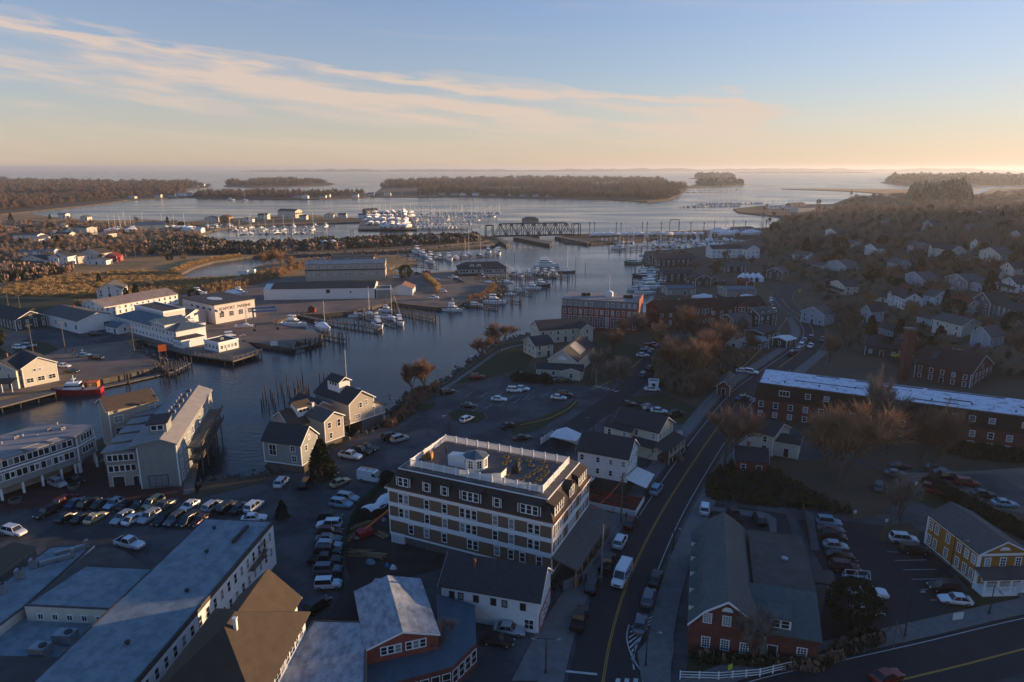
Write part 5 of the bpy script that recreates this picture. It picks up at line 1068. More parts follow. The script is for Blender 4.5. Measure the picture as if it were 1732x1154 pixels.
house('dark shingled barn with tall windows at the left edge', (-30,545), (28,561), 12, 4.6, 3.0, darkgrn, dkroof, 'x', chim=False)
b = house('sunlit white building with dark roof and porch beside the quay, left edge', (42,656), (100,644), 15, 6.2, 2.6, offwhite, dkroof, 'y', win=False, chim=False)
b.row('F', 1.7, b.L-1.7, 3, 1.3, 1.8, 1.3, nx=2); b.row('F', b.L*.35, b.L*.5, 2, 4.6, .7, .7)
b = house('cream gabled wing with red chimney and white porch left of the quay building', (-20,660), (32,658), 12, 6.0, 2.6, offwhite, dkroof, 'y', porch=('F',3.4,2.9))
b = house('small white harbour office on the pier with blue left side and sunlit front', (371,597), (404,589), 9, 3.4, .5, white, tarroof, flat=True, chim=False, win=False)
b.row('F', 1.2, b.L-1.2, 5, 1.2, .8, 1.2); b.row('L', 1.2, b.W-1.2, 4, 1.2, .9, 1.1); b.unit(4, 4, 3.7, 1.2, .9, .8)
b = Bld('long_white_shed', 'long white boat shed with big sliding door panels and dark sloping roof', 'shed', (447,508), (634,505), None, 0.0, W=17)
L_ = b.L
mb = MB(); mb.profx([(0,0),(b.W,0),(b.W,5.6),(b.W*.45,7.4),(0,5.6)], 0, L_); mb.build('wall', white, b.root); b.gable(dkroof, 5.7, 1.9, 'x', 4, 0, L_, b.W, .3)
for i in range(19): mb = MB(); mb.box(1.6+i*(L_-3)/19, -.1, .2, 1.6+(i+1)*(L_-3)/19-.14, -.01, 5.2); mb.build('sliding_door', white, b.root)
for u, w in ((32.5,1.9),(44,.9)): mb = MB(); mb.box(u-w/2, -.16, 3.2, u+w/2, -.105, 3.2+w); mb.build('opening', dkmetal, b.root)
house('grey green lean-to between the long white shed and the boathouse', (637,505), (662,504), 10, 4.6, .3, greyblue, tarroof, flat=True, chim=False, win=False)
b = house('white gabled boathouse with rust brown roof at the harbour lot', (663,500), (698,500), 11, 3.6, 2.2, white, mat('rust_brown_roof', (.3,.15,.09), .8, .3, 1), 'y', chim=False, win=False)
for i in range(3): mb = MB(); mb.box(.8+i*3.3,-.1,.1,.8+i*3.3+3.1,-.01,3.0); mb.build('garage_door', white, b.root)
b = Bld('net_factory_hall', 'large grey two storey hall with pale metal roof, two rows of small windows', 'hall', (517,476), (652,473), None, 0.0, W=24)
L_ = b.L; b.walls(greysh, 0, 6.2); b.walls(greysh, 6.2, 9.6, 0, 2.4, L_, b.W, name='upper_wall'); b.belt(6.2, .3, dkroof, e=.25)
mb = MB(); mb.slab([(-.3,2.1,9.9),(L_+.3,2.1,9.9),(L_+.3,10,11.6),(-.3,10,11.6)], .25); mb.slab([(-.3,10.004,11.6),(L_+.3,10.004,11.6),(L_+.3,b.W+.3,9.9),(-.3,b.W+.3,9.9)], .25); mb.build('roof', membrane, b.root)
b.row('F', 2, L_-2, 15, 3.2, .8, 1.3); b.row('F', 2, L_-2, 15, 7.2, .8, 1.3, off=2.4)
b.walls(greyblue, 6, 12.6, L_*.3, b.W*.5, L_*.85, b.W, name='clerestory_wall'); b.flat(dkroof, 12.6, L_*.3, b.W*.5, L_*.85, b.W, .6, name='clerestory_roof'); [b.win('F', L_*.32+i*L_*.5/16, 11.2, 1.1, .9, ny=1, off=b.W*.5) for i in range(17)]
b = Bld('pier_restaurant', 'dark roofed restaurant on pilings over the harbour with white window band', 'restaurant', (776,464), (858,462), None, 1.0, W=16)
L_ = b.L; b.walls(greyblue, 1.0, 4.2); b.hip(dkroof, 4.25, 3.4, ov=.6, inset=6); b.row('F', 1.5, L_-1.5, 16, 2.0, 1.6, 1.3, ny=1); b.belt(.8, .3, wood, e=1.2, name='deck')
for i in range(10):
    for y in (.3, b.W*.5, b.W-.3): mb = MB(); mb.tube((1+i*(L_-2)/9, y, -3), (1+i*(L_-2)/9, y, .8), .2); mb.build('piling', wetwood, b.root)
for u in (L_*.28, L_*.42): b.dormer('F', u, 5.3, 3.0, 2.5, 1.0, dkroof, white, 2, .9, .7, .6, off=2.2)
# neighbourhood at the far left and along the marsh
LH = [((38,448),(76,450),11,4.2,2.4,offwhite,dkroof,'y','cream cottage with wide sunlit porch, leftmost by the marsh',dict(porch=('F',2.6,2.4))),
 ((84,449),(116,449),10,6.0,2.6,white,dkroof,'y','tall white house with steep dark gables beside the marsh',dict(cross=(6,4,2))),
 ((118,444),(133,446),6,5.0,1.2,offwhite,medroof,'y','sunlit cream rear wing of the tall white marsh house',{}),
 ((140,438),(172,440),10,4.8,2.6,offwhite,brnroof,'y','cream and tan gabled house behind the white garage',{}),
 ((147,448),(180,448),8,3.0,1.2,white,medroof,'y','low white garage with sunlit end before the tan house',{}),
 ((178,443),(198,443),8,4.0,2.2,redp,barnred,'y','small dark red barn at the edge of the marsh',{}),
 ((60,436),(92,435),10,4.6,1.0,white,bluemetal,'x','pale blue-white house behind the porch cottage',{}),
 ((30,434),(56,434),8,3.6,.8,paleblue,bluemetal,'x','low pale blue house at the left behind the cottages',{}),
 ((22,405),(64,405),10,4.0,1.0,white,medroof,'x','long low sunlit white building in the left neighbourhood',{}),
 ((92,402),(118,402),9,3.6,1.4,offwhite,brnroof,'x','long cream bungalow near the middle of the left neighbourhood',{}),
 ((112,398),(125,397),8,4.6,2.4,white,medroof,'y','small bright gabled house left of the boxy cream house',{}),
 ((127,396),(148,398),10,7.0,1.0,offwhite,brnroof,'x','tall boxy cream house in the left neighbourhood',{}),
 ((86,400),(93,400),6,4.2,1.6,offwhite,medroof,'y','narrow sunlit cottage left of the long bungalow',{}),
 ((98,388),(108,388),8,4.0,2.0,offwhite,medroof,'y','cream cottage half hidden by brown trees',{}),
 ((98,369),(111,369),10,5,1.0,white,medroof,'x','flat topped white house near the inner bay',{}),
 ((136,374),(148,374),10,5,2.2,offwhite,medroof,'y','cream house with round-topped gable near the inner bay',{}),
 ((166,401),(184,402),9,3.6,1.6,offwhite,brnroof,'y','low house with pale gable beside the railway trees',{}),
 ((52,411),(66,411),8,3.2,1.2,white,medroof,'y','low white shed behind the marsh cottages',{}),
 ((64,408),(76,408),8,3.6,1.8,white,medroof,'y','small white gabled shed right of the low white shed',{}),
 ((0,346),(14,346),14,7,1.5,offwhite,medroof,'x','large sunlit block at the far left across the bay',{}),
 # strip of houses between bay and marina
 ((346,377),(364,377),12,6,2.0,offwhite,medroof,'y','pale house at the left end of the shore strip',{}),
 ((372,377),(388,377),12,7,2.6,yellowp,brnroof,'y','orange sunlit gabled house on the shore strip',{}),
 ((410,376),(418,376),8,4,2,white,medroof,'y','left one of the twin small white gables on the shore strip',{}),
 ((419,376),(427,376),8,4,2,white,medroof,'y','right one of the twin small white gables on the shore strip',{}),
 ((436,372),(452,372),12,6,2.0,offwhite,medroof,'x','pale house left of the large one on the shore strip',{}),
 ((470,368),(500,369),14,9,2.4,offwhite,brnroof,'x','largest house on the shore strip with many balconies',dict(porch=('R',3,6))),
 ((506,372),(518,372),10,4.6,1.4,offwhite,brnroof,'x','low tan house right of the largest shore house',{}),
 ((548,370),(564,370),11,5,3,offwhite,medroof,'y','pale house with pointed sunlit gable on the shore strip',{}),
 ((572,369),(585,369),9,4.4,2,offwhite,medroof,'x','small cream house near the right end of the shore strip',{}),
 ((606,369),(620,369),9,4,1.6,white,medroof,'x','last small white house before the wrapped boats pier',{}),
 ((620,362),(640,361),12,5.5,2.0,darkgrn,dkroof,'x','dark yacht club house behind the wrapped boats',{}),
]
for A_, B_, w, h, r_, wm, rm, ax, lab, op in LH: house(lab, A_, B_, w, h, r_, wm, rm, ax, ws=3.4, chim=False, **op)
b = house('blue-grey boat storage barn with a bright white gable end', (230,393), (281,391), 16, 7.0, 3.0, mat('blue_grey_steel', (.18,.25,.3), .6), bluemetal, 'x', chim=False, win=False)
b = house('low white boatyard office with twin gables near the sheds', (310,394), (340,394), 10, 3.6, 1.6, white, white, 'x', chim=False, win=False, cross=(9,6,2))
# tiny far houses on the opposite shores
far_wall = [white, offwhite, offwhite, paleblue, white]
fx = [(53,330,'white farm house'),(128,332,'pale cottage'),(163,329,'white red-roofed house'),(176,331,'tan tall house'),(192,328,'cream house'),(205,327,'teal cottage'),(222,333,'bright gabled house'),(266,332,'bright wide house'),(290,330,'cream beach house'),(306,329,'low tan house'),(318,328,'long low pale house'),(341,312,'village house'),(352,311,'village cottage'),(330,313,'white village house'),
 (500,331,'blue cottage'),(515,333,'cream shore house'),(545,332,'yellow sunlit house'),(552,331,'tan sunlit house'),(590,327,'white cabin'),(600,331,'white boat shed'),(627,328,'long blue-white shed'),(655,328,'long white marina shed'),(747,327,'slim white house'),(768,328,'white shore house'),(782,328,'white dormered house'),(804,328,'cream shore house'),(832,328,'wide white house'),(866,329,'white cottage'),(884,330,'broad white house'),(905,330,'blue-white house'),(928,330,'sunlit tan house'),(1022,329,'lone pale house'),(1590,311,'far white house'),(1650,311,'far bright house')]
for i, (x, y, lab) in enumerate(fx):
    a3, b3 = P(x-5.5, y+3.0), P(x+5.5, y+3.0)
    if a3.y > 2300: a3, b3 = P(x-4, y+3.0), P(x+4, y+3.0)
    L0 = (b3-a3).length; bb = Bld('shore_house', lab + [' beneath the trees on the far shore', ' by the water on the far shore', ' with pitched roof across the bay'][i % 3] + ', ' + ['farthest left shore','left shore cove','village point','island shore','right peninsula'][0 if x < 150 else 1 if x < 330 else 2 if x < 640 else 3 if x < 1100 else 4], 'house', None, None, world=(a3.x, a3.y, math.degrees(math.atan2(b3.y-a3.y, b3.x-a3.x)), L0, min(12, L0*.8)), group=None)
    hh = 6 if i % 2 else 4.5; bb.walls(far_wall[i % 5], 0, hh, gable='x' if i % 3 else 'y', rise=2.6); bb.gable([brnroof, medroof, barnred][i % 3], hh, 2.6, 'x' if i % 3 else 'y', rakes=False); bb.row('F', 1.5, bb.L-1.5, 3, 1.5, 1.2, 1.6)
# ------------------------------------------------------------------ railway swing bridge
pL, pR = P(838,401,1), P(968,398,1); d_ = (pR-pL); Lb = d_.length; an = math.atan2(d_.y, d_.x)
t = empty('swing_bridge', (pL.x, pL.y, 0), an, 'rusty steel truss railway swing bridge with a control house on top', 'bridge')
def truss(y):
    n = 14; h = 13.2; bay = Lb/n
    ch = MB(); ch.box(0,y-.3,1.2,Lb,y+.3,2.0); ch.build('bottom_chord', rustmetal, t); ch = MB(); ch.box(bay,y-.25,h-.3,Lb-bay,y+.25,h+.3); ch.build('top_chord', rustmetal, t)
    for i in range(n+1):
        x = i*bay
        if 0 < i < n: m_ = MB(); m_.box(x-.26,y-.26,2,x+.26,y+.26,h-.3); m_.build('upright', rustmetal, t)
        if i < n:
            z0, z1 = (2, h) if i % 2 == 0 else (h, 2)
            if i == n-1: z0, z1 = h, 2
            m_ = MB(); m_.tube((x,y,z0),(x+bay,y,z1),.4,n=4); m_.build('diagonal', rustmetal, t)
for y in (0, 6.5): truss(y)
mb = MB(); mb.box(-8,.4,.8,Lb+8,6.1,1.19); mb.build('track_deck', dkmetal, t)
for i in range(1, 14): mb = MB(); mb.box(i*Lb/14-.15,.3,12.9,i*Lb/14+.15,6.2,13.2); mb.build('cross_brace', rustmetal, t)
mb = MB(); mb.box(Lb*.36,-.5,13.55,Lb*.36+15,7,17.3); mb.build('control_house', greyflat, t); mb = MB(); x0, x1 = Lb*.36-.6, Lb*.36+15.6; mb.add([(x0,-1,17.3),(x1,-1,17.3),(x1,7.5,17.3),(x0,7.5,17.3),(x0+4,3.2,19.8),(x1-4,3.2,19.8)], [(0,1,5,4),(1,2,5),(2,3,4,5),(3,0,4),(3,2,1,0)]); mb.build('control_house_roof', medroof, t)
mb = MB(); mb.tube((Lb/2,3.2,-6),(Lb/2,3.2,.8),6,n=20); mb.build('pivot_pier', stone, t)
for s_ in (0, 1):
    x0 = -9 if s_ == 0 else Lb+1.5; mb = MB()
    for y in (0,6.5):
        for x in (x0, x0+7): mb.box(x-.35,y-.35,0,x+.35,y+.35,12)
        mb.box(x0,y-.3,11.7,x0+7,y+.3,12.4); mb.tube((x0,y,2),(x0+7,y,9),.2,n=4)
    mb.build('end_portal', rustmetal, t)['kind'] = 'stuff'
t = empty('bridge_fender', P(900,407,0), 0, 'long timber fender dock running out under the middle of the swing bridge', 'dock'); o3 = t.location
f = [P(*q, .4)-o3 for q in ((868,402),(895,401),(934,411),(930,414))]; mb = MB(); mb.prism([(p.x,p.y) for p in f][::-1], -2.5, .6); mb.build('timber_cribbing', wetwood, t); mb = MB(); mb.prism([(p.x,p.y) for p in f][::-1], .604, .8); mb.build('deck', deckwood, t)
t = empty('bridge_fender', P(848,408,0), 0, 'short timber fender dock at the left end of the swing bridge', 'dock'); o3 = t.location
f = [P(*q, .4)-o3 for q in ((838,404),(846,403),(861,412),(856,415))]; mb = MB(); mb.prism([(p.x,p.y) for p in f][::-1], -2.5, .6); mb.build('timber_cribbing', wetwood, t); mb = MB(); mb.prism([(p.x,p.y) for p in f][::-1], .604, .8); mb.build('deck', deckwood, t)
t = empty('bridge_fender', P(960,405,0), 0, 'timber fender dock at the right end of the swing bridge', 'dock'); o3 = t.location
f = [P(*q, .4)-o3 for q in ((938,401),(946,400),(998,409),(994,412))]; mb = MB(); mb.prism([(p.x,p.y) for p in f][::-1], -2.5, .6); mb.build('timber_cribbing', wetwood, t); mb = MB(); mb.prism([(p.x,p.y) for p in f][::-1], .604, .8); mb.build('deck', deckwood, t)
# railway line on its embankment with track
RAILW = px((-300,470),(0,452),(200,437),(430,420),(560,417),(700,413),(822,403)); RAILE = px((970,398),(1100,398),(1200,394),(1300,391),(1420,385))
for ln in (RAILW, RAILE):
    struct(strip('railway_embankment', ln, 9, gravel, .35)); [struct(strip('railway_track', ln, .35, rustmetal, .5, left=s_)) for s_ in (-3,-1.5,1.5,3)]
# ------------------------------------------------------------------ docks
pile_me = {}
def pile_mesh(h, r=.19):
    k = round(h*2)/2
    if k not in pile_me: pile_me[k] = MB().tube((0,0,-3.5),(0,0,k),r,r*.85,n=7).mesh('piling', wetwood)
    return pile_me[k]
def dock(label, pts, w=2.2, z=-.4, gap=4.5, h=1.4, piles=True, world=False, side=True):
    W_ = [P(p[0], p[1], z) for p in pts]; o = W_[0].copy(); o.z = 0; t = empty('dock', o, 0, label, 'dock')
    mb = MB(); n = len(W_)
    for i in range(n-1):
        a, b3 = W_[i]-o, W_[i+1]-o; d = (b3-a); d.z = 0; L0 = d.length; u = d/L0; q = Vector((-u.y, u.x, 0))*w/2; zz = z + i*.004
        mb.add([Vector((p.x,p.y,zz+e)) for e in (-.35,0) for p in (a-q, b3-q, b3+q, a+q)], [(0,3,2,1),(4,5,6,7),(0,1,5,4),(1,2,6,5),(2,3,7,6),(3,0,4,7)])
        if piles:
            k = max(1, int(L0/gap))
            for j in range(k+1):
                for s_ in ((-1, 1) if side else (1,)):
                    p = a + u*(L0*j/k) + q*s_*1.1; link('piling', pile_mesh(h+random.choice((0,.5,.5,1))), t, (p.x, p.y, 0))
    mb.build('deck', deckwood, t); return t
def wharf(label, pts, z=.15, top=deckwood, posts=None):
    W_ = [P(p[0], p[1], z) for p in pts]; o = sum(W_, Vector())/len(W_); o.z = 0; t = empty('wharf', o, 0, label, 'wharf')
    ar = sum(W_[i].x*W_[(i+1) % len(W_)].y - W_[(i+1) % len(W_)].x*W_[i].y for i in range(len(W_)))
    if ar < 0: W_.reverse()
    lo = [(p.x-o.x, p.y-o.y) for p in W_]; mb = MB(); mb.prism(lo, z-.4, z); mb.build('deck', top, t)
    n = len(lo)
    for i in range(n):
        a, b3 = Vector((*lo[i],0)), Vector((*lo[(i+1) % n],0)); k = max(1, int((b3-a).length/4.0))
        for j in range(k):
            p = a.lerp(b3, j/k); p = p*.985; link('piling', pile_mesh(z-.1), t, (p.x, p.y, -.1))
    return t
wharf('planked boardwalk on pilings along the left quay', [(-120,700),(0,678),(93,658),(94,664),(2,688),(-120,712)])
t = wharf('broad timber pier carrying the harbour office', [(250,582),(330,588),(366,586),(404,578),(414,576),(443,596),(394,611),(320,600)])
rail('pier_railing', t, [tuple((P(*q,.15)-t.location)[:2]) for q in ((443,596),(394,611),(300,595),(250,583))], .15, 1.3, wood, 1.6)
wharf('narrow plank walk along the far side of the second waterfront block', [(322,716),(333,706),(345,712),(327,832),(310,838),(312,780)])
wharf('plank apron beside the travel lift', [(400,577),(455,574),(500,578),(497,590),(440,580)])
dock('floating dock along the sunlit quay', [(161,656),(215,645),(272,632)], 2.4, -1.0, 9)
dock('short angled timber dock below the orange sign', [(289,628),(318,613)], 2.2, -.2, 2.5); dock('crooked timber approach to the orange sign dock', [(272,618),(291,629)], 2.0, -.2, 3)
dock('long timber dock running out from the travel lift basin', [(508,533),(545,541),(590,548),(642,556)], 2.4, -.2, 4)
dock('timber dock on the near side of the wrapped boats', [(490,590),(520,584),(546,574)], 1.8, -.2, 2.5); dock('short spur dock beyond the wrapped boats', [(545,566),(583,574)], 1.4, -.4, 2.5)
dock('narrow dock with many pilings across the slip basin', [(668,527),(700,533),(735,540)], 1.2, -.6, 2.0, 2.2)
dock('narrow dock parallel to the slip basin shore', [(650,520),(668,527)], 1.2, -.6, 2.0, 2.0)
dock('finger dock behind the sailboats of the slip basin', [(600,530),(640,540),(668,548)], 1.6, -.4, 4)
for i, q in enumerate((((795,515),(840,522)),((838,505),(880,511)),((812,470),(806,480)),((858,492),(900,498)),((880,483),(925,487)),((858,470),(950,468)),((900,463),(962,470)))):
    dock('finger dock off the harbour point, ' + ['first','second','short stub by the restaurant','third','fourth','long outer one','farthest'][i], list(q), 1.5, -.7, 5, 2.4)
for i, q in enumerate((((640,425),(690,431),(760,428)),((690,446),(740,452)),((700,440),(780,436),(835,432)),((655,441),(705,443)))):
    dock('inner harbour dock behind the grey hall, ' + ['left one against the embankment','one beside the restaurant','long one with tall boats','short one at the spit'][i], list(q), 1.6, -.7, 7, 1.8)
for i, q in enumerate((((980,412),(1060,410)),((1040,418),(1150,416)),((1030,424),(1085,424)),((1100,405),(1240,403)),((1120,410),(1250,408)),((1060,446),(1086,446)),((1074,462),(1110,462)),((1070,478),(1116,478)),((1080,492),(1112,494)))):
    dock('right bank marina dock, ' + ['outermost by the causeway','middle long one','stub below the middle one','behind the mast forest','in the mast forest','by the green boat','upper one of the boatyard slips','middle one of the boatyard slips','nearest one of the boatyard slips'][i], list(q), 1.6, -.7, 9, 2.0)
for i, y in enumerate((361,366,371.5,377,383,388)): dock('far marina dock right of the wrapped boats, row %s from the back' % ['first','second','third','fourth','fifth','sixth'][i], [(690+i*2,y),(852-i*6-abs(i-2)*8,y-1.2)], 2.2, -.7, 22, 1.8)
for i, y in enumerate((384,389.5,396)): dock('small marina dock before the shore strip, %s' % ['back row','middle row','front row'][i], [(372+i*14,y),(566-i*10,y-2.5)], 2, -.7, 20, 1.6)
dock('pier below the wrapped boats, right arm', [(705,389),(790,388)], 2.4, -.6, 14, 1.8)
wharf('wide timber pier packed with wrapped boats', [(605,388),(612,365),(650,358),(690,358),(706,388)], .2)
for i, q in enumerate((((1150,351),(1250,349)),((1170,347),(1290,344.5)),((1060,327),(1230,325)),((1120,322),(1260,321.5)))): dock('distant marina dock on the right, ' + ['near row','far row','island row nearest','island row farthest'][i], list(q), 3, -.7, 30, 2)
dock('timber landing beside the waterfront houses', [(488,690),(508,676),(516,660)], 2.0, -.3, 2.5, 2.2)
# ------------------------------------------------------------------ boats
def hull_mesh(L, B, D, mh, md=None, stern=.85, flare=1.15, sheer=.35):
    """bow towards +x, waterline at z = 0"""
    st = [0, .08, .25, .45, .62, .76, .88, .96, 1.0]; hb = [stern, .93, 1, 1, .94, .78, .5, .22, .02]; mb = MB(); rows = []
    for s, w in zip(st, hb):
        x = -L/2 + L*s; z = D*(.8+sheer*s*s*1.4); b_ = B/2*w; wl = b_*(.86 if s < .6 else .86-(s-.6)*1.1); rake = 0 if s < .9 else (s-.9)*L*.35
        rows.append([(x-rake*.8, -wl*.25, -.5), (x-rake*.6, -max(wl,0.01), 0), (x, -b_, z), (x, b_, z), (x-rake*.6, max(wl,.01), 0), (x-rake*.8, wl*.25, -.5)])
    for i in range(len(rows)-1):
        for k in (0,1,3,4): mb.add([rows[i][k],rows[i+1][k],rows[i+1][k+1],rows[i][k+1]], [(0,1,2,3)], 0)
        dz = .12; a = rows[i]; c = rows[i+1]
        mb.add([(a[2][0],a[2][1],a[2][2]-dz),(c[2][0],c[2][1],c[2][2]-dz),(c[3][0],c[3][1],c[3][2]-dz),(a[3][0],a[3][1],a[3][2]-dz)], [(0,1,2,3)], 1)
    mb.add(rows[0], [(0,5,4,3,2,1)], 0); return mb.mesh('hull', [mh, md or gelcoat])
def cabin(mb, x0, x1, w, z0, z1, rf=.5, rb=.15, mi=0, tw=.88):
    w2 = w*tw; mb.add([(x0,-w/2,z0),(x1,-w/2*.8,z0),(x1,w/2*.8,z0),(x0,w/2,z0),(x0+rb,-w2/2,z1),(x1-rf,-w2/2*.85,z1),(x1-rf,w2/2*.85,z1),(x0+rb,w2/2,z1)], [(4,5,6,7),(0,1,5,4),(1,2,6,5),(2,3,7,6),(3,0,4,7)], mi)
BOAT = {}
def boat_root(key, lab='boat'):
    r = link('boat', None); r.empty_display_size = .5; tag(r, lab, 'boat'); BOAT[key] = r; return r
def finish(r): remember(r); return r
def mk_cruiser(key, L=11.0, hm=None, fly=True, tower=False):
    r = boat_root(key); B = L*.32; D = L*.12; link('hull', hull_mesh(L, B, D, hm or gelcoat), r)
    m = MB(); cabin(m, -L*.22, L*.28, B*.72, D*.85, D+L*.1, L*.12, L*.02); m.build('deckhouse', gelcoat, r)
    m = MB(); cabin(m, -L*.225, L*.262, B*.73, D+L*.035, D+L*.085, L*.065, L*.012); m.build('windows', glass, r)
    if fly:
        m = MB(); cabin(m, -L*.2, L*.1, B*.62, D+L*.102, D+L*.15, L*.03, .02); m.build('flybridge', gelcoat, r)
        m = MB(); m.box(-L*.2,-B*.28,D+L*.235,L*.06,B*.28,D+L*.25); m.build('hardtop', gelcoat, r)
        m = MB(); [m.tube((x,y,D+L*.1),(x,y,D+L*.236),.04,n=4) for x in (-L*.18,L*.04) for y in (-B*.25,B*.25)]; m.build('hardtop_frame', metal, r)['kind']='stuff'
    if tower: m = MB(); [m.tube((0,y,D+L*.25),(-.3,y*.3,D+L*.5),.04,n=4) for y in (-1,1)]; m.box(-.7,-.5,D+L*.42,.3,.5,D+L*.44); m.build('tuna_tower', metal, r)['kind']='stuff'
    m = MB(); z = D*1.2
    m.tube((L*.28,-B*.36,D*1.05+.6),(L*.49,-.1,D*1.25+.6),.03,n=4); m.tube((L*.28,B*.36,D*1.05+.6),(L*.49,.1,D*1.25+.6),.03,n=4); m.tube((L*.28,-B*.36,D),(L*.28,-B*.36,D+.65),.025,n=4); m.tube((L*.28,B*.36,D),(L*.28,B*.36,D+.65),.025,n=4); m.build('bow_rail', metal, r)['kind']='stuff'
    m = MB(); m.box(-L*.46,-B*.3,D*.5,-L*.24,B*.3,D*.72); m.build('cockpit', teak, r); return finish(r)
def mk_sail(key, L=10.0, hm=None, mast=13.5, furl=True):
    r = boat_root(key); B = L*.28; D = L*.09; link('hull', hull_mesh(L, B, D, hm or gelcoat, stern=.55, sheer=.2), r)
    m = MB(); cabin(m, -L*.08, L*.22, B*.5, D*.85, D+.55, L*.08, .1); m.build('cabin_trunk', gelcoat, r)
    m = MB(); m.tube((L*.08,0,D),(L*.08,0,mast),.11,.07,n=6); m.tube((L*.08,-B*.3,mast*.55),(L*.08,B*.3,mast*.55),.03,n=4); m.build('mast', trim, r)
    m = MB(); m.tube((L*.07,0,D+1.1),(-L*.32,0,D+1.05),.16,.11,n=6); m.build('boom', bluetarp if furl else trim, r)
    m = MB(); m.tube((L*.49,0,D+.3),(L*.085,0,mast*.96),.035,n=4); m.tube((-L*.48,0,D+.3),(L*.075,0,mast*.99),.02,n=4); m.build('stays', metal, r)['kind']='stuff'
    m = MB(); m.box(-L*.4,-B*.25,D*.6,-L*.1,B*.25,D*.8); m.build('cockpit', teak, r); return finish(r)
def mk_open(key, L=7.0, hm=None):
    r = boat_root(key); B = L*.34; D = L*.12; link('hull', hull_mesh(L, B, D, hm or gelcoat), r)
    m = MB(); m.box(-.6,-.45,D*.6,.5,.45,D+.7); m.build('console', gelcoat, r); m = MB(); m.box(-.9,-.8,D+1.5,.7,.8,D+1.58); [m.tube((x,y,D*.6),(x,y,D+1.5),.03,n=4) for x in (-.8,.6) for y in (-.7,.7)]; m.build('t_top', bluetarp, r)
    m = MB(); m.box(-L*.56,-.3,.1,-L*.5,.3,D+.6); m.build('outboard_motor', dkmetal, r); return finish(r)
def mk_wrap(key, L=10.0, mast=0, stand=True):
    r = boat_root(key); B = L*.32; D = L*.12; link('hull', hull_mesh(L, B, D, gelcoat), r); m = MB(); st = [(-.5,.86,.9,1.2),(-.3,1,1,1.8),(0,1,1.05,2.2),(.22,.9,1.1,1.8),(.42,.5,1.25,1.5),(.5,.05,1.35,1.4)]; rows = []
    for s, w, zz, zt in st: rows.append([(L*s,-B/2*w*1.03,D*zz),(L*s,-B/2*w*.55,D*zt),(L*s,0,D*zt*1.12),(L*s,B/2*w*.55,D*zt),(L*s,B/2*w*1.03,D*zz)])
    for i in range(5):
        for k in range(4): m.add([rows[i][k],rows[i+1][k],rows[i+1][k+1],rows[i][k+1]], [(0,1,2,3)])
    m.add(rows[0], [(0,1,2,3,4)]); m.build('shrink_wrap_cover', tarp, r)
    if mast: m = MB(); m.tube((L*.08,0,D),(L*.08,0,mast),.1,.07,n=5); m.build('mast', trim, r)
    m = MB(); [m.tube((x*L,y*B,-1.4),(x*L,y*B*.7,-.1),.06,n=4) for x in (-.3,.25) for y in (-.45,.45)]; m.box(-L*.35,-.12,-1.45,L*.3,.12,-.48); m.build('jack_stands', rustmetal, r)['kind']='stuff'; return finish(r)
def mk_yacht(key, L=22.0):
    r = boat_root(key); B = L*.25; D = L*.11; link('hull', hull_mesh(L, B, D, gelcoat), r)
    for i, (x0, x1, h) in enumerate(((-.3,.25,.09),(-.26,.12,.085))):
        z = D*.9+i*L*.09; m = MB(); cabin(m, L*x0, L*x1, B*(.78-.12*i), z, z+L*h, L*.07, .2); m.build('deckhouse', gelcoat, r); m = MB(); cabin(m, L*x0-.02, L*x1-.3, B*(.79-.12*i), z+L*h*.4, z+L*h*.8, L*.035, .1); m.build('windows', glass, r)
    m = MB(); m.box(-L*.24,-B*.3,D*.9+L*.235,L*.04,B*.3,D*.9+L*.25); [m.tube((x,y,D+L*.16),(x,y,D*.9+L*.236),.06,n=4) for x in (-L*.2,0) for y in (-1,1)]; m.build('hardtop', gelcoat, r); m = MB(); m.tube((-L*.1,0,D+L*.22),(-L*.12,0,D+L*.36),.08,n=5); m.build('radar_mast', trim, r)
    m = MB(); m.box(-L*.49,-B*.36,D*.5,-L*.3,B*.36,D*.7); m.build('cockpit', teak, r); return finish(r)
mk_cruiser('cruiser'); mk_cruiser('navy_cruiser', 11.5, navyhull); mk_cruiser('tower', 12.5, None, True, True); mk_cruiser('small', 8.0, None, False); mk_cruiser('green', 11, greenhull, False); mk_cruiser('trawler', 13, None, True)
mk_sail('sail'); mk_sail('sail_navy', 11, navyhull, 15); mk_sail('sail_big', 12.5, None, 17, False); mk_open('open'); mk_open('open_navy', 7.5, navyhull); mk_wrap('wrap'); mk_wrap('wrap_mast', 10.5, 13); mk_yacht('yacht')
USED = set()
def boat(key, x, y, ang, label, group=None, s=1.0, z=WATER, name='boat'):
    p = P(x, y, z); pr = BOAT[key]
    if key not in USED:
        USED.add(key); pr.location = p; pr.rotation_euler = (0,0,R(ang)); pr.scale = (s,s,s); pr['label'] = label
        if group: pr['group'] = group
        return pr
    o = copy_thing(pr, p, R(ang), label, group, (s,s,s)); return o
KN = {'cruiser':'white flybridge cruiser','navy_cruiser':'navy hulled cruiser','tower':'white tower fishing boat','small':'small white cabin boat','green':'green hulled fishing boat','trawler':'white trawler','sail':'white sailboat','sail_navy':'navy sailboat','sail_big':'tall masted sailboat','open':'open blue-topped motorboat','open_navy':'dark open motorboat','wrap':'white shrink-wrapped boat','wrap_mast':'shrink-wrapped sailboat','yacht':'big white motor yacht'}
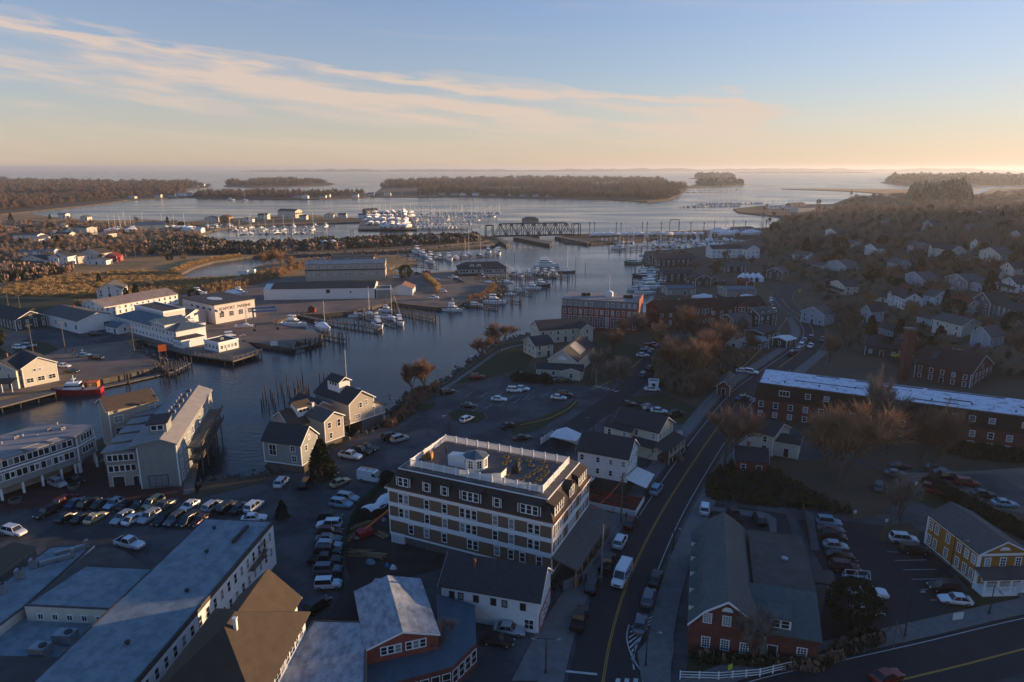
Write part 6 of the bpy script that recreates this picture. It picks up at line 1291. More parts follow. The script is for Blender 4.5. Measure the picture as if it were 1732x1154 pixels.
near = [ # key, px, py, ang, where, s
 ('tower',640,553,-65,'at the end of the long dock, bow to the channel',1.0),('trawler',676,548,-65,'right of the sportfisher at the long dock end',.85),('sail',622,532,10,'in the slip basin behind the long dock, nearest the land',1.0),('small',604,536,0,'lying left of the basin sailboat',1.0),('sail_big',660,540,-20,'with tallest mast beside the long dock',.95),
 ('cruiser',655,527,-30,'at the upper end of the slip basin',.8),('tower',766,526,-20,'moored below the harbour lot wall',.85),('small',802,518,-15,'left of the point boats',1.2),('cruiser',836,513,-10,'off the tip of the harbour point',1.15),
 ('cruiser',497,551,-15,'long covered one in the wrapped boat basin',1.15),('wrap',548,558,-50,'at the mouth of the wrapped boat basin',1.15),('sail',547,548,-10,'without sails lying between the two basin docks',.8),('open',497,583,-40,'tied at the tip of the near basin dock',.8),
 ('cruiser',391,577,30,'berthed behind the harbour office',1.0),('open',405,589,-10,'tied outside the harbour office pier',.9),
 ('open',864,499,-10,'on the second point dock',1.0),('small',876,493,-15,'on the third point dock',1.1),('cruiser',901,489,-15,'alone at the fourth point dock',.95),('navy_cruiser',916,484,-10,'at the outer side of the fourth point dock',.95),
 ('tower',880,468,-80,'leftmost of the row facing the channel',.9),('cruiser',895,466,-75,'second of the row facing the channel',1.0),('cruiser',910,465,-75,'third of the row facing the channel',1.1),('cruiser',923,466,-75,'fourth of the row facing the channel',1.1),('tower',936,465,-70,'fifth of the row facing the channel',1.0),('sail_navy',957,461,0,'pointing out at the end of the channel row',1.2),('yacht',925,451,-5,'largest, behind the channel row',.85),
 ('tower',867,466,-80,'beside the pier restaurant',1.0),('tower',816,470,-80,'below the pier restaurant front',.9),('wrap',829,482,-30,'blue-grey covered, beside the point mast',.9),
 ('sail_big',855,478,0,'with bare mast at the point',.8),
 ('cruiser',716,433,-60,'leftmost of the inner harbour group',1.2),('tower',706,428,-60,'farthest left in the inner harbour',1.3),('trawler',729,437,-60,'in the middle of the inner harbour group',1.1),('trawler',728,445,-60,'nearest in the inner harbour group',1.0),('cruiser',744,438,-60,'right of the trawlers in the inner harbour',1.1),('tower',760,440,-70,'at the right of the inner harbour group',1.2),('wrap',770,438,-60,'rightmost of the inner harbour group',1.1),('sail',786,434,-60,'left of two masts behind the restaurant',1.1),('sail_big',792,431,-60,'right of two masts behind the restaurant',1.1),('sail_navy',812,433,-70,'behind the restaurant roof ridge',1.2),('tower',826,428,-80,'with tan tower behind the restaurant',1.2),('cruiser',843,430,-80,'off the right end of the restaurant roof',1.3),
 ('green',1070,446,-170,'at the outer boatyard pilings',1.2),('cruiser',1046,421,-175,'alone with a blue-green hull off the marina',1.2),('open',1088,443,170,'behind the green boat',1.0),('sail',1090,433,170,'near the marina corner',.9),
 ('small',1091,458,-170,'top of the boatyard slips',1.2),('cruiser',1100,462,-170,'second from top of the boatyard slips',1.0),('navy_cruiser',1086,468,175,'pointed out from the boatyard slips',1.1),('cruiser',1108,467,-175,'third from top at the boatyard slips',1.1),('tower',1104,474,-170,'in the middle of the boatyard slips',1.1),('cruiser',1097,481,-170,'lower middle of the boatyard slips',1.2),('trawler',1098,488,-170,'second nearest of the boatyard slips',1.2),('cruiser',1118,482,-170,'inner one of the boatyard slips',1.1),('small',1075,491,-175,'behind the brick mill roof',1.3),('cruiser',1090,497,-170,'nearest of the boatyard slips',1.1),
 ('sail_big',583,664,20,'with bare mast behind the waterfront houses',.8),('open',800,604,10,'dark, adrift by the lawn bank',.45)]
for key, x, y, a, where, s in near: boat(key, x, y, a, KN[key] + ' ' + where, None, s)
# boats ashore
for key, x, y, a, where, s in (('cruiser',327,553,25,'standing ashore left of the lettered hall',.9),('sail',414,552,10,'propped ashore before the lettered hall, mast off',.8),('wrap',395,500,-20,'blue-hulled, ashore behind the lettered hall roof',1.1),('cruiser',405,497,-10,'ashore behind the lettered hall roof',.9),
     ('cruiser',335,498,0,'peeking over the boatyard roofs',.9),('small',1136,471,170,'ashore among the boatyard vans',1.0),('wrap',1190,508,170,'ashore between the two metal sheds',1.2),('wrap',1262,506,170,'ashore before the wide metal shed',.9),('wrap',1230,398,0,'largest one ashore below the grey storage shed',1.6),('wrap',1270,397,0,'long one ashore right of the storage shed',1.9)):
    boat(key, x, y, a, KN[key] + ' ' + where, None, s, z=1.0)
rb = random.Random(11)
def fleet(n, rows, keys, label, group, ang, s=(.8,1.1), z=WATER, jit=.6):
    """n boats spread along pixel rows"""
    for i in range(n):
        x0, x1, y0, y1 = rows[i % len(rows)]; k = (i//len(rows) + .5)/math.ceil(n/len(rows)); x = x0+(x1-x0)*k + rb.uniform(-1,1)*jit*2; y = y0+(y1-y0)*k + rb.uniform(-.3,.3)*jit
        key = rb.choice(keys); boat(key, x, y, ang + rb.choice((0,180)) + rb.uniform(-4,4), (label % KN[key]) + (', %s row' % ['farthest','second farthest','third','fourth','nearest','outermost'][min(i % len(rows), 5)] if len(rows) > 1 else ''), group + ', ' + KN[key], rb.uniform(*s), z)
fleet(50, [(1050,1240,402,401),(1040,1235,406,405),(1060,1250,411,409),(1080,1240,415,413),(1100,1200,419,417),(1015,1080,411,411)], ['sail','sail','sail_navy','cruiser','small','sail_big','cruiser','tower'], '%s in the right bank marina before the boatworks', 'right bank marina boats', 80, (.8,1.1))
fleet(15, [(1000,1190,398.5,396.5)], ['wrap'], '%s standing in a row on the causeway', 'wrapped boats on the causeway', 20, (.9,1.2), 1.2)
fleet(16, [(1205,1290,395,394),(1210,1262,391,391)], ['wrap','wrap_mast','wrap','sail'], '%s in the yard at the causeway end', 'boats in the causeway yard', 20, (1.0,1.4), 1.2)
fleet(32, [(628,700,360,360),(620,702,366,366),(618,704,372,372),(620,704,378,378),(640,704,384,384)], ['wrap','cruiser','wrap_mast','wrap','tower'], '%s packed on the wide timber pier', 'wrapped boats on the wide pier', 60, (1.0,1.5), 1.9)
fleet(38, [(700,815,374,373),(705,800,380,379),(705,780,386,385)], ['sail','small','cruiser','sail','sail_big','open'], '%s in the far marina by the wide pier', 'far marina boats', 85, (.9,1.3))
fleet(28, [(380,560,386,383.5),(390,555,391,389),(400,550,397,394.5)], ['cruiser','sail','small','sail_big','open'], '%s in the small marina before the shore strip', 'small marina boats', 80, (.9,1.2))
fleet(10, [(350,400,388,386)], ['cruiser','tower','small'], '%s along the left end of the small marina', 'boats at the left end of the small marina', 85, (1.0,1.3))
fleet(20, [(190,300,388,387),(185,230,392,391),(290,330,388,388)], ['wrap','wrap_mast','sail_big','wrap_mast','wrap'], '%s laid up around the blue-grey barn', 'boats laid up around the blue-grey barn', 60, (1.1,1.5), 1.3)
def boat_mass(name, label, n, rows, z=WATER, s=(8,12)):
    """boats too small and many to tell apart: hulls, cabins and masts in one mesh"""
    m = MB()
    for i in range(n):
        x0, x1, y0, y1 = rows[i % len(rows)]; k = rb.random(); p = P(x0+(x1-x0)*k, y0+(y1-y0)*k+rb.uniform(-.15,.15), z); L_ = rb.uniform(*s); a = R(85+rb.uniform(-6,6)+rb.choice((0,180))); c, q = math.cos(a), math.sin(a)
        f = lambda v: (p.x+c*v[0]-q*v[1], p.y+q*v[0]+c*v[1], p.z+v[2])
        m.add([f(v) for v in ((-L_/2,-1.2,-.3),(L_*.2,-1.3,-.3),(L_*.45,0,-.3),(L_*.2,1.3,-.3),(-L_/2,1.2,-.3),(-L_/2,-1.5,1.1),(L_*.2,-1.6,1.2),(L_/2,0,1.5),(L_*.2,1.6,1.2),(-L_/2,1.5,1.1))], [(0,1,6,5),(1,2,7,6),(2,3,8,7),(3,4,9,8),(4,0,5,9),(5,6,7,8,9)], 0)
        m.add([f(v) for v in ((-L_*.2,-1,1.1),(L_*.2,-.8,1.1),(L_*.2,.8,1.1),(-L_*.2,1,1.1),(-L_*.17,-.8,2.3),(L_*.1,-.7,2.3),(L_*.1,.7,2.3),(-L_*.17,.8,2.3))], [(4,5,6,7),(0,1,5,4),(1,2,6,5),(2,3,7,6),(3,0,4,7)], rb.choice((0,1)))
        if rb.random() < .6: m.tube(f((L_*.08,0,1.2)), f((L_*.08,0,rb.uniform(11,16))), .12, n=3)
    stuff(m.build(name, [gelcoat, glass], None), label, 'boats')
boat_mass('far_boats', 'many tiny boats at the rear rows of the far marina', 80, [(700,848,362.5,361.2),(700,838,368,366.8)])
boat_mass('far_boats', 'many tiny masted boats in the distant marina on the right', 90, [(1155,1250,350.5,348.8),(1175,1290,346,344)], s=(10,14)); boat_mass('far_boats', 'tiny pale laid up boats at the distant right marina yard', 46, [(1295,1348,351,350),(1300,1345,354,353)], 1.2, (10,15))
boat_mass('far_boats', 'tiny boats at the wooded island docks', 36, [(1065,1225,326.5,325),(1125,1255,321.8,321.2)], s=(10,16)); boat_mass('far_boats', 'tiny boats along the village shore', 30, [(600,740,333.5,332.5),(320,372,329.5,329)], s=(10,15)); boat_mass('far_boats', 'tiny boats in the inner corner of the right bank marina', 26, [(1100,1230,417.5,415),(1130,1250,408,407)], s=(8,11))
for key, x, y, w in (('cruiser',268,336,'moored off the far left shore'),('cruiser',390,339,'moored alone off the village point'),('sail',413,339,'moored second off the village point'),('yacht',1041,291,'alone on the open sea near the horizon'),('sail',408,292,'tiny, on the sea at far left')): boat(key, x, y, 10, KN[key] + ' ' + w, None, 1.6 if y > 300 else 3.0)
# fireboat at the left quay
t = empty('fireboat', P(131,666,WATER), R(194), 'red hulled fireboat with white wheelhouse and red monitor gear at the quay', 'fireboat')
link('hull', hull_mesh(14.0, 4.2, 1.9, redp, greyflat), t); mb = MB(); cabin(mb, -1.5, 3.6, 2.9, 1.7, 3.7, .9, .3); mb.build('wheelhouse', gelcoat, t); mb = MB(); cabin(mb, -1.55, 3.2, 2.93, 2.5, 3.25, .45, .2); mb.build('windows', glass, t)
mb = MB(); mb.tube((.6,0,3.7),(.6,0,6.0),.12,n=6); mb.box(.1,-1,4.7,1.1,1,4.85); mb.build('mast', gelcoat, t); mb = MB(); mb.box(-6.2,-1.2,1.9,-5.8,1.2,3.4); mb.box(-6.2,-1.4,3.4,-3.2,1.4,3.6); mb.tube((-3.4,-1.2,1.7),(-3.4,-1.2,3.4),.08); mb.tube((-3.4,1.2,1.7),(-3.4,1.2,3.4),.08); mb.build('aft_frame', orange, t); mb = MB(); mb.tube((-2.6,0,1.7),(-2.6,0,2.7),.25,n=8); mb.tube((-2.6,0,2.6),(-1.6,0,3.2),.12,n=6); mb.build('water_monitor', redp, t)
# ------------------------------------------------------------------ free standing pilings
PI = [(x, y) for x, y in ((443,690),(446,683),(450,678),(455,690),(458,672),(462,682),(470,668),(466,690),(476,662),(480,672),(486,657),(490,668),(498,660),(504,654),(512,648),(541,647),(548,645),(556,650),(700,545),(712,541),(724,546),(733,549),(736,543),(744,549),(762,531),(884,475),(892,470),(905,480),(968,470),(973,480),(960,478),(948,476),(940,482),(930,492),(924,496),(905,502),(895,505),(880,512),
    (858,503),(870,440),(960,452),(974,447),(990,458),(1056,425),(1058,432),(1060,440),(1064,450),(1068,458),(1076,436),(1050,416),(1040,414),(1030,413),(1020,410),(600,553),(606,551),(615,556),(563,583),(575,581),(580,575),(590,570),(526,592),(540,590),(352,740),(353,720),(351,760),(820,530),(826,527),(850,520),(866,515))]
for i, (x, y) in enumerate(PI):
    p = P(x, y, WATER); cl = 'among the waterfront houses landing' if x < 560 and y > 640 else 'in the slip basin' if x < 770 and y > 520 else 'beside the boardwalk of the second block' if x < 360 else 'around the harbour point slips' if x < 1000 else 'off the right bank marina'
    o = link('mooring_piling', pile_mesh(3.0 if y < 600 else (1.0,2.0,3.0,1.5)[i % 4]), None, (p.x, p.y, 0 if y > 480 else 1.0), 0); tag(o, 'bare weathered mooring piling standing in the water ' + cl, 'piling', 'pilings ' + cl)
# ------------------------------------------------------------------ vehicles
CP = {'black':(.012,.012,.014),'white':(.7,.71,.72),'silver':(.38,.4,.42),'grey':(.12,.13,.14),'red':(.22,.012,.012),'dark red':(.09,.01,.012),'navy':(.012,.02,.05),'blue':(.04,.1,.2),'light blue':(.25,.38,.48),'tan':(.42,.36,.22),'dark green':(.012,.03,.025),'teal':(.01,.1,.1)}
tyre_me = MB().tube((0,-.11,0),(0,.11,0),.34,n=12).mesh('wheel', black); rim_me = MB().tube((0,-.12,0),(0,.12,0),.19,n=8).mesh('rim', metal)
lamp_w = mat('headlamp_glass', (.75,.75,.72), .15, .05, 1, spec=.7); lamp_r = mat('tail_lamp_glass', (.35,.01,.01), .2, .05, 1, spec=.7)
CARP = {}
SPEC = { # length, width, belt, hood z, roof z, cabin (x front of screen, front of roof, back of roof, back of glass), tail z
 'sedan':(4.75,1.84,.92,.84,1.44,(.85,.2,-1.1,-1.95),.95), 'SUV':(4.75,1.92,1.08,1.02,1.74,(1.05,.5,-1.85,-2.25),1.1), 'hatchback':(4.2,1.78,.95,.88,1.5,(.9,.3,-1.3,-1.95),.98),
 'minivan':(5.0,1.96,1.05,.95,1.76,(1.4,.7,-2.0,-2.4),1.1), 'pickup truck':(5.7,2.0,1.15,1.1,1.86,(1.1,.55,-.75,-1.0),1.15), 'wagon':(4.7,1.84,.95,.88,1.52,(.9,.3,-1.7,-2.2),1.0), 'jeep':(4.4,1.8,1.1,1.05,1.8,(.7,.45,-1.95,-2.1),1.1)}
def car_proto(kind, colr):
    key = (kind, colr)
    if key in CARP: return CARP[key], True
    L_, Wd, belt, hood, roof, (c0, c1, c2, c3), tail = SPEC[kind]; pm = carmat(colr.replace(' ', '_'), CP[colr]); r = link('car', None); r.empty_display_size = .5; tag(r, 'car', 'car')
    h = L_/2; st = [(-h,.80,.42,tail-.22),(-h+.12,.93,.3,tail-.02),(-h+.7,1,.26,tail),(c3,1,.25,belt),(c0,1,.25,belt-.02),(h-.75,.98,.26,hood),(h-.15,.88,.3,hood-.16),(h,.74,.42,hood-.34)]; mb = MB(); rows = []
    if kind == 'pickup truck': st = [(-h,.97,.45,tail),(-h+.1,1,.35,tail),(c3-.12,1,.3,tail),(c3,1,.3,belt),(c0,1,.3,belt),(h-.7,.99,.3,hood+.02),(h-.12,.93,.34,hood-.1),(h,.84,.45,hood-.3)]
    for x, w, zb, zt in st:
        w *= Wd/2; rows.append([(x,-w*.9,zb),(x,-w,zb+.22),(x,-w,(zb+zt)/2+.1),(x,-w*.93,zt),(x,w*.93,zt),(x,w,(zb+zt)/2+.1),(x,w,zb+.22),(x,w*.9,zb)])
    for i in range(len(rows)-1):
        for k in range(8): mb.add([rows[i][k],rows[i][(k+1)%8],rows[i+1][(k+1)%8],rows[i+1][k]], [(0,1,2,3)])
    mb.add(rows[0], [tuple(range(7,-1,-1))]); mb.add(rows[-1], [tuple(range(8))])
    wr = Wd*.37; wb = Wd*.455; mb.slab([(c1+.06,-wr,roof+.03),(c2-.06,-wr,roof+.03),(c2-.06,wr,roof+.03),(c1+.06,wr,roof+.03)], .06)
    for s_ in (-1, 1):
        for (xa, xb) in ((c0,c1),(c3,c2)): mb.tube((xa,s_*(wb+.005),belt-.03),(xb,s_*(wr+.01),roof),.045,n=4)
        if kind in ('sedan','SUV','minivan','wagon','hatchback'): mb.tube(((c1+c2)/2,s_*(wb+.012),belt-.03),((c1+c2)/2,s_*(wr+.012),roof),.04,n=4)
    link('body', mb.mesh('body', pm), r)
    g = MB(); g.add([(c0,-wb,belt-.04),(c3,-wb,belt-.04),(c3,wb,belt-.04),(c0,wb,belt-.04),(c1,-wr,roof),(c2,-wr,roof),(c2,wr,roof),(c1,wr,roof)], [(4,7,6,5),(0,4,5,1),(1,5,6,2),(2,6,7,3),(3,7,4,0)]); link('windows', g.mesh('windows', glass), r)
    if kind == 'pickup truck': t_ = MB(); t_.box(-h+.18,-Wd*.42,tail+.004,c3-.2,Wd*.42,tail+.012); link('truck_bed', t_.mesh('truck_bed', black), r)
    for sx, sy in ((1,1),(1,-1),(-1,1),(-1,-1)):
        w_ = link('wheel', tyre_me, r, (sx*L_*.31, sy*(Wd/2-.1), .34)); link('rim', rim_me, w_)
    for sy in (-1, 1):
        q = MB(); q.box(h-.16,sy*Wd*.3-.17,hood-.36,h+.012,sy*Wd*.3+.17,hood-.22); link('headlight', q.mesh('headlight', lamp_w), r)
        q = MB(); q.box(-h-.012,sy*Wd*.36-.12,tail-.34,-h+.1,sy*Wd*.36+.1,tail-.18); link('taillight', q.mesh('taillight', lamp_r), r)
    CARP[key] = r; remember(r); return r, False
def car(kind, colr, x, y, ang, where, z=None, group=None, zz=.1):
    p = G(x, y); p.z += zz; pr, used = car_proto(kind, colr); cat = {'pickup truck':'pickup truck','minivan':'minivan'}.get(kind, 'car'); lab = '%s %s %s' % (colr, kind, where)
    if not used: pr.location = p; pr.rotation_euler = (0,0,R(ang)); pr['label'] = lab; pr['category'] = cat; o = pr
    else: o = copy_thing(pr, p, R(ang), lab); o['category'] = cat
    if group: o['group'] = group
    return o
ORD = ['first','second','third','fourth','fifth','sixth','seventh','eighth','ninth','tenth','eleventh','twelfth','thirteenth','fourteenth','fifteenth','sixteenth']
S_, V_, H_, M_, T_, G_ = 'sedan','SUV','hatchback','minivan','pickup truck','wagon'
def carrow(lst, ang, fmt, jit=3, group=None, zz=.1):
    for i, (k, c, x, y) in enumerate(lst): car(k, c, x, y, ang + random.uniform(-jit, jit) + (180 if random.random() < .2 else 0), fmt % ORD[i], None, group, zz)
carrow([(V_,'black',80,872),(S_,'black',115,879),(S_,'black',141,880),(S_,'tan',163,881),(G_,'silver',207,881),(S_,'white',227,883),(V_,'silver',253,880),(S_,'black',276,883),(V_,'grey',297,884),(M_,'black',320,885),(S_,'dark red',339,885)], 74, '%s from the left in the front row before the waterfront offices', group='front row cars before the waterfront offices')
carrow([(V_,'red',111,852),(S_,'blue',131,855),(V_,'black',152,857),(S_,'black',173,857),(H_,'light blue',193,857),(S_,'black',216,859),(V_,'black',238,859),(M_,'tan',259,857),(S_,'grey',282,858),(S_,'white',320,861),(V_,'silver',360,862),(V_,'black',384,863),(S_,'black',406,864),(V_,'white',430,862)], 74, '%s from the left in the back row before the waterfront offices', group='back row cars before the waterfront offices')
carrow([(V_,'black',558,881),(V_,'white',557,893),(G_,'dark red',558,904),(S_,'grey',556,917),(G_,'silver',557,928),(V_,'black',555,939),(T_,'black',550,954),(V_,'grey',554,970),('jeep','white',556,995)], 2, '%s from the far end of the row along the construction fence', group='cars along the construction fence')
carrow([('jeep','light blue',1402,889),(S_,'grey',1405,901),(V_,'black',1408,914),(H_,'silver',1413,929),(S_,'black',1419,945),(V_,'dark red',1428,965)], -8, '%s from the far end of the row beside the gambrel building', group='cars beside the gambrel building')
for k, c, x, y, a, w in (
 (V_,'white',25,905,-18,'parked alone at the left edge below the rows'),(T_,'white',220,926,-20,'parked behind the low roofs, apart from the rows'),(V_,'silver',98,823,-28,'under the edge of the waterfront offices'),(S_,'black',128,816,-28,'beside the planter at the offices corner'),
 (V_,'black',538,1031,60,'behind the jeep near the lit brown roof'),(V_,'silver',588,848,-15,'upper one of the two beside the construction tarps'),(V_,'light blue',577,858,-15,'lower one of the two beside the construction tarps'),(S_,'white',430,882,10,'half hidden by the long white building roof'),
 (V_,'white',477,821,85,'standing nose out below the near waterfront house'),(V_,'black',518,823,85,'right of the white one below the waterfront house'),(V_,'black',555,804,-25,'beside the small evergreen by the waterfront house'),(S_,'tan',576,821,50,'parked askew left of the white cargo van'),
 (T_,'white',593,776,-22,'in front of two black trucks near the evergreen'),(T_,'black',610,768,-22,'behind the white one near the evergreen'),(T_,'black',620,763,-22,'farthest of three trucks near the evergreen'),(V_,'black',661,743,35,'left of a pair at the river lot edge'),(V_,'silver',676,747,40,'right of a pair at the river lot edge'),
 (V_,'red',807,641,5,'alone by the riverside lawn'),(V_,'black',757,667,25,'alone at the left side of the river lot'),(S_,'black',793,690,-5,'at the grass island of the river lot'),(S_,'white',844,679,-8,'alone in the middle of the river lot'),(G_,'white',790,713,55,'just below the grass island'),
 (S_,'black',859,724,45,'at the lot edge above the hotel'),(V_,'white',870,664,-8,'left of a pair in the middle of the river lot'),(S_,'white',883,661,-10,'right of a pair in the middle of the river lot'),(V_,'black',880,640,20,'before the shrubs of the meeting hall'),(V_,'silver',938,645,20,'beside the meeting hall front'),
 (S_,'black',954,647,15,'right of the silver car at the meeting hall'),(S_,'white',945,676,-12,'at the curved yellow kerb'),(V_,'black',955,671,-12,'behind the white car at the curved yellow kerb'),(S_,'black',883,745,22,'driving on the river road behind the hotel'),
 (S_,'silver',1107,586,0,'farthest of the bunch on the lawn side of the river road'),(M_,'red',1098,589,-3,'second farthest on the lawn side of the river road'),(S_,'silver',1095,594,-3,'third on the lawn side of the river road'),(V_,'blue',1091,599,-3,'fourth on the lawn side of the river road'),(S_,'white',1087,604,-5,'nearest on the lawn side of the river road'),
 (V_,'dark green',1109,614,45,'farthest of three opposite on the river road'),(V_,'black',1102,627,45,'middle one of three opposite on the river road'),(V_,'teal',1088,638,65,'nearest of three opposite on the river road'),(S_,'white',1103,662,-3,'in front of the ticket kiosk'),
 (S_,'blue',1097,693,-50,'left of three behind the porch house'),(S_,'white',1115,699,-15,'middle of three behind the porch house'),(V_,'dark green',1143,705,25,'right of three behind the porch house'),(S_,'black',1063,687,0,'half hidden behind the porch house roof'),
 (S_,'white',1257,631,-20,'left of two beyond the roadside shop'),(V_,'white',1270,633,-30,'right of two beyond the roadside shop'),(S_,'blue',1256,677,30,'driving past the roadside shop'),
 (V_,'white',1192,866,72,'in the small lot by the yellow kerb mark'),(T_,'black',1241,877,85,'left of two dark ones in the small lot'),(V_,'black',1284,883,85,'right of two dark ones in the small lot'),
 (S_,'silver',862,1072,-12,'beside the white gabled building'),(S_,'black',842,1090,-10,'behind the silver car at the white gabled building'),(V_,'white',1528,918,-10,'nose to the tree island'),(V_,'black',1546,936,-8,'just below the tree island car'),
 (V_,'black',1596,1000,172,'behind the white sedan by the ochre house'),(S_,'white',1615,1021,170,'with dark sunroof before the ochre house'),(S_,'white',1466,1040,-8,'half hidden behind the evergreen by the gambrel building'),(T_,'white',1468,1010,-8,'with ladder rack behind the evergreen'),
 (S_,'black',1522,794,-10,'beneath the bare trees at the apartments, upper left'),(S_,'grey',1515,806,-12,'beneath the bare trees at the apartments, lower left'),(M_,'grey',1540,828,-50,'at the left of the gravel car park'),(T_,'red',1568,832,-45,'left of the hedge in the gravel car park'),
 (S_,'navy',1582,797,-15,'first in the line behind the hedge'),(S_,'grey',1597,805,-15,'second in the line behind the hedge'),(V_,'black',1607,812,-15,'third in the line behind the hedge'),(V_,'red',1634,822,-12,'fourth in the line behind the hedge'),(S_,'dark green',1663,841,-8,'fifth in the line behind the hedge'),(S_,'light blue',1699,857,-8,'nearest the ochre house behind the hedge'),(V_,'grey',1486,828,60,'under the trees left of the lamp post'),
 (S_,'red',1500,1152,20,'entering the frame on the bottom cross street'),
 (V_,'white',33,591,-5,'left of two on the left bank lawn'),(V_,'silver',48,588,-5,'right of two on the left bank lawn'),(S_,'light blue',142,604,12,'in the left bank lot'),(V_,'black',163,609,0,'right of the light blue one in the left bank lot'),(S_,'white',108,622,-10,'behind the sunlit quay building'),(S_,'navy',121,631,-5,'nearest the quay in the left bank lot'),(V_,'black',161,568,0,'in the shade before the white building'),
 (T_,'white',733,506,-3,'crossing the harbour point lot'),(M_,'white',748,495,0,'at the end of the hay-coloured hedge'),(S_,'silver',740,476,-5,'near the middle of the harbour point lot'),(S_,'grey',733,474,-5,'behind the silver one in the harbour point lot'),(T_,'white',766,471,-5,'before the pier restaurant'),(V_,'black',773,475,-10,'left of a dark pair before the pier restaurant'),(S_,'navy',780,478,-10,'right of a dark pair before the pier restaurant'),
 (T_,'white',673,471,-5,'between the grey hall and the boathouse'),(S_,'black',706,464,0,'left of the red truck by the inlet'),(T_,'red',722,462,0,'by the inlet beside the pier restaurant'),
 (M_,'white',1200,480,80,'in the boatyard yard on the right bank'),(V_,'black',1212,481,80,'left of two dark ones in the boatyard'),(V_,'black',1224,480,80,'right of two dark ones in the boatyard'),(V_,'silver',1650,437,-20,'upper one parked on the hilltop lane'),(S_,'white',1643,444,-20,'lower one parked on the hilltop lane'),
 (M_,'white',1620,600,-15,'parked behind the arts hall'),(S_,'white',1580,577,-10,'under trees right of the low blue house')):
    car(k, c, x, y, a, w, zz=.14)
SL = smooth_line(MAIN, 2.0)
def street_ang(p):
    i = min(range(1, len(SL)-1), key=lambda j: (SL[j]-Vector(p[:2])).length); d = SL[i+1]-SL[i-1]; return math.degrees(math.atan2(d.y, d.x))
for k, c, x, y, f, w in ((V_,'dark red',1067,890,1,'first at the left kerb beyond the hotel porch'),(V_,'white',1049,922,1,'second at the left kerb beside the hotel'),(T_,'black',1028,958,1,'third at the left kerb, left of the delivery van'),(V_,'black',1003,996,1,'fourth at the left kerb behind the delivery van'),(T_,'black',980,1054,1,'largest, nearest at the left kerb'),
   (S_,'black',1109,984,1,'farthest of three at the right kerb'),(V_,'grey',1097,1018,1,'middle of three at the right kerb'),(S_,'grey',1083,1062,1,'nearest of three at the right kerb by the hatched area'),(V_,'light blue',1110,833,1,'beside the restaurant patio on the main street'),
   (V_,'black',1340,601,1,'nearest of the queue up the main street'),(S_,'silver',1350,594,1,'second of the queue up the main street'),(V_,'white',1356,587,1,'third of the queue up the main street'),(S_,'silver',1361,578,1,'fourth of the queue up the main street'),(V_,'grey',1372,574,1,'fifth of the queue up the main street'),(S_,'white',1371,588,0,'coming down the right lane of the main street'),(S_,'grey',1391,577,0,'parked on the right side up the main street'),
   (S_,'white',1304,508,1,'farthest of four in the bend car park'),(V_,'silver',1304,514,1,'second of four in the bend car park'),(S_,'dark red',1306,521,1,'third of four in the bend car park'),(V_,'white',1308,527,1,'nearest of four in the bend car park')):
    car(k, c, x, y, street_ang(G(x, y)) + (0 if f else 180), w, zz=.13)
# delivery van and cargo van
def van(name, label, x, y, ang, letters=False, rack=False, zz=.13):
    p = G(x, y); p.z += zz; t = empty(name, p, R(ang), label, 'van'); pm = carmat('white', CP['white']); mb = MB()
    pr = [(-3.0,.4),(3.0,.4),(3.02,.95),(2.75,1.25),(2.1,1.45),(1.35,2.45),(1.0,2.62),(-2.9,2.66),(-3.0,2.4)]
    n = len(pr); 
    mb.prof(pr, -.92, .92); mb.prof([(-2.95,.45),(2.95,.45),(2.95,.9),(2.7,1.15),(-2.98,1.5)], -1.0, 1.0); mb.build('body', pm, t)
    g = MB(); g.add([(2.14,-.84,1.48),(1.4,-.8,2.42),(1.4,.8,2.42),(2.14,.84,1.48)], [(0,3,2,1)]); g.add([(a[0]+.03,a[1],a[2]+.02) for a in ((2.12,-.84,1.5),(1.4,-.8,2.4),(1.4,.8,2.4),(2.12,.84,1.5))], [(0,3,2,1)]); g.build('windscreen', glass, t)
    for s_ in (-1, 1):
        g = MB(); g.box(.7,s_*.93-.01,1.55,1.55,s_*.93+.01,2.2); g.build('side_window', glass, t)
        q = MB(); q.box(2.93,s_*.72-.15,.85,3.04,s_*.72+.15,1.1); q.build('headlight', lamp_w, t); q = MB(); q.box(-3.02,s_*.84-.06,1.1,-2.96,s_*.84+.06,1.6); q.build('taillight', lamp_r, t); q = MB(); q.box(1.6,s_*1.1-.1,1.5,1.75,s_*1.1+.1,1.8); q.build('wing_mirror', dkmetal, t)
        if letters:
            for k_, (body, c) in enumerate((('Fed', (.1,.02,.25)), ('Ex', (.8,.15,.01)))):
                lettering(body, 1.15, mat('van_letters_'+body.lower(), c, .5), t, ((-2.4, -.5)[k_] if s_ < 0 else (.6, -1.3)[k_], s_*1.03, 1.3), (R(90), 0, 0 if s_ < 0 else R(180)))
    q = MB(); q.box(2.96,-.5,.55,3.05,.5,.85); q.build('grille', dkmetal, t)
    if rack:
        q = MB(); [q.box(x_-.04,-.9,2.7,x_+.04,.9,2.78) for x_ in (-2.2,-.8,.6)]; q.build('roof_rack', metal, t); q = MB(); q.box(-2.6,.2,2.8,1.2,.26,2.86); q.box(-2.6,.6,2.8,1.2,.66,2.86); [q.box(-2.5+i*.35,.26,2.81,-2.44+i*.35,.6,2.85) for i in range(11)]; q.build('ladder', orange, t)
    for sx in (-1.85, 1.95):
        for s_ in (-1, 1): w_ = link('wheel', tyre_me, t, (sx, s_*.9, .36)); link('rim', rim_me, w_)
    return t
van('delivery_van', 'white delivery van with purple and orange lettering driving down the main street', 1052, 982, math.degrees(math.atan2(*((P(1040,1003)-P(1069,950)).yx))), True)
van('cargo_van', 'white cargo van with a ladder on its roof rack, left of the hotel', 628, 815, -20, rack=True)
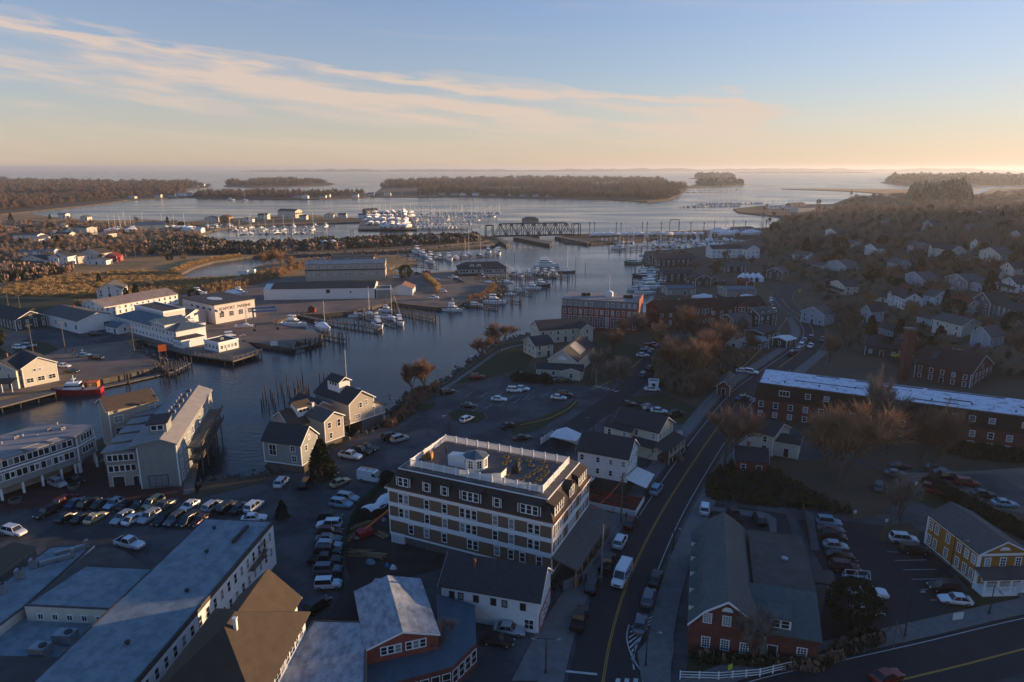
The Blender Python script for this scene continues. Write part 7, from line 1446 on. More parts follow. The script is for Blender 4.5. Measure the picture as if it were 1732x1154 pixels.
# ------------------------------------------------------------------ trees
def tw(name, c, c2): return mat(name, c, 1.0, .3, .35, col2=c2)
bark = mat('bark', (.13,.1,.08), 1, .4, 2); birchbark = mat('birch_bark', (.4,.37,.33), .9, .4, 3, thr=(.45,.55), col2=(.12,.1,.09))
TWM = {'brown': tw('brown_twigs', (.27,.165,.11), (.14,.09,.06)), 'russet': tw('russet_twigs', (.33,.19,.12), (.17,.1,.065)), 'grey': tw('grey_twigs', (.27,.22,.18), (.14,.115,.095)), 'gold': tw('golden_twigs', (.42,.25,.13), (.22,.13,.07))}
evm = {'ever': mat('evergreen_needles', (.022,.035,.014), 1, .4, .6, col2=(.01,.018,.009)), 'olive': mat('olive_leaves', (.07,.065,.018), 1, .4, .6, col2=(.025,.03,.01))}
def rnd_unit(n): v = np.random.normal(size=(n,3)); return v/np.linalg.norm(v,axis=1)[:,None]
def tris_mesh(name, V, mats, quads=False):
    k = 4 if quads else 3; n = len(V)//k; me = bpy.data.meshes.new(name); me.vertices.add(len(V)); me.vertices.foreach_set('co', V.astype(np.float32).ravel())
    me.loops.add(n*k); me.loops.foreach_set('vertex_index', np.arange(n*k, dtype=np.int32)); me.polygons.add(n); me.polygons.foreach_set('loop_start', np.arange(0, n*k, k, dtype=np.int32)); me.polygons.foreach_set('loop_total', np.full(n, k, dtype=np.int32))
    for m in mats: me.materials.append(m)
    me.update(); me.validate(); return me
def slivers(p, d, ln, w):
    """thin triangles from points p along d"""
    s = np.cross(d, rnd_unit(len(p))); s /= np.linalg.norm(s,axis=1)[:,None]+1e-9; w = np.broadcast_to(w, (len(p),))[:,None]; ln = np.broadcast_to(ln, (len(p),))[:,None]
    return np.stack([p-s*w, p+s*w, p+d*ln], 1).reshape(-1,3)
def bare_meshes(seed, H=11.0, spread=.42, tips=2200, tw_w=.035, tw_l=1.0, depth=4, sides=5, br=None):
    rg = random.Random(seed); mb = MB(); ends = []
    def grow(p, d, ln, r, k):
        q = p + d*ln; mb.tube(p, q, r, r*.6, n=sides if k < 2 else 3)
        if k >= 1:
            for f_ in ((.5,1) if k == 1 else (.3,.65,1)): ends.append((p.lerp(q,f_), d))
        if k == depth: return
        for i_ in range(5 if k == 0 else rg.choice((3,4))):
            a = Vector((rg.gauss(0,1), rg.gauss(0,1), rg.gauss(0,.35))).normalized(); nd = (d*.75 + a*spread*(1.35 if k else 1.2) + Vector((0,0,.3))).normalized(); grow(p.lerp(q, rg.uniform(.45,1)), nd, ln*rg.uniform(.62,.86)*(1.25 if k == 0 else 1), r*.55, k+1)
    grow(Vector((0,0,-.3)), Vector((rg.gauss(0,.05), rg.gauss(0,.05), 1)).normalized(), H*.3, H*.017, 0)
    E_ = np.array([tuple(e[0]) for e in ends]); D_ = np.array([tuple(e[1]) for e in ends]); ix = np.random.randint(0, len(E_), tips)
    d = D_[ix]*.9 + rnd_unit(tips)*.65 + np.array([0,0,.35]); d /= np.linalg.norm(d,axis=1)[:,None]; p = E_[ix] + rnd_unit(tips)*.12*H/11
    V = slivers(p, d, np.random.uniform(.5,1.3,tips)*tw_l*H/11, tw_w)
    return mb.mesh('trunk', br or bark), V
TREE = {}
def tree_proto(key, trunk, V, m, name='bare_tree', crown='crown'):
    r = link(name, None); r.empty_display_size = .5; tag(r, 'tree', 'tree'); link('trunk', trunk, r); link(crown, tris_mesh(crown, V, [m]), r); remember(r); TREE[key] = [r, False]
for i in range(3):
    tr, V = bare_meshes(20+i, tips=4600, tw_w=.032, tw_l=1.5, depth=4)
    for c in ('brown','russet','grey','gold'): tree_proto(('near',c,i), tr, V, TWM[c])
for i in range(3):
    tr, V = bare_meshes(40+i, tips=1500, tw_w=.07, tw_l=1.7, depth=3, sides=3)
    for c in ('brown','russet','grey','gold'): tree_proto(('mid',c,i), tr, V, TWM[c])
tr, V = bare_meshes(77, spread=.28, tips=2600, tw_w=.03, br=birchbark); tree_proto(('near','birch',0), tr, V, tw('pale_twigs', (.28,.2,.16), (.14,.1,.08)), 'birch_tree')
def ever_proto(key, m, n=1500, conic=True, H=9.0, Rr=2.3, s=.33):
    t = np.random.uniform(.04,1,n)**.8; a = np.random.uniform(0,6.283,n); rr = Rr*((1-t)**.75 if conic else np.sqrt(np.clip(1-(2*t-1)**2,0,1)))*np.random.uniform(.62,1.06,n)*(1+.18*np.sin(a*3+t*9)); p = np.stack([rr*np.cos(a), rr*np.sin(a), .4+t*H],1)
    d = rnd_unit(n)*.6 + np.stack([np.cos(a),np.sin(a),np.full(n,-.1 if conic else .2)],1); d /= np.linalg.norm(d,axis=1)[:,None]; u = np.cross(d, rnd_unit(n)); u /= np.linalg.norm(u,axis=1)[:,None]; L0 = np.random.uniform(.6,1.5,n)[:,None]*s
    V = np.stack([p-u*L0*.5, p+u*L0*.5, p+u*L0*.3+d*L0*1.5, p-u*L0*.3+d*L0*1.5],1).reshape(-1,3); r = link('evergreen_tree' if conic else 'leafy_tree', None); r.empty_display_size = .5; tag(r,'tree','tree')
    link('trunk', MB().tube((0,0,-.3),(0,0,H*.8),.22,.05).mesh('trunk', bark), r); link('crown', tris_mesh('crown', V, [m], True), r); remember(r); TREE[key] = [r, False]
for i in range(2): ever_proto(('ever','cone',i), evm['ever']); ever_proto(('ever','round',i), evm['ever'], conic=False, Rr=3.2, H=7)
ever_proto(('ever','olive',0), evm['olive'], 1700, False, 7.5, 3.3); ever_proto(('ever','near',0), evm['ever'], 5200, True, 8, 2.8, .2); ever_proto(('ever','nearround',0), evm['ever'], 5200, False, 7.5, 3.4, .2)
def tree(key, p, h, rz, label, group=None, base=11.0, wd=1.0):
    pr = TREE[key]; s = h/base; sc = (s*wd, s*wd, s)
    if not pr[1]:
        pr[1] = True; r = pr[0]; r.location = p; r.rotation_euler = (0,0,rz); r.scale = sc; r['label'] = label
        if group: r['group'] = group
        return r
    return copy_thing(pr[0], p, rz, label, group, sc)
rt = random.Random(5)
# single trees that stand out
for c, x, y, h, lab, w in (
 ('gold',1420,830,20,'large golden-brown bare tree between the small white house and the car park',1.25),('gold',1392,812,16,'russet tree crowding the small white house addition',1.1),('grey',1500,768,20,'tall thin bare tree before the middle of the brick apartments',.8),('brown',1570,815,19,'bare tree pair member at the gravel car park, left trunk',.8),('brown',1552,800,16,'slender bare tree beside the gravel car park entrance',.7),
 ('gold',1165,652,16,'orange-tipped bare tree in the thicket by the river road',1.2),('russet',1140,640,15,'russet bare tree at the left of the river road thicket',1.1),('russet',1190,640,16,'russet bare tree in the middle of the river road thicket',1.1),('brown',1215,620,16,'brown bare tree behind the roadside shop',1.1),('brown',1180,690,12,'low bare tree at the street side of the thicket',1.0),
 ('russet',1225,790,15,'leaning bare tree at the sidewalk before the low brick house',1.2),('grey',1050,668,12,'thin bare tree beside the zebra stripes',.8),('grey',1033,672,11,'second thin bare tree left of the zebra stripes',.8),
 ('brown',845,596,12,'spreading bare tree on the riverside lawn',1.3),('russet',815,612,9,'reddish bushy tree at the riverbank',1.3),('russet',718,668,12,'russet bare tree on the bank right of the waterfront houses',.9),('brown',697,668,11,'thin bare tree beside the russet one on the bank',.8),
 ('gold',1055,572,9,'golden bare tree before the right part of the brick mill',1.2),('russet',1108,556,10,'russet tree at the right end of the brick mill',1.2),('brown',1160,580,15,'bare brown tree before the long brick row',1.1),('gold',1215,585,12,'golden round tree among the pale gables',1.1),('brown',1120,600,12,'broad low bare tree by the river road lawn',1.2),
 ('grey',1080,570,11,'bare grey tree on the lawn before the mill',1.1),('brown',1030,605,11,'grey-brown bare tree behind the birches',1.2),('grey',1275,1128,9,'small bare tree on the lawn of the gambrel building',1.1),('grey',1520,900,12,'bare tree on the tree island of the right car park',.8),('grey',742,1120,7,'small bare tree in the dark yard by the silver car',.9),
 ('russet',430,985,8,'bare russet tree at the far corner of the long white building',1.0),):
    tree(('near',c,rt.randrange(3)), G(x,y), h, rt.uniform(0,6), lab, None, wd=w*1.05)
tree(('near','birch',0), G(1008,652), 12, 1.0, 'tall pale birch beside the meeting hall, nearest the lot'); tree(('near','birch',0), G(1022,640), 11, 3.0, 'second pale birch behind the first one at the meeting hall'); tree(('near','birch',0), G(1001,640), 9, 5.0, 'smallest pale birch against the meeting hall wall')
tree(('ever','near',0), G(545,812), 9.5, .5, 'sunlit ragged evergreen before the near waterfront house', base=8.4); tree(('ever','nearround',0), G(1440,1062), 8, .5, 'dark rounded evergreen at the corner of the gambrel building', base=8)
tree(('ever','near',0), G(478,880), 4.2, 2, 'small dark conical evergreen beside the long white building', base=8.4); tree(('ever','nearround',0), G(655,822), 3.5, 2, 'low dark shrub tree behind the hotel corner', base=8); tree(('ever','olive',0), G(686,473), 9, 1, 'olive leafed round tree behind the white boathouse', base=8)
for x, y, h, c in ((462,456,14,'gold'),(478,456,13,'gold'),(446,458,12,'gold'),(490,458,10,'gold')): tree(('near',c,rt.randrange(3)), P(x,y), h, rt.uniform(0,6), 'sunlit golden bare tree in the clump left of the grey two storey hall', 'golden trees left of the grey hall', wd=1.0)
for x, y, h in ((215,515,8),(232,512,9),(262,515,7),(328,508,7),(168,480,6)): tree(('ever','cone' if x < 300 else 'round',rt.randrange(2)), P(x,y), h, rt.uniform(0,6), 'dark evergreen behind the boatyard roofs', 'dark evergreens behind the boatyard roofs', base=9)
tree(('mid','grey',1), P(252,500), 10, 1, 'lone bare tree in the marsh grass behind the boatyard'); tree(('mid','grey',2), P(12,475), 11, 2, 'bare grey tree in the marsh at the left edge'); tree(('ever','olive',0), P(-8,590), 8, 2, 'yellow-green leafy tree at the left edge', base=8); tree(('mid','gold',0), P(138,525), 6, 2, 'round golden bush before the cream cottage', wd=1.4)
# hillside trees on the right, one by one
def free(p, r=4.5): return all((p.x-q[0])**2+(p.y-q[1])**2 > (q[2]+r)**2 for q in BL)
BL = []
for o in list(COL.objects):
    if o.type == 'EMPTY' and o.get('category') in ('house','mill','building','restaurant','hotel','kiosk','inn','hall','shed'):
        xs = [c.bound_box for c in o.children if c.type == 'MESH' and c.name.startswith('wall')]
        if xs:
            bb = xs[0]; c = o.matrix_basis @ Vector(((bb[0][0]+bb[6][0])/2, (bb[0][1]+bb[6][1])/2, 0)); BL.append((c.x, c.y, max(bb[6][0]-bb[0][0], bb[6][1]-bb[0][1])*.42))
def hides(p, w=7, d=24): return any(abs(q[0]*p.y/q[1]-p.x) < w and 0 < q[1]-p.y < d for q in BL)
def beside(p):
    q = min(HL, key=lambda h: (h[0]-p.x)**2+(h[1]-p.y)**2); dx = p.x-q[0]*p.y/q[1]; dy = p.y-q[1]; n = re.split(r' (?:beside|behind|before|above|below|in|on|at|among|high|half|near|right|left|between|deep|under|with|facing|middle|inside|by|of)\b|,', q[2])[0]
    return ('left of the ' if dx < -abs(dy) else 'right of the ' if dx > abs(dy) else 'behind the ' if dy > 0 else 'in front of the ') + n
HL = [(o.location.x, o.location.y, o['label']) for o in COL.objects if o.type == 'EMPTY' and o.get('category') in ('house','kiosk','inn')]
pts = []; tries = 0
def onstreet(p): return min((q-Vector((p.x,p.y))).length for q in SL[::3]) < 11
def near_pts(p, d): return any(abs(p.x-q.x) < d and abs(p.y-q.y) < d for q in pts)
while len(pts) < 200 and tries < 20000:
    tries += 1; x = rt.uniform(1290,1760); y = 350 + 300*rt.random()**1.25
    if x < 1400 and y > 470+ (x-1290)*.3: continue
    if y > 615 - max(0,(1500-x))*.0: continue
    p = G(x, y)
    if not free(p) or onstreet(p) or near_pts(p, 4.5 + p.y*.006) or hides(p): continue
    pts.append(p); c = rt.choice(('brown','grey','brown','russet','grey')) if rt.random() < .93 else 'gold'
    tree(('mid' if p.y > 230 else 'near', c, rt.randrange(3)), p, rt.uniform(7,11), rt.uniform(0,6.2), {'brown':'bare brown tree','russet':'bare russet-tipped tree','grey':'bare grey tree','gold':'golden bare tree'}[c] + ' on the wooded hillside, ' + beside(p), {'brown':'brown','russet':'russet','grey':'grey','gold':'golden'}[c] + ' trees on the wooded hillside', wd=rt.uniform(1.0,1.25))
for x, y, h, k, lab in ((1420,432,13,'olive','yellow-green leafy tree above the road curve'),(1600,450,9,'olive','olive round tree before the cream cross-gabled house'),(1555,470,11,'cone','dark evergreen beside the pale blue gabled house'),(1362,432,14,'cone','tall dark evergreen left of the yellow-green tree'),(1536,520,8,'cone','dark evergreen behind the bright white house'),(1475,480,9,'round','dark round evergreen above the cottages'),(1626,470,9,'round','dark evergreen behind the tall grey house'),(1440,330,11,'cone','dark evergreen on the skyline left of the knoll'),(1478,334,10,'round','round evergreen on the skyline'),(1385,345,9,'round','round dark tree beside the far marina hall'),(1310,395,12,'round','dark evergreen at the end of the causeway'),(1500,600,7,'round','dark shrub mass by the low blue house'),(1520,575,8,'cone','dark evergreen left of the low blue house')):
    tree(('ever',k,0), G(x,y), h, rt.uniform(0,6), lab, base=9 if k == 'cone' else 8)
pe = []
for _ in range(400):
    if len(pe) >= 34: break
    x = rt.uniform(1330,1740); y = rt.uniform(360,600); p = G(x,y)
    if free(p) and not onstreet(p): pe.append(p); tree(('ever',rt.choice(('cone','round')),rt.randrange(2)), p, rt.uniform(6,11), rt.uniform(0,6), 'dark hillside evergreen ' + beside(p), 'evergreens through the hillside', base=9)
# trees right of the meeting hall and along the left neighbourhoods
k = 0
for _ in range(900):
    if k >= 70: break
    x = rt.uniform(-20,330); y = rt.uniform(372,446); p = P(x,y)
    if not free(p, 6): continue
    k += 1; c = rt.choice(('brown','brown','russet','grey')); q = rt.random()
    if q < .2: tree(('ever',rt.choice(('cone','round')),rt.randrange(2)), p, rt.uniform(6,10), rt.uniform(0,6), 'dark evergreen ' + beside(p), 'evergreens in the left neighbourhood', base=9)
    else: tree(('mid',c,rt.randrange(3)), p, rt.uniform(6,9), rt.uniform(0,6), 'bare %s tree %s' % (c, beside(p)), c + ' trees in the left neighbourhood', wd=1.2)
k = 0
for _ in range(500):
    if k >= 30: break
    x = rt.uniform(1110,1300); y = rt.uniform(430,470) if rt.random() < .4 else rt.uniform(560,640); p = G(x,y)
    if not free(p, 3) or onstreet(p): continue
    k += 1; c = rt.choice(('brown','russet','grey')); tree(('mid',c,rt.randrange(3)), p, rt.uniform(7,11), rt.uniform(0,6), 'bare %s tree %s' % (c, 'around the dark boatworks' if y < 500 else 'in the thicket between river road and main street'), c + (' trees around the boatworks' if y < 500 else ' trees of the street thicket'), wd=1.15)
# ------------------------------------------------------------------ woods as masses
def crown_templates(n, quads=34, s=1.15):
    out = []
    for i in range(n):
        a = np.random.uniform(0,6.283,quads); t = np.random.uniform(0,1,quads); rr = np.sqrt(np.clip(1-t*t,0,1))*np.random.uniform(.75,1.05,quads); p = np.stack([rr*np.cos(a), rr*np.sin(a), .25+t*.85],1); d = rnd_unit(quads)+p*.6; d /= np.linalg.norm(d,axis=1)[:,None]
        u = np.cross(d, rnd_unit(quads)); u /= np.linalg.norm(u,axis=1)[:,None]; L0 = np.random.uniform(.25,.5,quads)[:,None]*s; out.append(np.stack([p-u*L0, p+u*L0, p+u*L0*.5+d*L0, p-u*L0*.5+d*L0],1).reshape(-1,3))
    return out
TPQ = crown_templates(8)
def twig_templates(n, k=110):
    out = []
    for i in range(n):
        a = np.random.uniform(0,6.283,k); t = np.random.uniform(0,1,k)**.8; rr = np.sqrt(np.clip(1-(t*1.05-.12)**2,0,1))*np.random.uniform(.15,.95,k); p = np.stack([rr*np.cos(a), rr*np.sin(a), .1+t*.8],1); d = p*np.array([.8,.8,.3])+rnd_unit(k)*.45+np.array([0,0,.6]); d /= np.linalg.norm(d,axis=1)[:,None]
        u = np.cross(d, rnd_unit(k)); u /= np.linalg.norm(u,axis=1)[:,None]; w = np.random.uniform(.02,.05,k)[:,None]; L0 = np.random.uniform(.25,.6,k)[:,None]; out.append(np.stack([p-u*w, p+u*w, p+u*w*.4+d*L0, p-u*w*.4+d*L0],1).reshape(-1,3))
    return out
TPT = twig_templates(8)
def woods(name, label, P3, rad, hgt, mats_w, cat='woodland', TPL=None):
    TPL = TPL or (TPT if WM[3] in mats_w or FW[3] in mats_w or 'reed' in mats_w[0].name else TPQ)
    """P3: N x 3 base points; one mass of crowns"""
    n = len(P3); out = []
    mi = []
    for i in range(n):
        T = TPL[i % 8]; s = rad[i]; out.append(T*np.array([s, s, hgt[i]]) + P3[i]); mi.append(np.random.randint(0, len(mats_w)))
    V = np.concatenate(out); me = tris_mesh(name, V, mats_w, True); q = len(TPL[0])//4; me.polygons.foreach_set('material_index', np.repeat(np.array(mi, dtype=np.int32), q)); me.update(); return stuff(link(name, me), label, cat)
WM = [mat('far_brown_woods', (.32,.21,.15), 1, .3, .02, world=True), mat('far_dark_woods', (.05,.055,.035), 1, .3, .02, world=True), mat('far_grey_woods', (.28,.23,.18), 1, .3, .02, world=True), mat('far_rust_woods', (.38,.23,.14), 1, .3, .02, world=True)]
def px_scatter(n, poly, test=None, ground=None):
    xs = [p[0] for p in poly]; ys = [p[1] for p in poly]; out = []
    while len(out) < n:
        x = rt.uniform(min(xs), max(xs)); y = rt.uniform(min(ys), max(ys))
        if inpoly(x, y, poly):
            p = (ground or P)(x, y)
            if test is None or test(p): out.append(tuple(p))
    return np.array(out)
def wood_px(name, label, n, poly, r0=5.5, h0=11, test=None, ground=None, ms=None, rs=1600.0):
    if ms and ms[0].name.startswith('distant'): test = lambda p: mnoise.noise(Vector((p[0]/230, p[1]/420, 1.7))) > -.22
    Q_ = px_scatter(n, poly, test, ground); d = Q_[:,1]; k = np.clip(d/rs, .8, 3.0); woods(name, label, Q_, r0*k*np.random.uniform(.7,1.3,n), h0*np.random.uniform(.55,1.3,n)*np.clip(k,1,1.35)*np.array([1+.35*mnoise.noise(Vector((q[0]/90, q[1]/160, 0))) for q in Q_]), ms or WM)
BRW = [WM[0], WM[2], WM[3], WM[2], WM[1]]
FW = [mat('distant_woods_'+n_, c_, 1, .4, .02, world=True) for n_, c_ in (('brown',(.15,.1,.07)),('dark',(.05,.05,.035)),('grey',(.13,.105,.085)),('rust',(.18,.11,.07)))]
wood_px('island_woods', 'brown wooded mass covering the long island across the bay', 3600, [(640,323),(650,331),(770,329),(900,333.5),(960,334.5),(1040,336.5),(1095,340),(1128,337),(1148,330),(1160,319),(1130,314),(1120,304),(1000,302),(900,301),(800,303),(660,309)], 6, 10.5, ms=FW)
wood_px('far_shore_woods', 'brown and dark wooded shore beyond the inner bay, far left', 3600, [(-60,357),(0,356),(45,353),(100,347),(150,342),(190,338),(215,335),(290,331),(318,327),(300,321),(340,317),(340,312),(290,310),(100,308),(0,306),(-60,306)], 6, 10, ms=FW)
wood_px('village_point_woods', 'thin brown trees between the houses on the village point', 520, [(330,334),(400,335),(540,335),(630,331),(625,328),(500,329),(400,327),(330,331)], 5, 9, ms=FW)
wood_px('low_island_woods', 'low brown wooded island before the open sea', 420, [(382,314),(430,315.5),(490,315),(540,313),(552,310),(530,307),(460,305),(395,309)], 7, 10, ms=FW)
wood_px('peninsula_woods', 'dark wooded peninsula at the far right', 900, [(1500,308),(1530,312.5),(1640,313.5),(1760,313),(1760,302),(1600,302),(1520,303)], 7, 15, ms=[WM[1],WM[2],WM[0]])
wood_px('islet_woods', 'sparse trees on the small far islands', 120, [(1180,302),(1240,301.5),(1235,300),(1185,300.5)], 8, 14, ms=[WM[1],WM[2]]); wood_px('islet_scrub', 'sparse scrub on the rock islet', 120, [(1180,312.5),(1220,313.5),(1255,312),(1235,310),(1190,311.5)], 6, 11, ms=[WM[1],WM[2]])
wood_px('knoll_woods', 'dark rounded wooded knoll by the right creek', 520, [(1535,345),(1560,336),(1600,334),(1625,338),(1640,346)], 5, 18, ms=[WM[1],WM[1],WM[2]], ground=G, rs=1300)
tst = lambda p: free(Vector(p), 6) and not onstreet(Vector(p))
wood_px('ridge_woods', 'brown woods rolling over the far right hillside', 2600, [(1290,392),(1330,372),(1420,352),(1440,337),(1530,331),(1600,338),(1650,334),(1732,322),(1800,330),(1800,450),(1600,430),(1450,410),(1330,430),(1300,430)], 3.8, 5.2, tst, G, BRW, 700)
wood_px('hillside_underwood', 'low brown undergrowth between the hillside houses', 2000, [(1290,470),(1330,430),(1500,400),(1800,420),(1800,640),(1560,640),(1500,600),(1400,560),(1395,500)], 1.9, 2.2, tst, G, BRW, 300)
wood_px('causeway_thicket', 'dark thicket along the railway embankment', 1000, [(236,420),(300,408),(372,411),(430,415),(560,408),(700,404),(812,401),(812,408),(700,416),(560,422),(430,430),(240,430)], 2.6, 3.2, ms=[WM[1],WM[1],WM[2],WM[0]], rs=600)
wood_px('neighbourhood_thicket', 'brown thicket between the houses of the left neighbourhood', 900, [(-20,378),(100,378),(330,384),(340,404),(300,415),(200,440),(130,436),(20,442),(-20,450)], 2.6, 3.2, lambda p: free(Vector(p), 5), ms=BRW, rs=700)
wood_px('marsh_scrub', 'dark and golden scrub along the edge of the marsh', 200, [(0,462),(20,452),(70,455),(130,458),(80,470),(0,480)], 2.2, 3, ms=[WM[1],WM[0]], rs=500)
reed = [mat('reed_gold', (.5,.32,.13), 1, .3, .3), mat('reed_tan', (.38,.24,.1), 1, .3, .3)]
wood_px('marsh_reeds', 'golden reeds fringing the pond and marsh', 2600, [(0,490),(90,470),(200,460),(300,458),(312,473),(400,468),(330,495),(230,503),(120,505),(0,500)], 2.6, 1.1, ms=reed, rs=500)
wood_px('pond_edge_reeds', 'bright golden reeds on the far bank of the pond', 420, [(296,462),(325,450),(360,441),(408,434),(404,433),(355,439),(318,447),(288,460)], 1.5, 1.8, ms=[reed[0]], rs=500)
wood_px('boatyard_brush', 'rust brown brush along the back of the boatyard', 500, [(330,495),(430,470),(520,445),(640,438),(640,442),(520,452),(440,480),(360,498)], 1.8, 2.4, ms=[WM[3],reed[1]], rs=450)
wood_px('lot_hedge_grass', 'hay-coloured ornamental grass strip in the harbour point lot', 260, [(717,469),(722,469),(744,486),(741,496),(737,497),(738,487),(717,472)], 1.1, 1.7, ms=reed[:1], rs=380)
wood_px('point_scrub', 'rusty scrub and stones on the tip of the harbour point', 260, [(790,507),(812,503),(835,494),(840,486),(832,480),(818,498),(795,502)], 1.1, 1.2, ms=[WM[3],reed[1]], rs=380)
wood_px('bank_scrub', 'tangled dark scrub on the riverbank right of the waterfront houses', 700, [(645,722),(672,704),(688,676),(700,668),(740,655),(742,662),(705,684),(700,700),(660,725)], .7, 1.3, ms=[WM[0],WM[1],WM[3]], rs=180)
wood_px('thicket_underwood', 'dark undergrowth of the street thicket', 1300, [(1105,615),(1150,590),(1250,600),(1290,600),(1230,650),(1200,680),(1140,665),(1112,650)], 1.2, 2.2, lambda p: free(Vector(p), 2) and not onstreet(Vector(p)), ms=BRW, rs=210)
wood_px('yard_shrubs', 'dark shrubs and ivy in the yard above the small lot', 330, [(1195,815),(1230,790),(1300,800),(1360,835),(1440,870),(1380,865),(1360,860),(1240,852),(1195,845)], .7, 1.1, ms=[WM[1],WM[1],evm['olive']], rs=140)
wood_px('park_hedge', 'clipped dark hedge between the gravel car park and the ochre house', 900, [(1560,822),(1572,820),(1740,905),(1740,918),(1600,845)], .75, 1.3, ms=[evm['ever'],WM[1]], rs=140)
wood_px('apartment_hedge', 'dark foundation hedge before the brick apartments', 500, [(1605,750),(1640,758),(1760,775),(1760,790),(1640,775),(1600,765)], .8, 1.4, ms=[evm['ever'],WM[1]], rs=160)
wood_px('hall_shrubs', 'dark shrubs around the meeting hall front', 160, [(868,640),(930,646),(932,650),(870,645)], .8, 1.3, ms=[WM[1]], rs=220)
wood_px('gambrel_shrubs', 'dark shrubs at the base of the gambrel building and the corner bed', 500, [(1165,1112),(1290,1125),(1380,1125),(1400,1108),(1440,1080),(1475,1070),(1500,1088),(1430,1112),(1380,1138),(1180,1122)], .5, .9, ms=[evm['ever'],WM[1],WM[0]], rs=110)
# hill woods beyond the right edge of the frame, the ones that shade the town at this hour
n = 2300; xy = []
while len(xy) < n:
    x = rt.uniform(120, 640); y = rt.uniform(-60, 700)
    if x > 100+.62*max(y,0) and hz(x,y) > 1.5: xy.append((x, y, hz(x,y)))
Q_ = np.array(xy); woods('hilltop_woods', 'brown woods crowning the hill right of the town', Q_, np.random.uniform(3.5,5.5,n), np.random.uniform(4.5,8,n), BRW)
# ------------------------------------------------------------------ rocks along the shore
def rocks(name, label, line, n, s=(.4,1.1), wob=1.6):
    pts_ = smooth_line(line, 1.0); V = []; tri = [(0,1,2),(0,2,3),(0,3,4),(0,4,1),(5,2,1),(5,3,2),(5,4,3),(5,1,4)]
    for _ in range(n):
        q = rt.choice(pts_); c = np.array([q.x+rt.gauss(0,wob), q.y+rt.gauss(0,wob), rt.uniform(-1.6,-.1)]); r_ = rt.uniform(*s); b8 = np.array([(0,0,1),(1,0,0),(0,1,0),(-1,0,0),(0,-1,0),(0,0,-1)])*r_*np.random.uniform(.6,1.2,(6,3)); th = rt.uniform(0,6); rot = np.array([[math.cos(th),-math.sin(th),0],[math.sin(th),math.cos(th),0],[0,0,1]]); b8 = (b8+np.random.normal(0,.12*r_,(6,3)))@rot + c
        for t_ in tri: V += [b8[t_[0]], b8[t_[1]], b8[t_[2]]]
    return stuff(link(name, tris_mesh(name, np.array(V), [rock])), label, 'rocks')
rocks('riprap_stones', 'piled grey stones along the near riverbank', px((345,815),(440,803),(470,792),(540,765),(575,745),(650,722),(672,705),(690,672),(760,642),(800,612),(850,577),(905,562)), 900)
rocks('riprap_stones', 'piled stones around the harbour point', px((765,518),(790,511),(815,506),(838,494),(842,486),(825,471),(800,463)), 500, (.5,1.3), 2)
rocks('riprap_stones', 'stones along the inlet below the inn', px((262,620),(272,612),(232,592),(224,580)), 160)
rocks('riprap_stones', 'stones under the railway embankment', px((430,431),(560,428),(700,422),(840,411)), 500, (.8,1.8), 2)
# ------------------------------------------------------------------ poles, wires, lamps, signs
def upole(x, y, h, label, arms=1, z=None, m=None):
    p = G(x, y) if z is None else P(x, y, z); t = empty('utility_pole', p, 0, label, 'utility pole'); MB().tube((0,0,-.2),(0,0,h),.17,.11,n=7).build('pole', m or wood, t)
    for k in range(arms): mb = MB(); mb.box(-1.2,-.06,h-.7-k*.9,1.2,.06,h-.56-k*.9); mb.build('crossarm', wood, t, rz=R(60)); mb = MB(); [mb.tube((xx,0,h-.56-k*.9),(xx,0,h-.4-k*.9),.05,n=5) for xx in (-1.05,-.4,.4,1.05)]; mb.build('insulators', dkmetal, t, rz=R(60))['kind'] = 'stuff'
    return p
def wire(a, b, sag, label, r=.03, m=None):
    a = Vector(a); b = Vector(b); mb = MB(); n = 12; q = [a.lerp(b, i/n) - Vector((0,0,sag*4*(i/n)*(1-i/n))) for i in range(n+1)]
    c = a.lerp(b,.5); 
    for i in range(n): mb.tube(q[i], q[i+1], r, n=4)
    o = mb.build('overhead_wire', m or dkmetal); tag(o, label, 'wire'); return o
UP = [upole(1228,697,10.5,'utility pole with crossarm beside the roadside shop'), upole(1050,885,10.5,'utility pole at the kerb beside the restaurant patio'), upole(1017,985,10.5,'pale utility pole on the sidewalk beside the hotel porch',0,m=metal), upole(1330,575,10,'utility pole at the street bend shops',2), upole(1358,545,10,'utility pole farther up the bend',2)]
for i, (a, b) in enumerate(((4,3),(3,0),(0,1),(1,2))):
    for k, dx in enumerate((-1.0,0,1.0)): wire(UP[a]+Vector((dx*.5,dx*.8,9.4)), UP[b]+Vector((dx*.5,dx*.8,9.4)), 1.2, ['upper','middle','lower'][k] + ' wire of the ' + ['bend','thicket','restaurant','hotel'][i] + ' span over the main street sidewalk', .05 if i == 1 else .03, mat('sunlit_wire', (.4,.3,.2), .5) if i == 1 else None)  # low sun on the thicket span is put into its golden wire colour
wire(UP[1]+Vector((0,0,9.2)), UP[1]+Vector((-6.5,-6,6.2)), .8, 'orange sleeved service line running to the hotel corner', .07, mat('orange_sleeve', (.7,.12,.05), .6))
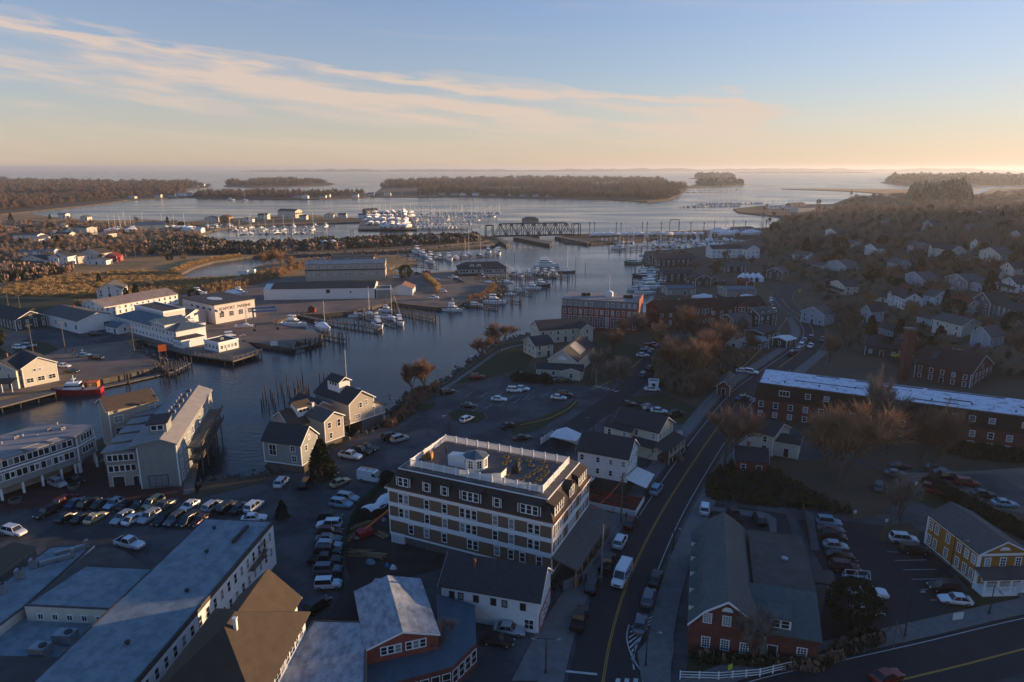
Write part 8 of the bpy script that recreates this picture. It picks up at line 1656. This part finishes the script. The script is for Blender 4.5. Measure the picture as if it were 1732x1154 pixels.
for x, y, h, l in ((111,597,12,'tall pole between the left bank lot and the white building'),(57,602,12,'pole with transformer on the left bank lawn'),(228,601,11,'pole with pale foot by the inlet reeds'),(36,534,10,'pole in the lawn behind the dark barn'),(14,518,9,'leftmost pole in the field'),(60,552,8,'short pole at the corner of the white building'),(170,515,8,'pole before the cream cottage'),(28,440,12,'pole left of the porch cottage'),(54,438,11,'pole behind the porch cottage'),(10,395,17,'very tall mast at the far left'),(165,388,14,'tall pole beside the laid up boats'),(193,430,11,'pole behind the red barn'),(229,436,10,'pole along the embankment, right of the barn'),(305,430,9,'pole along the embankment before the office'),(352,392,13,'tall pale mast at the small marina corner')): upole(x, y, h, l, 1 if h < 14 else 0, z=0)
# railway catenary posts beyond the bridge
for i, x in enumerate((997,1005,1042,1050,1086,1094,1168,1190,1208,1240,1260,1295,1118,1148)):
    p = P(x, 396.5 if x < 1200 else 394, 0); t = empty('catenary_post', p, 0, 'dark steel catenary post on the causeway beyond the bridge', 'railway post', 'catenary posts on the causeway'); MB().box(-.25,-.25,0,.25,.25,13).build('post', dkmetal, t); MB().box(-1.2,-.1,11,1.2,.1,11.3).build('bracket', dkmetal, t)
t = empty('signal_gantry', P(1140,396,0), 0, 'dark portal gantry spanning the railway tracks right of the bridge', 'gantry'); MB().box(-5,-.25,0,-4.5,.25,15).build('leg', dkmetal, t); MB().box(4.5,-.25,0,5,.25,14).build('leg', dkmetal, t); MB().box(-5,-.2,14.2,5,.2,15).build('beam', dkmetal, t)
for i, x in enumerate((452,494,533,594,598,667,670,690,725,728,780,783)): p = P(x, 411-i*.6, 0); t = empty('catenary_post', p, 0, 'dark catenary post on the embankment left of the bridge', 'railway post', 'catenary posts on the embankment'); MB().box(-.2,-.2,0,.2,.2,11).build('post', dkmetal, t); MB().box(-1,-.1,9.5,1,.1,9.7).build('bracket', dkmetal, t)
def lamp(x, y, h, label, arm=1.6, double=False, rz=0):
    t = empty('street_lamp', G(x,y), R(rz), label, 'street lamp'); MB().tube((0,0,0),(0,0,h),.1,.06,n=8).build('pole', dkmetal, t); MB().tube((0,0,0),(0,0,.6),.2,.14,n=8).build('base', dkmetal, t)
    for s_ in ((1,-1) if double else (1,)): MB().box(min(0,s_*arm),-.04,h-.06,max(0,s_*arm),.04,h).build('arm', dkmetal, t); MB().box(s_*arm-.35,-.16,h-.16,s_*arm+.35,.16,h-.04).build('lamp_head', metal, t)
for a in ((1605,975,7.5,'parking lot lamp post beside the ochre house','x'),(1530,1078,7.5,'dark lamp post at the entrance of the right car park','y'),(923,1140,5.5,'double headed street lamp on the near left sidewalk','d'),(1092,1128,6,'street lamp on the corner sidewalk at the bottom','z'),(1520,870,8,'lamp post under the bare trees of the gravel car park','w'),(1673,1040,5,'short lamp post before the ochre porch','v'),(1138,930,5,'slim lamp at the sidewalk of the small lot','u'),(760,738,6,'lamp post at the river lot edge','t'),(1004,730,4,'lamp post on the road verge','s')): lamp(a[0],a[1],a[2],a[3],double=a[4]=='d',rz=len(a[3])*7)
def sign(x, y, h, w, hh, m, label, rz=0, z=None, two=False):
    t = empty('sign', G(x,y) if z is None else P(x,y,z), R(rz), label, 'sign')
    for s_ in ((-w*.4, w*.4) if two else (0,)): MB().tube((s_,.05,0),(s_,.05,h),.06,n=6).build('sign_post', metal if not two else wood, t)
    MB().box(-w/2,-.04,h-hh,w/2,.0,h).build('sign_board', m, t); return t
t = sign(277,612,6.2,2.6,2.4,orange,'square orange board on a timber stand at the quay end',25,0,True); MB().box(-1.2,.1,1.6,1.2,.2,1.8).build('brace', wood, t); mb = MB(); mb.tube((-1.1,.1,.2),(1.1,.1,3.4),.08,n=4); mb.tube((1.1,.1,.2),(-1.1,.1,3.4),.08,n=4); mb.build('brace', wood, t)
sign(464,588,2.6,2.6,1.9,white,'big white board on posts on the wharf by the travel lift',15,0,True); hv = mat('lime_sign', (.5,.6,.03), .6)
sign(1233,1152,2.6,.8,.8,hv,'lime pedestrian sign on the lawn of the gambrel building',30); sign(1352,498,2.6,1.4,1.4,hv,'lime crossing sign at the road curve',10); sign(1130,962,2.4,.5,.6,membrane,'small pale sign on the sidewalk before the small lot',20); sign(1445,878,1.9,.6,.7,white,'small white sign in the yard grass',0); sign(1498,893,1.9,.6,.7,white,'small white sign at the tree island',0); sign(1090,700,2.2,1.0,.8,white,'small sign by the thicket path',0)
sign(1149,745,2.6,1.5,1.2,white,'white shop board on the grass beside the porch house',-20,two=True); sign(1619,1052,1.6,1.8,1.2,white,'pale board on the lawn before the ochre house',10,two=True); sign(139,598,1.6,.7,.8,white,'small white box sign by the left bank lot',0,0); sign(62,588,1.4,.5,.6,white,'small white sign on the left bank lawn',0,0); sign(124,598,1.6,.6,.8,redp,'small red sign by the left bank lot',0,0)
for x, y, l in ((1120,785,'sandwich board and flag on the porch house lawn'),): sign(x, y, 1.2, .7, .9, redp, 'red open board on the porch house steps side', 0)
# travel lift at the boatyard
t = empty('travel_lift', P(450,556,0), R(20), 'blue-topped steel boat travel lift with tyres in the yard', 'boat lift')
for y in (-3.6, 3.6):
    for x in (-4.6, 4.6): MB().box(x-.3,y-.3,.6,x+.3,y+.3,8).build('leg', MATS['grey_clapboard'], t); w_ = MB().tube((x,y-.3,.6),(x,y+.3,.6),.6,n=10).build('wheel', black, t)
    MB().box(-4.9,y-.35,8,4.9,y+.35,8.7).build('side_beam', bluetarp, t)
MB().box(4.4,-3.6,8.05,5.0,3.6,8.65).build('cross_beam', bluetarp, t); MB().box(-.3,-3.55,7.6,-.2,3.55,7.9).build('lifting_beam', rustmetal, t); MB().box(3.6,-1.2,2.2,4.4,-.2,3.6).build('engine_box', orange, t)
t = empty('dock_shed', P(528,528,0), 0, 'tiny dark gabled dock shed at the head of the long dock', 'shed'); mb = MB(); mb.prof([(-1.6,0),(1.6,0),(1.6,2.2),(0,3.2),(-1.6,2.2)], -1.3, 1.3); mb.build('wall', barnred, t); mb = MB(); mb.slab([(-1.9,-1.5,2.2),(0,-1.5,3.45),(0,1.5,3.45),(-1.9,1.5,2.2)], .12); mb.slab([(1.9,-1.5,2.2),(1.9,1.5,2.2),(0,1.5,3.45),(0,-1.5,3.45)], .12); mb.build('roof', dkroof, t)
for x, y, l in ((412,466,'left of two white box trailers by the pond'),(424,464,'right of two white box trailers by the pond')):
    t = empty('box_trailer', P(x,y,0), R(-8), l, 'trailer'); MB().box(-3.2,-1.2,.7,3.2,1.2,3.3).build('box', white, t); [link('wheel', tyre_me, t, (sx, sy, .34)) for sx in (-1,.2) for sy in (-1.1,1.1)]
for x, y, l in ((549,418,'left one of two white tanks on the embankment'),(563,417,'right one of two white tanks on the embankment')): t = empty('storage_tank', P(x,y,0), 0, l, 'tank'); MB().tube((0,0,0),(0,0,5),3.2,n=16).build('tank_wall', paleblue, t); MB().tube((0,0,5),(0,0,6),3.2,.4,n=16).build('tank_roof', white, t)
# ------------------------------------------------------------------ construction yard beside the hotel
yd = mat('lumber', (.24,.17,.1), .9, .3, 1); rr = random.Random(3)
def lumber(x, y, n, ln, rz, label):
    t = empty('lumber_stack', G(x,y), R(rz), label, 'lumber')
    for i in range(n): MB().box(-ln/2,-.12,0,ln/2,.12,.16).build('plank', yd if i % 3 else plywood, t, ((rr.uniform(-.4,.4)), (i%5)*.3-.6, .02+(i//5)*.18), R(rr.uniform(-7,7)))
for a in ((600,905,9,5,60,'loose planks leaning at the construction fence, upper pile'),(612,888,8,6,40,'long planks beside the red lift'),(620,940,12,6.5,-14,'stack of long boards in the middle of the construction yard'),(608,934,6,4,-10,'short boards at the left of the construction yard'),(645,905,5,3,-35,'few pale boards below the tarped container')): lumber(*a)
t = empty('boom_lift', P(617,908), R(38), 'red boom lift with raised arm in the construction yard', 'boom lift'); MB().box(-1.4,-1,.5,1.4,1,1.4).build('chassis', redp, t); [link('wheel', tyre_me, t, (sx, sy, .36)) for sx in (-1,1) for sy in (-.9,.9)]; mb = MB(); mb.tube((0,0,1.4),(7.0,0,4.6),.2,n=6); mb.build('boom', orange, t); MB().box(6.8,-.6,4.2,7.8,.6,5.3).build('basket', redp, t)
t = empty('tarped_container', P(640,868), R(60), 'waste container heaped and covered with pale sheeting left of the hotel', 'container'); MB().box(-3.4,-1.3,0,3.4,1.3,1.9).build('container', dkmetal, t); mb = MB(); 
for i in range(8):
    for j in range(3): a = [(-3.5+(i+di)*.875, -1.4+(j+dj)*.93, 1.95+1.0*math.sin(1.0*(i+di)+.7)*.4+.6*math.sin(math.pi*(j+dj)/3)) for di, dj in ((0,0),(1,0),(1,1),(0,1))]; mb.add(a, [(0,1,2,3)])
mb.build('sheeting', tarp, t)
for i, x in enumerate((666,671.5,677,682.5)): t = empty('propane_tank', P(x, 916+i*1.2, 0), 0, 'upright white propane tank at the hotel foundation, %s from the left' % ORD[i], 'gas tank', 'propane tanks at the hotel foundation'); MB().tube((0,0,0),(0,0,1.6),.42,n=10).build('tank', white, t); MB().tube((0,0,1.6),(0,0,1.95),.42,.12,n=10).build('dome', white, t)
for x, y, c, l in ((625,952,membrane,'crumpled pale wrap beside the board stack'),(665,962,white,'white heap of sheeting in the yard mud'),(655,958,bluetarp,'blue tarp scrap in the yard'),(605,910,metal,'grey barrel heap by the fence'),(650,880,metal,'grey pipe bundle below the container')):
    o = MB(); r0 = rr.uniform(.5,1.0); pts8 = [(r0*math.cos(q)*rr.uniform(.6,1.3), r0*math.sin(q)*rr.uniform(.6,1.3), 0) for q in [i*.785 for i in range(8)]]; o.add(pts8+[(p_[0]*.6,p_[1]*.6,rr.uniform(.3,.7)) for p_ in pts8], [(i,(i+1)%8,(i+1)%8+8,i+8) for i in range(8)]+[tuple(range(8,16))]); ob = o.build('debris_heap', c, None, G(x,y)); tag(ob, l, 'debris')
# fences
def fence(label, pts, h, m, panel=3.0, name='fence', solid=True, z=None):
    W_ = [G(*p) if z is None else P(p[0],p[1],z) for p in pts]; t = empty(name, W_[0], 0, label, 'fence')
    for i in range(len(W_)-1):
        a, b3 = W_[i]-W_[0], W_[i+1]-W_[0]; d = b3-a; L0 = d.length; k = max(1, round(L0/panel)); an = math.atan2(d.y, d.x); pl = L0/k; 
        if solid: pm = MB().box(.06,-.02,.08,pl-.06,.02,h).mesh('panel', m)
        else: q = MB(); [q.box(0,-.03,h*zz-.05,pl,.03,h*zz+.05) for zz in (.35,.65,.97)]; pm = q.mesh('rails', m)
        po = MB().box(-.07,-.07,0,.07,.07,h+.12).mesh('fence_post', m)
        for j in range(k): link('panel' if solid else 'rail_section', pm, t, a+d*(j/k), an); link('fence_post', po, t, a+d*(j/k), an)
    return t
fence('dark green screened construction fence around the yard left of the hotel', [(655,812),(636,838),(605,870),(588,905),(583,960),(581,1000)], 2.2, mat('green_screen', (.02,.05,.04), .9))
fence('white three rail fence along the bottom cross street sidewalk', [(1150,1150),(1215,1152),(1285,1146),(1350,1130),(1422,1114)], 1.3, MATS['white_trim'], 2.2, 'rail_fence', False)
fence('construction fence with pale banners along the hotel sidewalk', [(953,1000),(985,985),(1010,950),(1040,905)], 1.8, MATS['galvanised_metal'])
fence('dark picket fence on the yard slope beside the alley strip', [(1357,858),(1368,900),(1372,935)], 1.4, wood)
fence('low dark fence behind the porch house parking', [(1045,688),(1090,684),(1160,700)], .9, wood)
# planters
for x, y, l in ((26,850,'round stone planter under the left end of the waterfront offices'),(125,826,'round stone planter at the offices corner'),(238,868,'low timber planter before the second waterfront block')):
    t = empty('planter', P(x,y), 0, l, 'planter'); MB().tube((0,0,0),(0,0,.8),1.0,1.2,n=12).build('tub', concrete, t); MB().tube((0,0,.8),(0,0,1.0),1.0,.5,n=9).build('plants', evm['ever'], t)
for x, y, l in ((1512,1085,'black timber tripod frame in the corner bed'),): t = empty('timber_frame', P(x,y), 0, l, 'frame'); [MB().tube((1.6*math.cos(a),1.6*math.sin(a),0),(0,0,3.4),.08).build('leg', wood, t) for a in (0,2.1,4.2)]
t = empty('ladder_rack_trailer', P(1448,985), R(-8), 'white open frame trailer beside the row of parked cars', 'trailer'); MB().box(-2,-1,.5,2,1,.7).build('bed', metal, t); mb = MB(); [mb.tube((x,-1,.7),(x,0,2.2),.05,n=4) for x in (-1.9,0,1.9)]; [mb.tube((x,1,.7),(x,0,2.2),.05,n=4) for x in (-1.9,0,1.9)]; mb.tube((-1.9,0,2.2),(1.9,0,2.2),.05,n=4); mb.build('frame', white, t); [link('wheel', tyre_me, t, (0, sy, .34)) for sy in (-1,1)]
# yellow umbrellas by the arts hall, white tents by the boatyard, orange tent
for x, y, l in ((1514,612,'left yellow patio umbrella behind the apartments'),(1536,612,'right yellow patio umbrella behind the apartments')):
    t = empty('patio_umbrella', G(x,y), 0, l, 'umbrella'); MB().tube((0,0,0),(0,0,2.6),.05).build('pole', wood, t); MB().tube((0,0,2.2),(0,0,3.0),1.9,.05,n=8).build('canopy', mat('yellow_canvas', (.45,.36,.03), .8), t)
for i, x in enumerate((1256,1263,1273,1282)): t = empty('marquee_tent', P(x,476,0), 0, 'white peaked marquee by the red shed on the right bank, %s from the left' % ORD[i], 'tent', 'white marquees by the red shed'); MB().tube((0,0,0),(0,0,2.4),3.6,n=4).build('tent_wall', tarp, t); MB().tube((0,0,2.4),(0,0,5.4),3.8,.05,n=4).build('canopy', tarp, t)
house('long low red roofed shed beside the white marquees', (1245,480), (1262,486), 5, 2.6, 1.0, barnred, barnred, 'x', chim=False, win=False)
t = empty('smoke_stack', P(1527,645,0), 0, 'tall square brick chimney stack behind the brick apartments', 'chimney'); MB().box(-1.3,-1.3,0,1.3,1.3,17).build('stack', brickdk, t); MB().box(-1.5,-1.5,17.004,1.5,1.5,17.5).build('cap', stone, t)
# ------------------------------------------------------------------ people
def person(label, loc, rz, top, legs, arm=0.0, stride=.0):
    me = bpy.data.meshes.new('person'); V = [(0,0,.95),(0,0,1.2),(0,.0,1.42),(0,.01,1.53),(0,.03,1.68),(.2,0,1.4),(.27,.02+arm*.2,1.12+arm*.25),(.25,.12+arm*.35,.88+arm*.4),(-.2,0,1.4),(-.27,.02,1.12),(-.25,.1,.88),(.1,0,.9),(.12,.06+stride*.2,.5),(.12,stride*.3,.08),(.12,.16+stride*.3,.04),(-.1,0,.9),(-.12,.03-stride*.15,.5),(-.12,-stride*.4,.08),(-.12,.14-stride*.4,.04)]
    E_ = [(0,1),(1,2),(2,3),(3,4),(2,5),(5,6),(6,7),(2,8),(8,9),(9,10),(0,11),(11,12),(12,13),(13,14),(0,15),(15,16),(16,17),(17,18)]; me.from_pydata(V, E_, []); o = link('person', me, None, loc, rz)
    rad = {0:.15,1:.14,2:.15,3:.06,4:.11,5:.07,6:.05,7:.04,8:.07,9:.05,10:.04,11:.1,12:.07,13:.05,14:.05,15:.1,16:.07,17:.05,18:.05}
    sk = o.modifiers.new('skin', 'SKIN'); 
    for i, v in enumerate(me.skin_vertices[0].data if me.skin_vertices else []): v.radius = (rad[i],)*2
    if not me.skin_vertices:
        bm = __import__('bmesh').new(); bm.from_mesh(me); ly = bm.verts.layers.skin.verify(); bm.verts.ensure_lookup_table()
        for i, v in enumerate(bm.verts): v[ly].radius = (rad[i],)*2; v[ly].use_root = (i == 0)
        bm.to_mesh(me); bm.free()
    ss_ = o.modifiers.new('smooth', 'SUBSURF'); ss_.levels = 1; ss_.render_levels = 1; dg = bpy.context.evaluated_depsgraph_get(); me2 = bpy.data.meshes.new_from_object(o.evaluated_get(dg)); o.modifiers.clear(); o.data = me2; me2.materials.clear()
    skin = mat('skin', (.4,.22,.15), .6)
    for m_ in (top, legs, skin, black): me2.materials.append(m_)
    for p_ in me2.polygons: z_ = p_.center.z; p_.material_index = 2 if z_ > 1.55 and p_.center.y > .03 else 3 if z_ > 1.6 or z_ < .1 else 0 if z_ > .92 else 1; p_.use_smooth = True
    tag(o, label, 'person'); return o
nv = mat('dark_clothing', (.02,.02,.025), .9); jn = mat('denim', (.04,.06,.1), .9); rd = mat('maroon_jacket', (.15,.02,.02), .9)
hot = next(o for o in COL.objects if o.name.startswith('mansard_hotel')); HM = Matrix.Translation(hot.location) @ Matrix.Rotation(hot.rotation_euler.z, 4, 'Z')
person('worker in dark clothes standing at the left part of the hotel roof deck', HM @ Vector((6.3,10.2,14.1)), 1.0, nv, nv); person('worker bending near the plywood frames on the hotel roof deck', HM @ Vector((4.6,8.4,14.1)), 2.0, nv, jn, .6)
t = empty('plywood_frames', HM @ Vector((4.0,7.2,14.1)), hot.rotation_euler.z, 'sunlit plywood frames stacked at the left corner of the hotel roof deck', 'lumber'); [MB().box(-.05,-.6,0,.05,.6,1.3).build('frame', plywood, t, (i*.5,0,0), R(8*i)) for i in range(3)]; MB().box(-1.6,-.5,0,-.4,.5,.5).build('crate', plywood, t)
person('pedestrian in dark coat on the hotel corner sidewalk', P(983,989,.22), 1, nv, nv, 0, .6); person('pedestrian in maroon jacket beside the dark coated one', P(991,985,.22), 1, rd, nv, 0, .6); person('person standing at the white gabled building doorway', P(938,1007,.22), 2, nv, jn); person('pedestrian before the porch house, left of a pair', P(1155,768,.22), 2, nv, nv, 0, .5); person('pedestrian before the porch house, right of a pair', P(1161,765,.22), 2, nv, jn, 0, .5); person('pedestrian on the sidewalk beyond the hotel fence', P(1059,880,.22), 1, nv, nv, 0, .5)
# prototypes that were never placed
for d_ in ([BOAT[k] for k in BOAT if k not in USED], [TREE[k][0] for k in TREE if not TREE[k][1]]):
    for r_ in d_:
        for c_ in list(r_.children_recursive): bpy.data.objects.remove(c_)
        bpy.data.objects.remove(r_)
# ------------------------------------------------------------------ air
def haze():
    m = bpy.data.materials.new('haze_air'); m.use_nodes = True; nt = m.node_tree; nt.nodes.clear()
    o = nt.nodes.new('ShaderNodeOutputMaterial'); v = nt.nodes.new('ShaderNodeVolumePrincipled')
    v.inputs['Color'].default_value = (0.8, 0.84, 0.9, 1); v.inputs['Density'].default_value = 0.000075; v.inputs['Anisotropy'].default_value = 0.35
    nt.links.new(v.outputs[0], o.inputs['Volume'])
    mb = MB(); mb.box(-34000, -3500, -11, 34000, 52000, 112); h = mb.build('haze', m); stuff(h, 'thin pale haze over the harbour and the sea', 'haze')
haze()
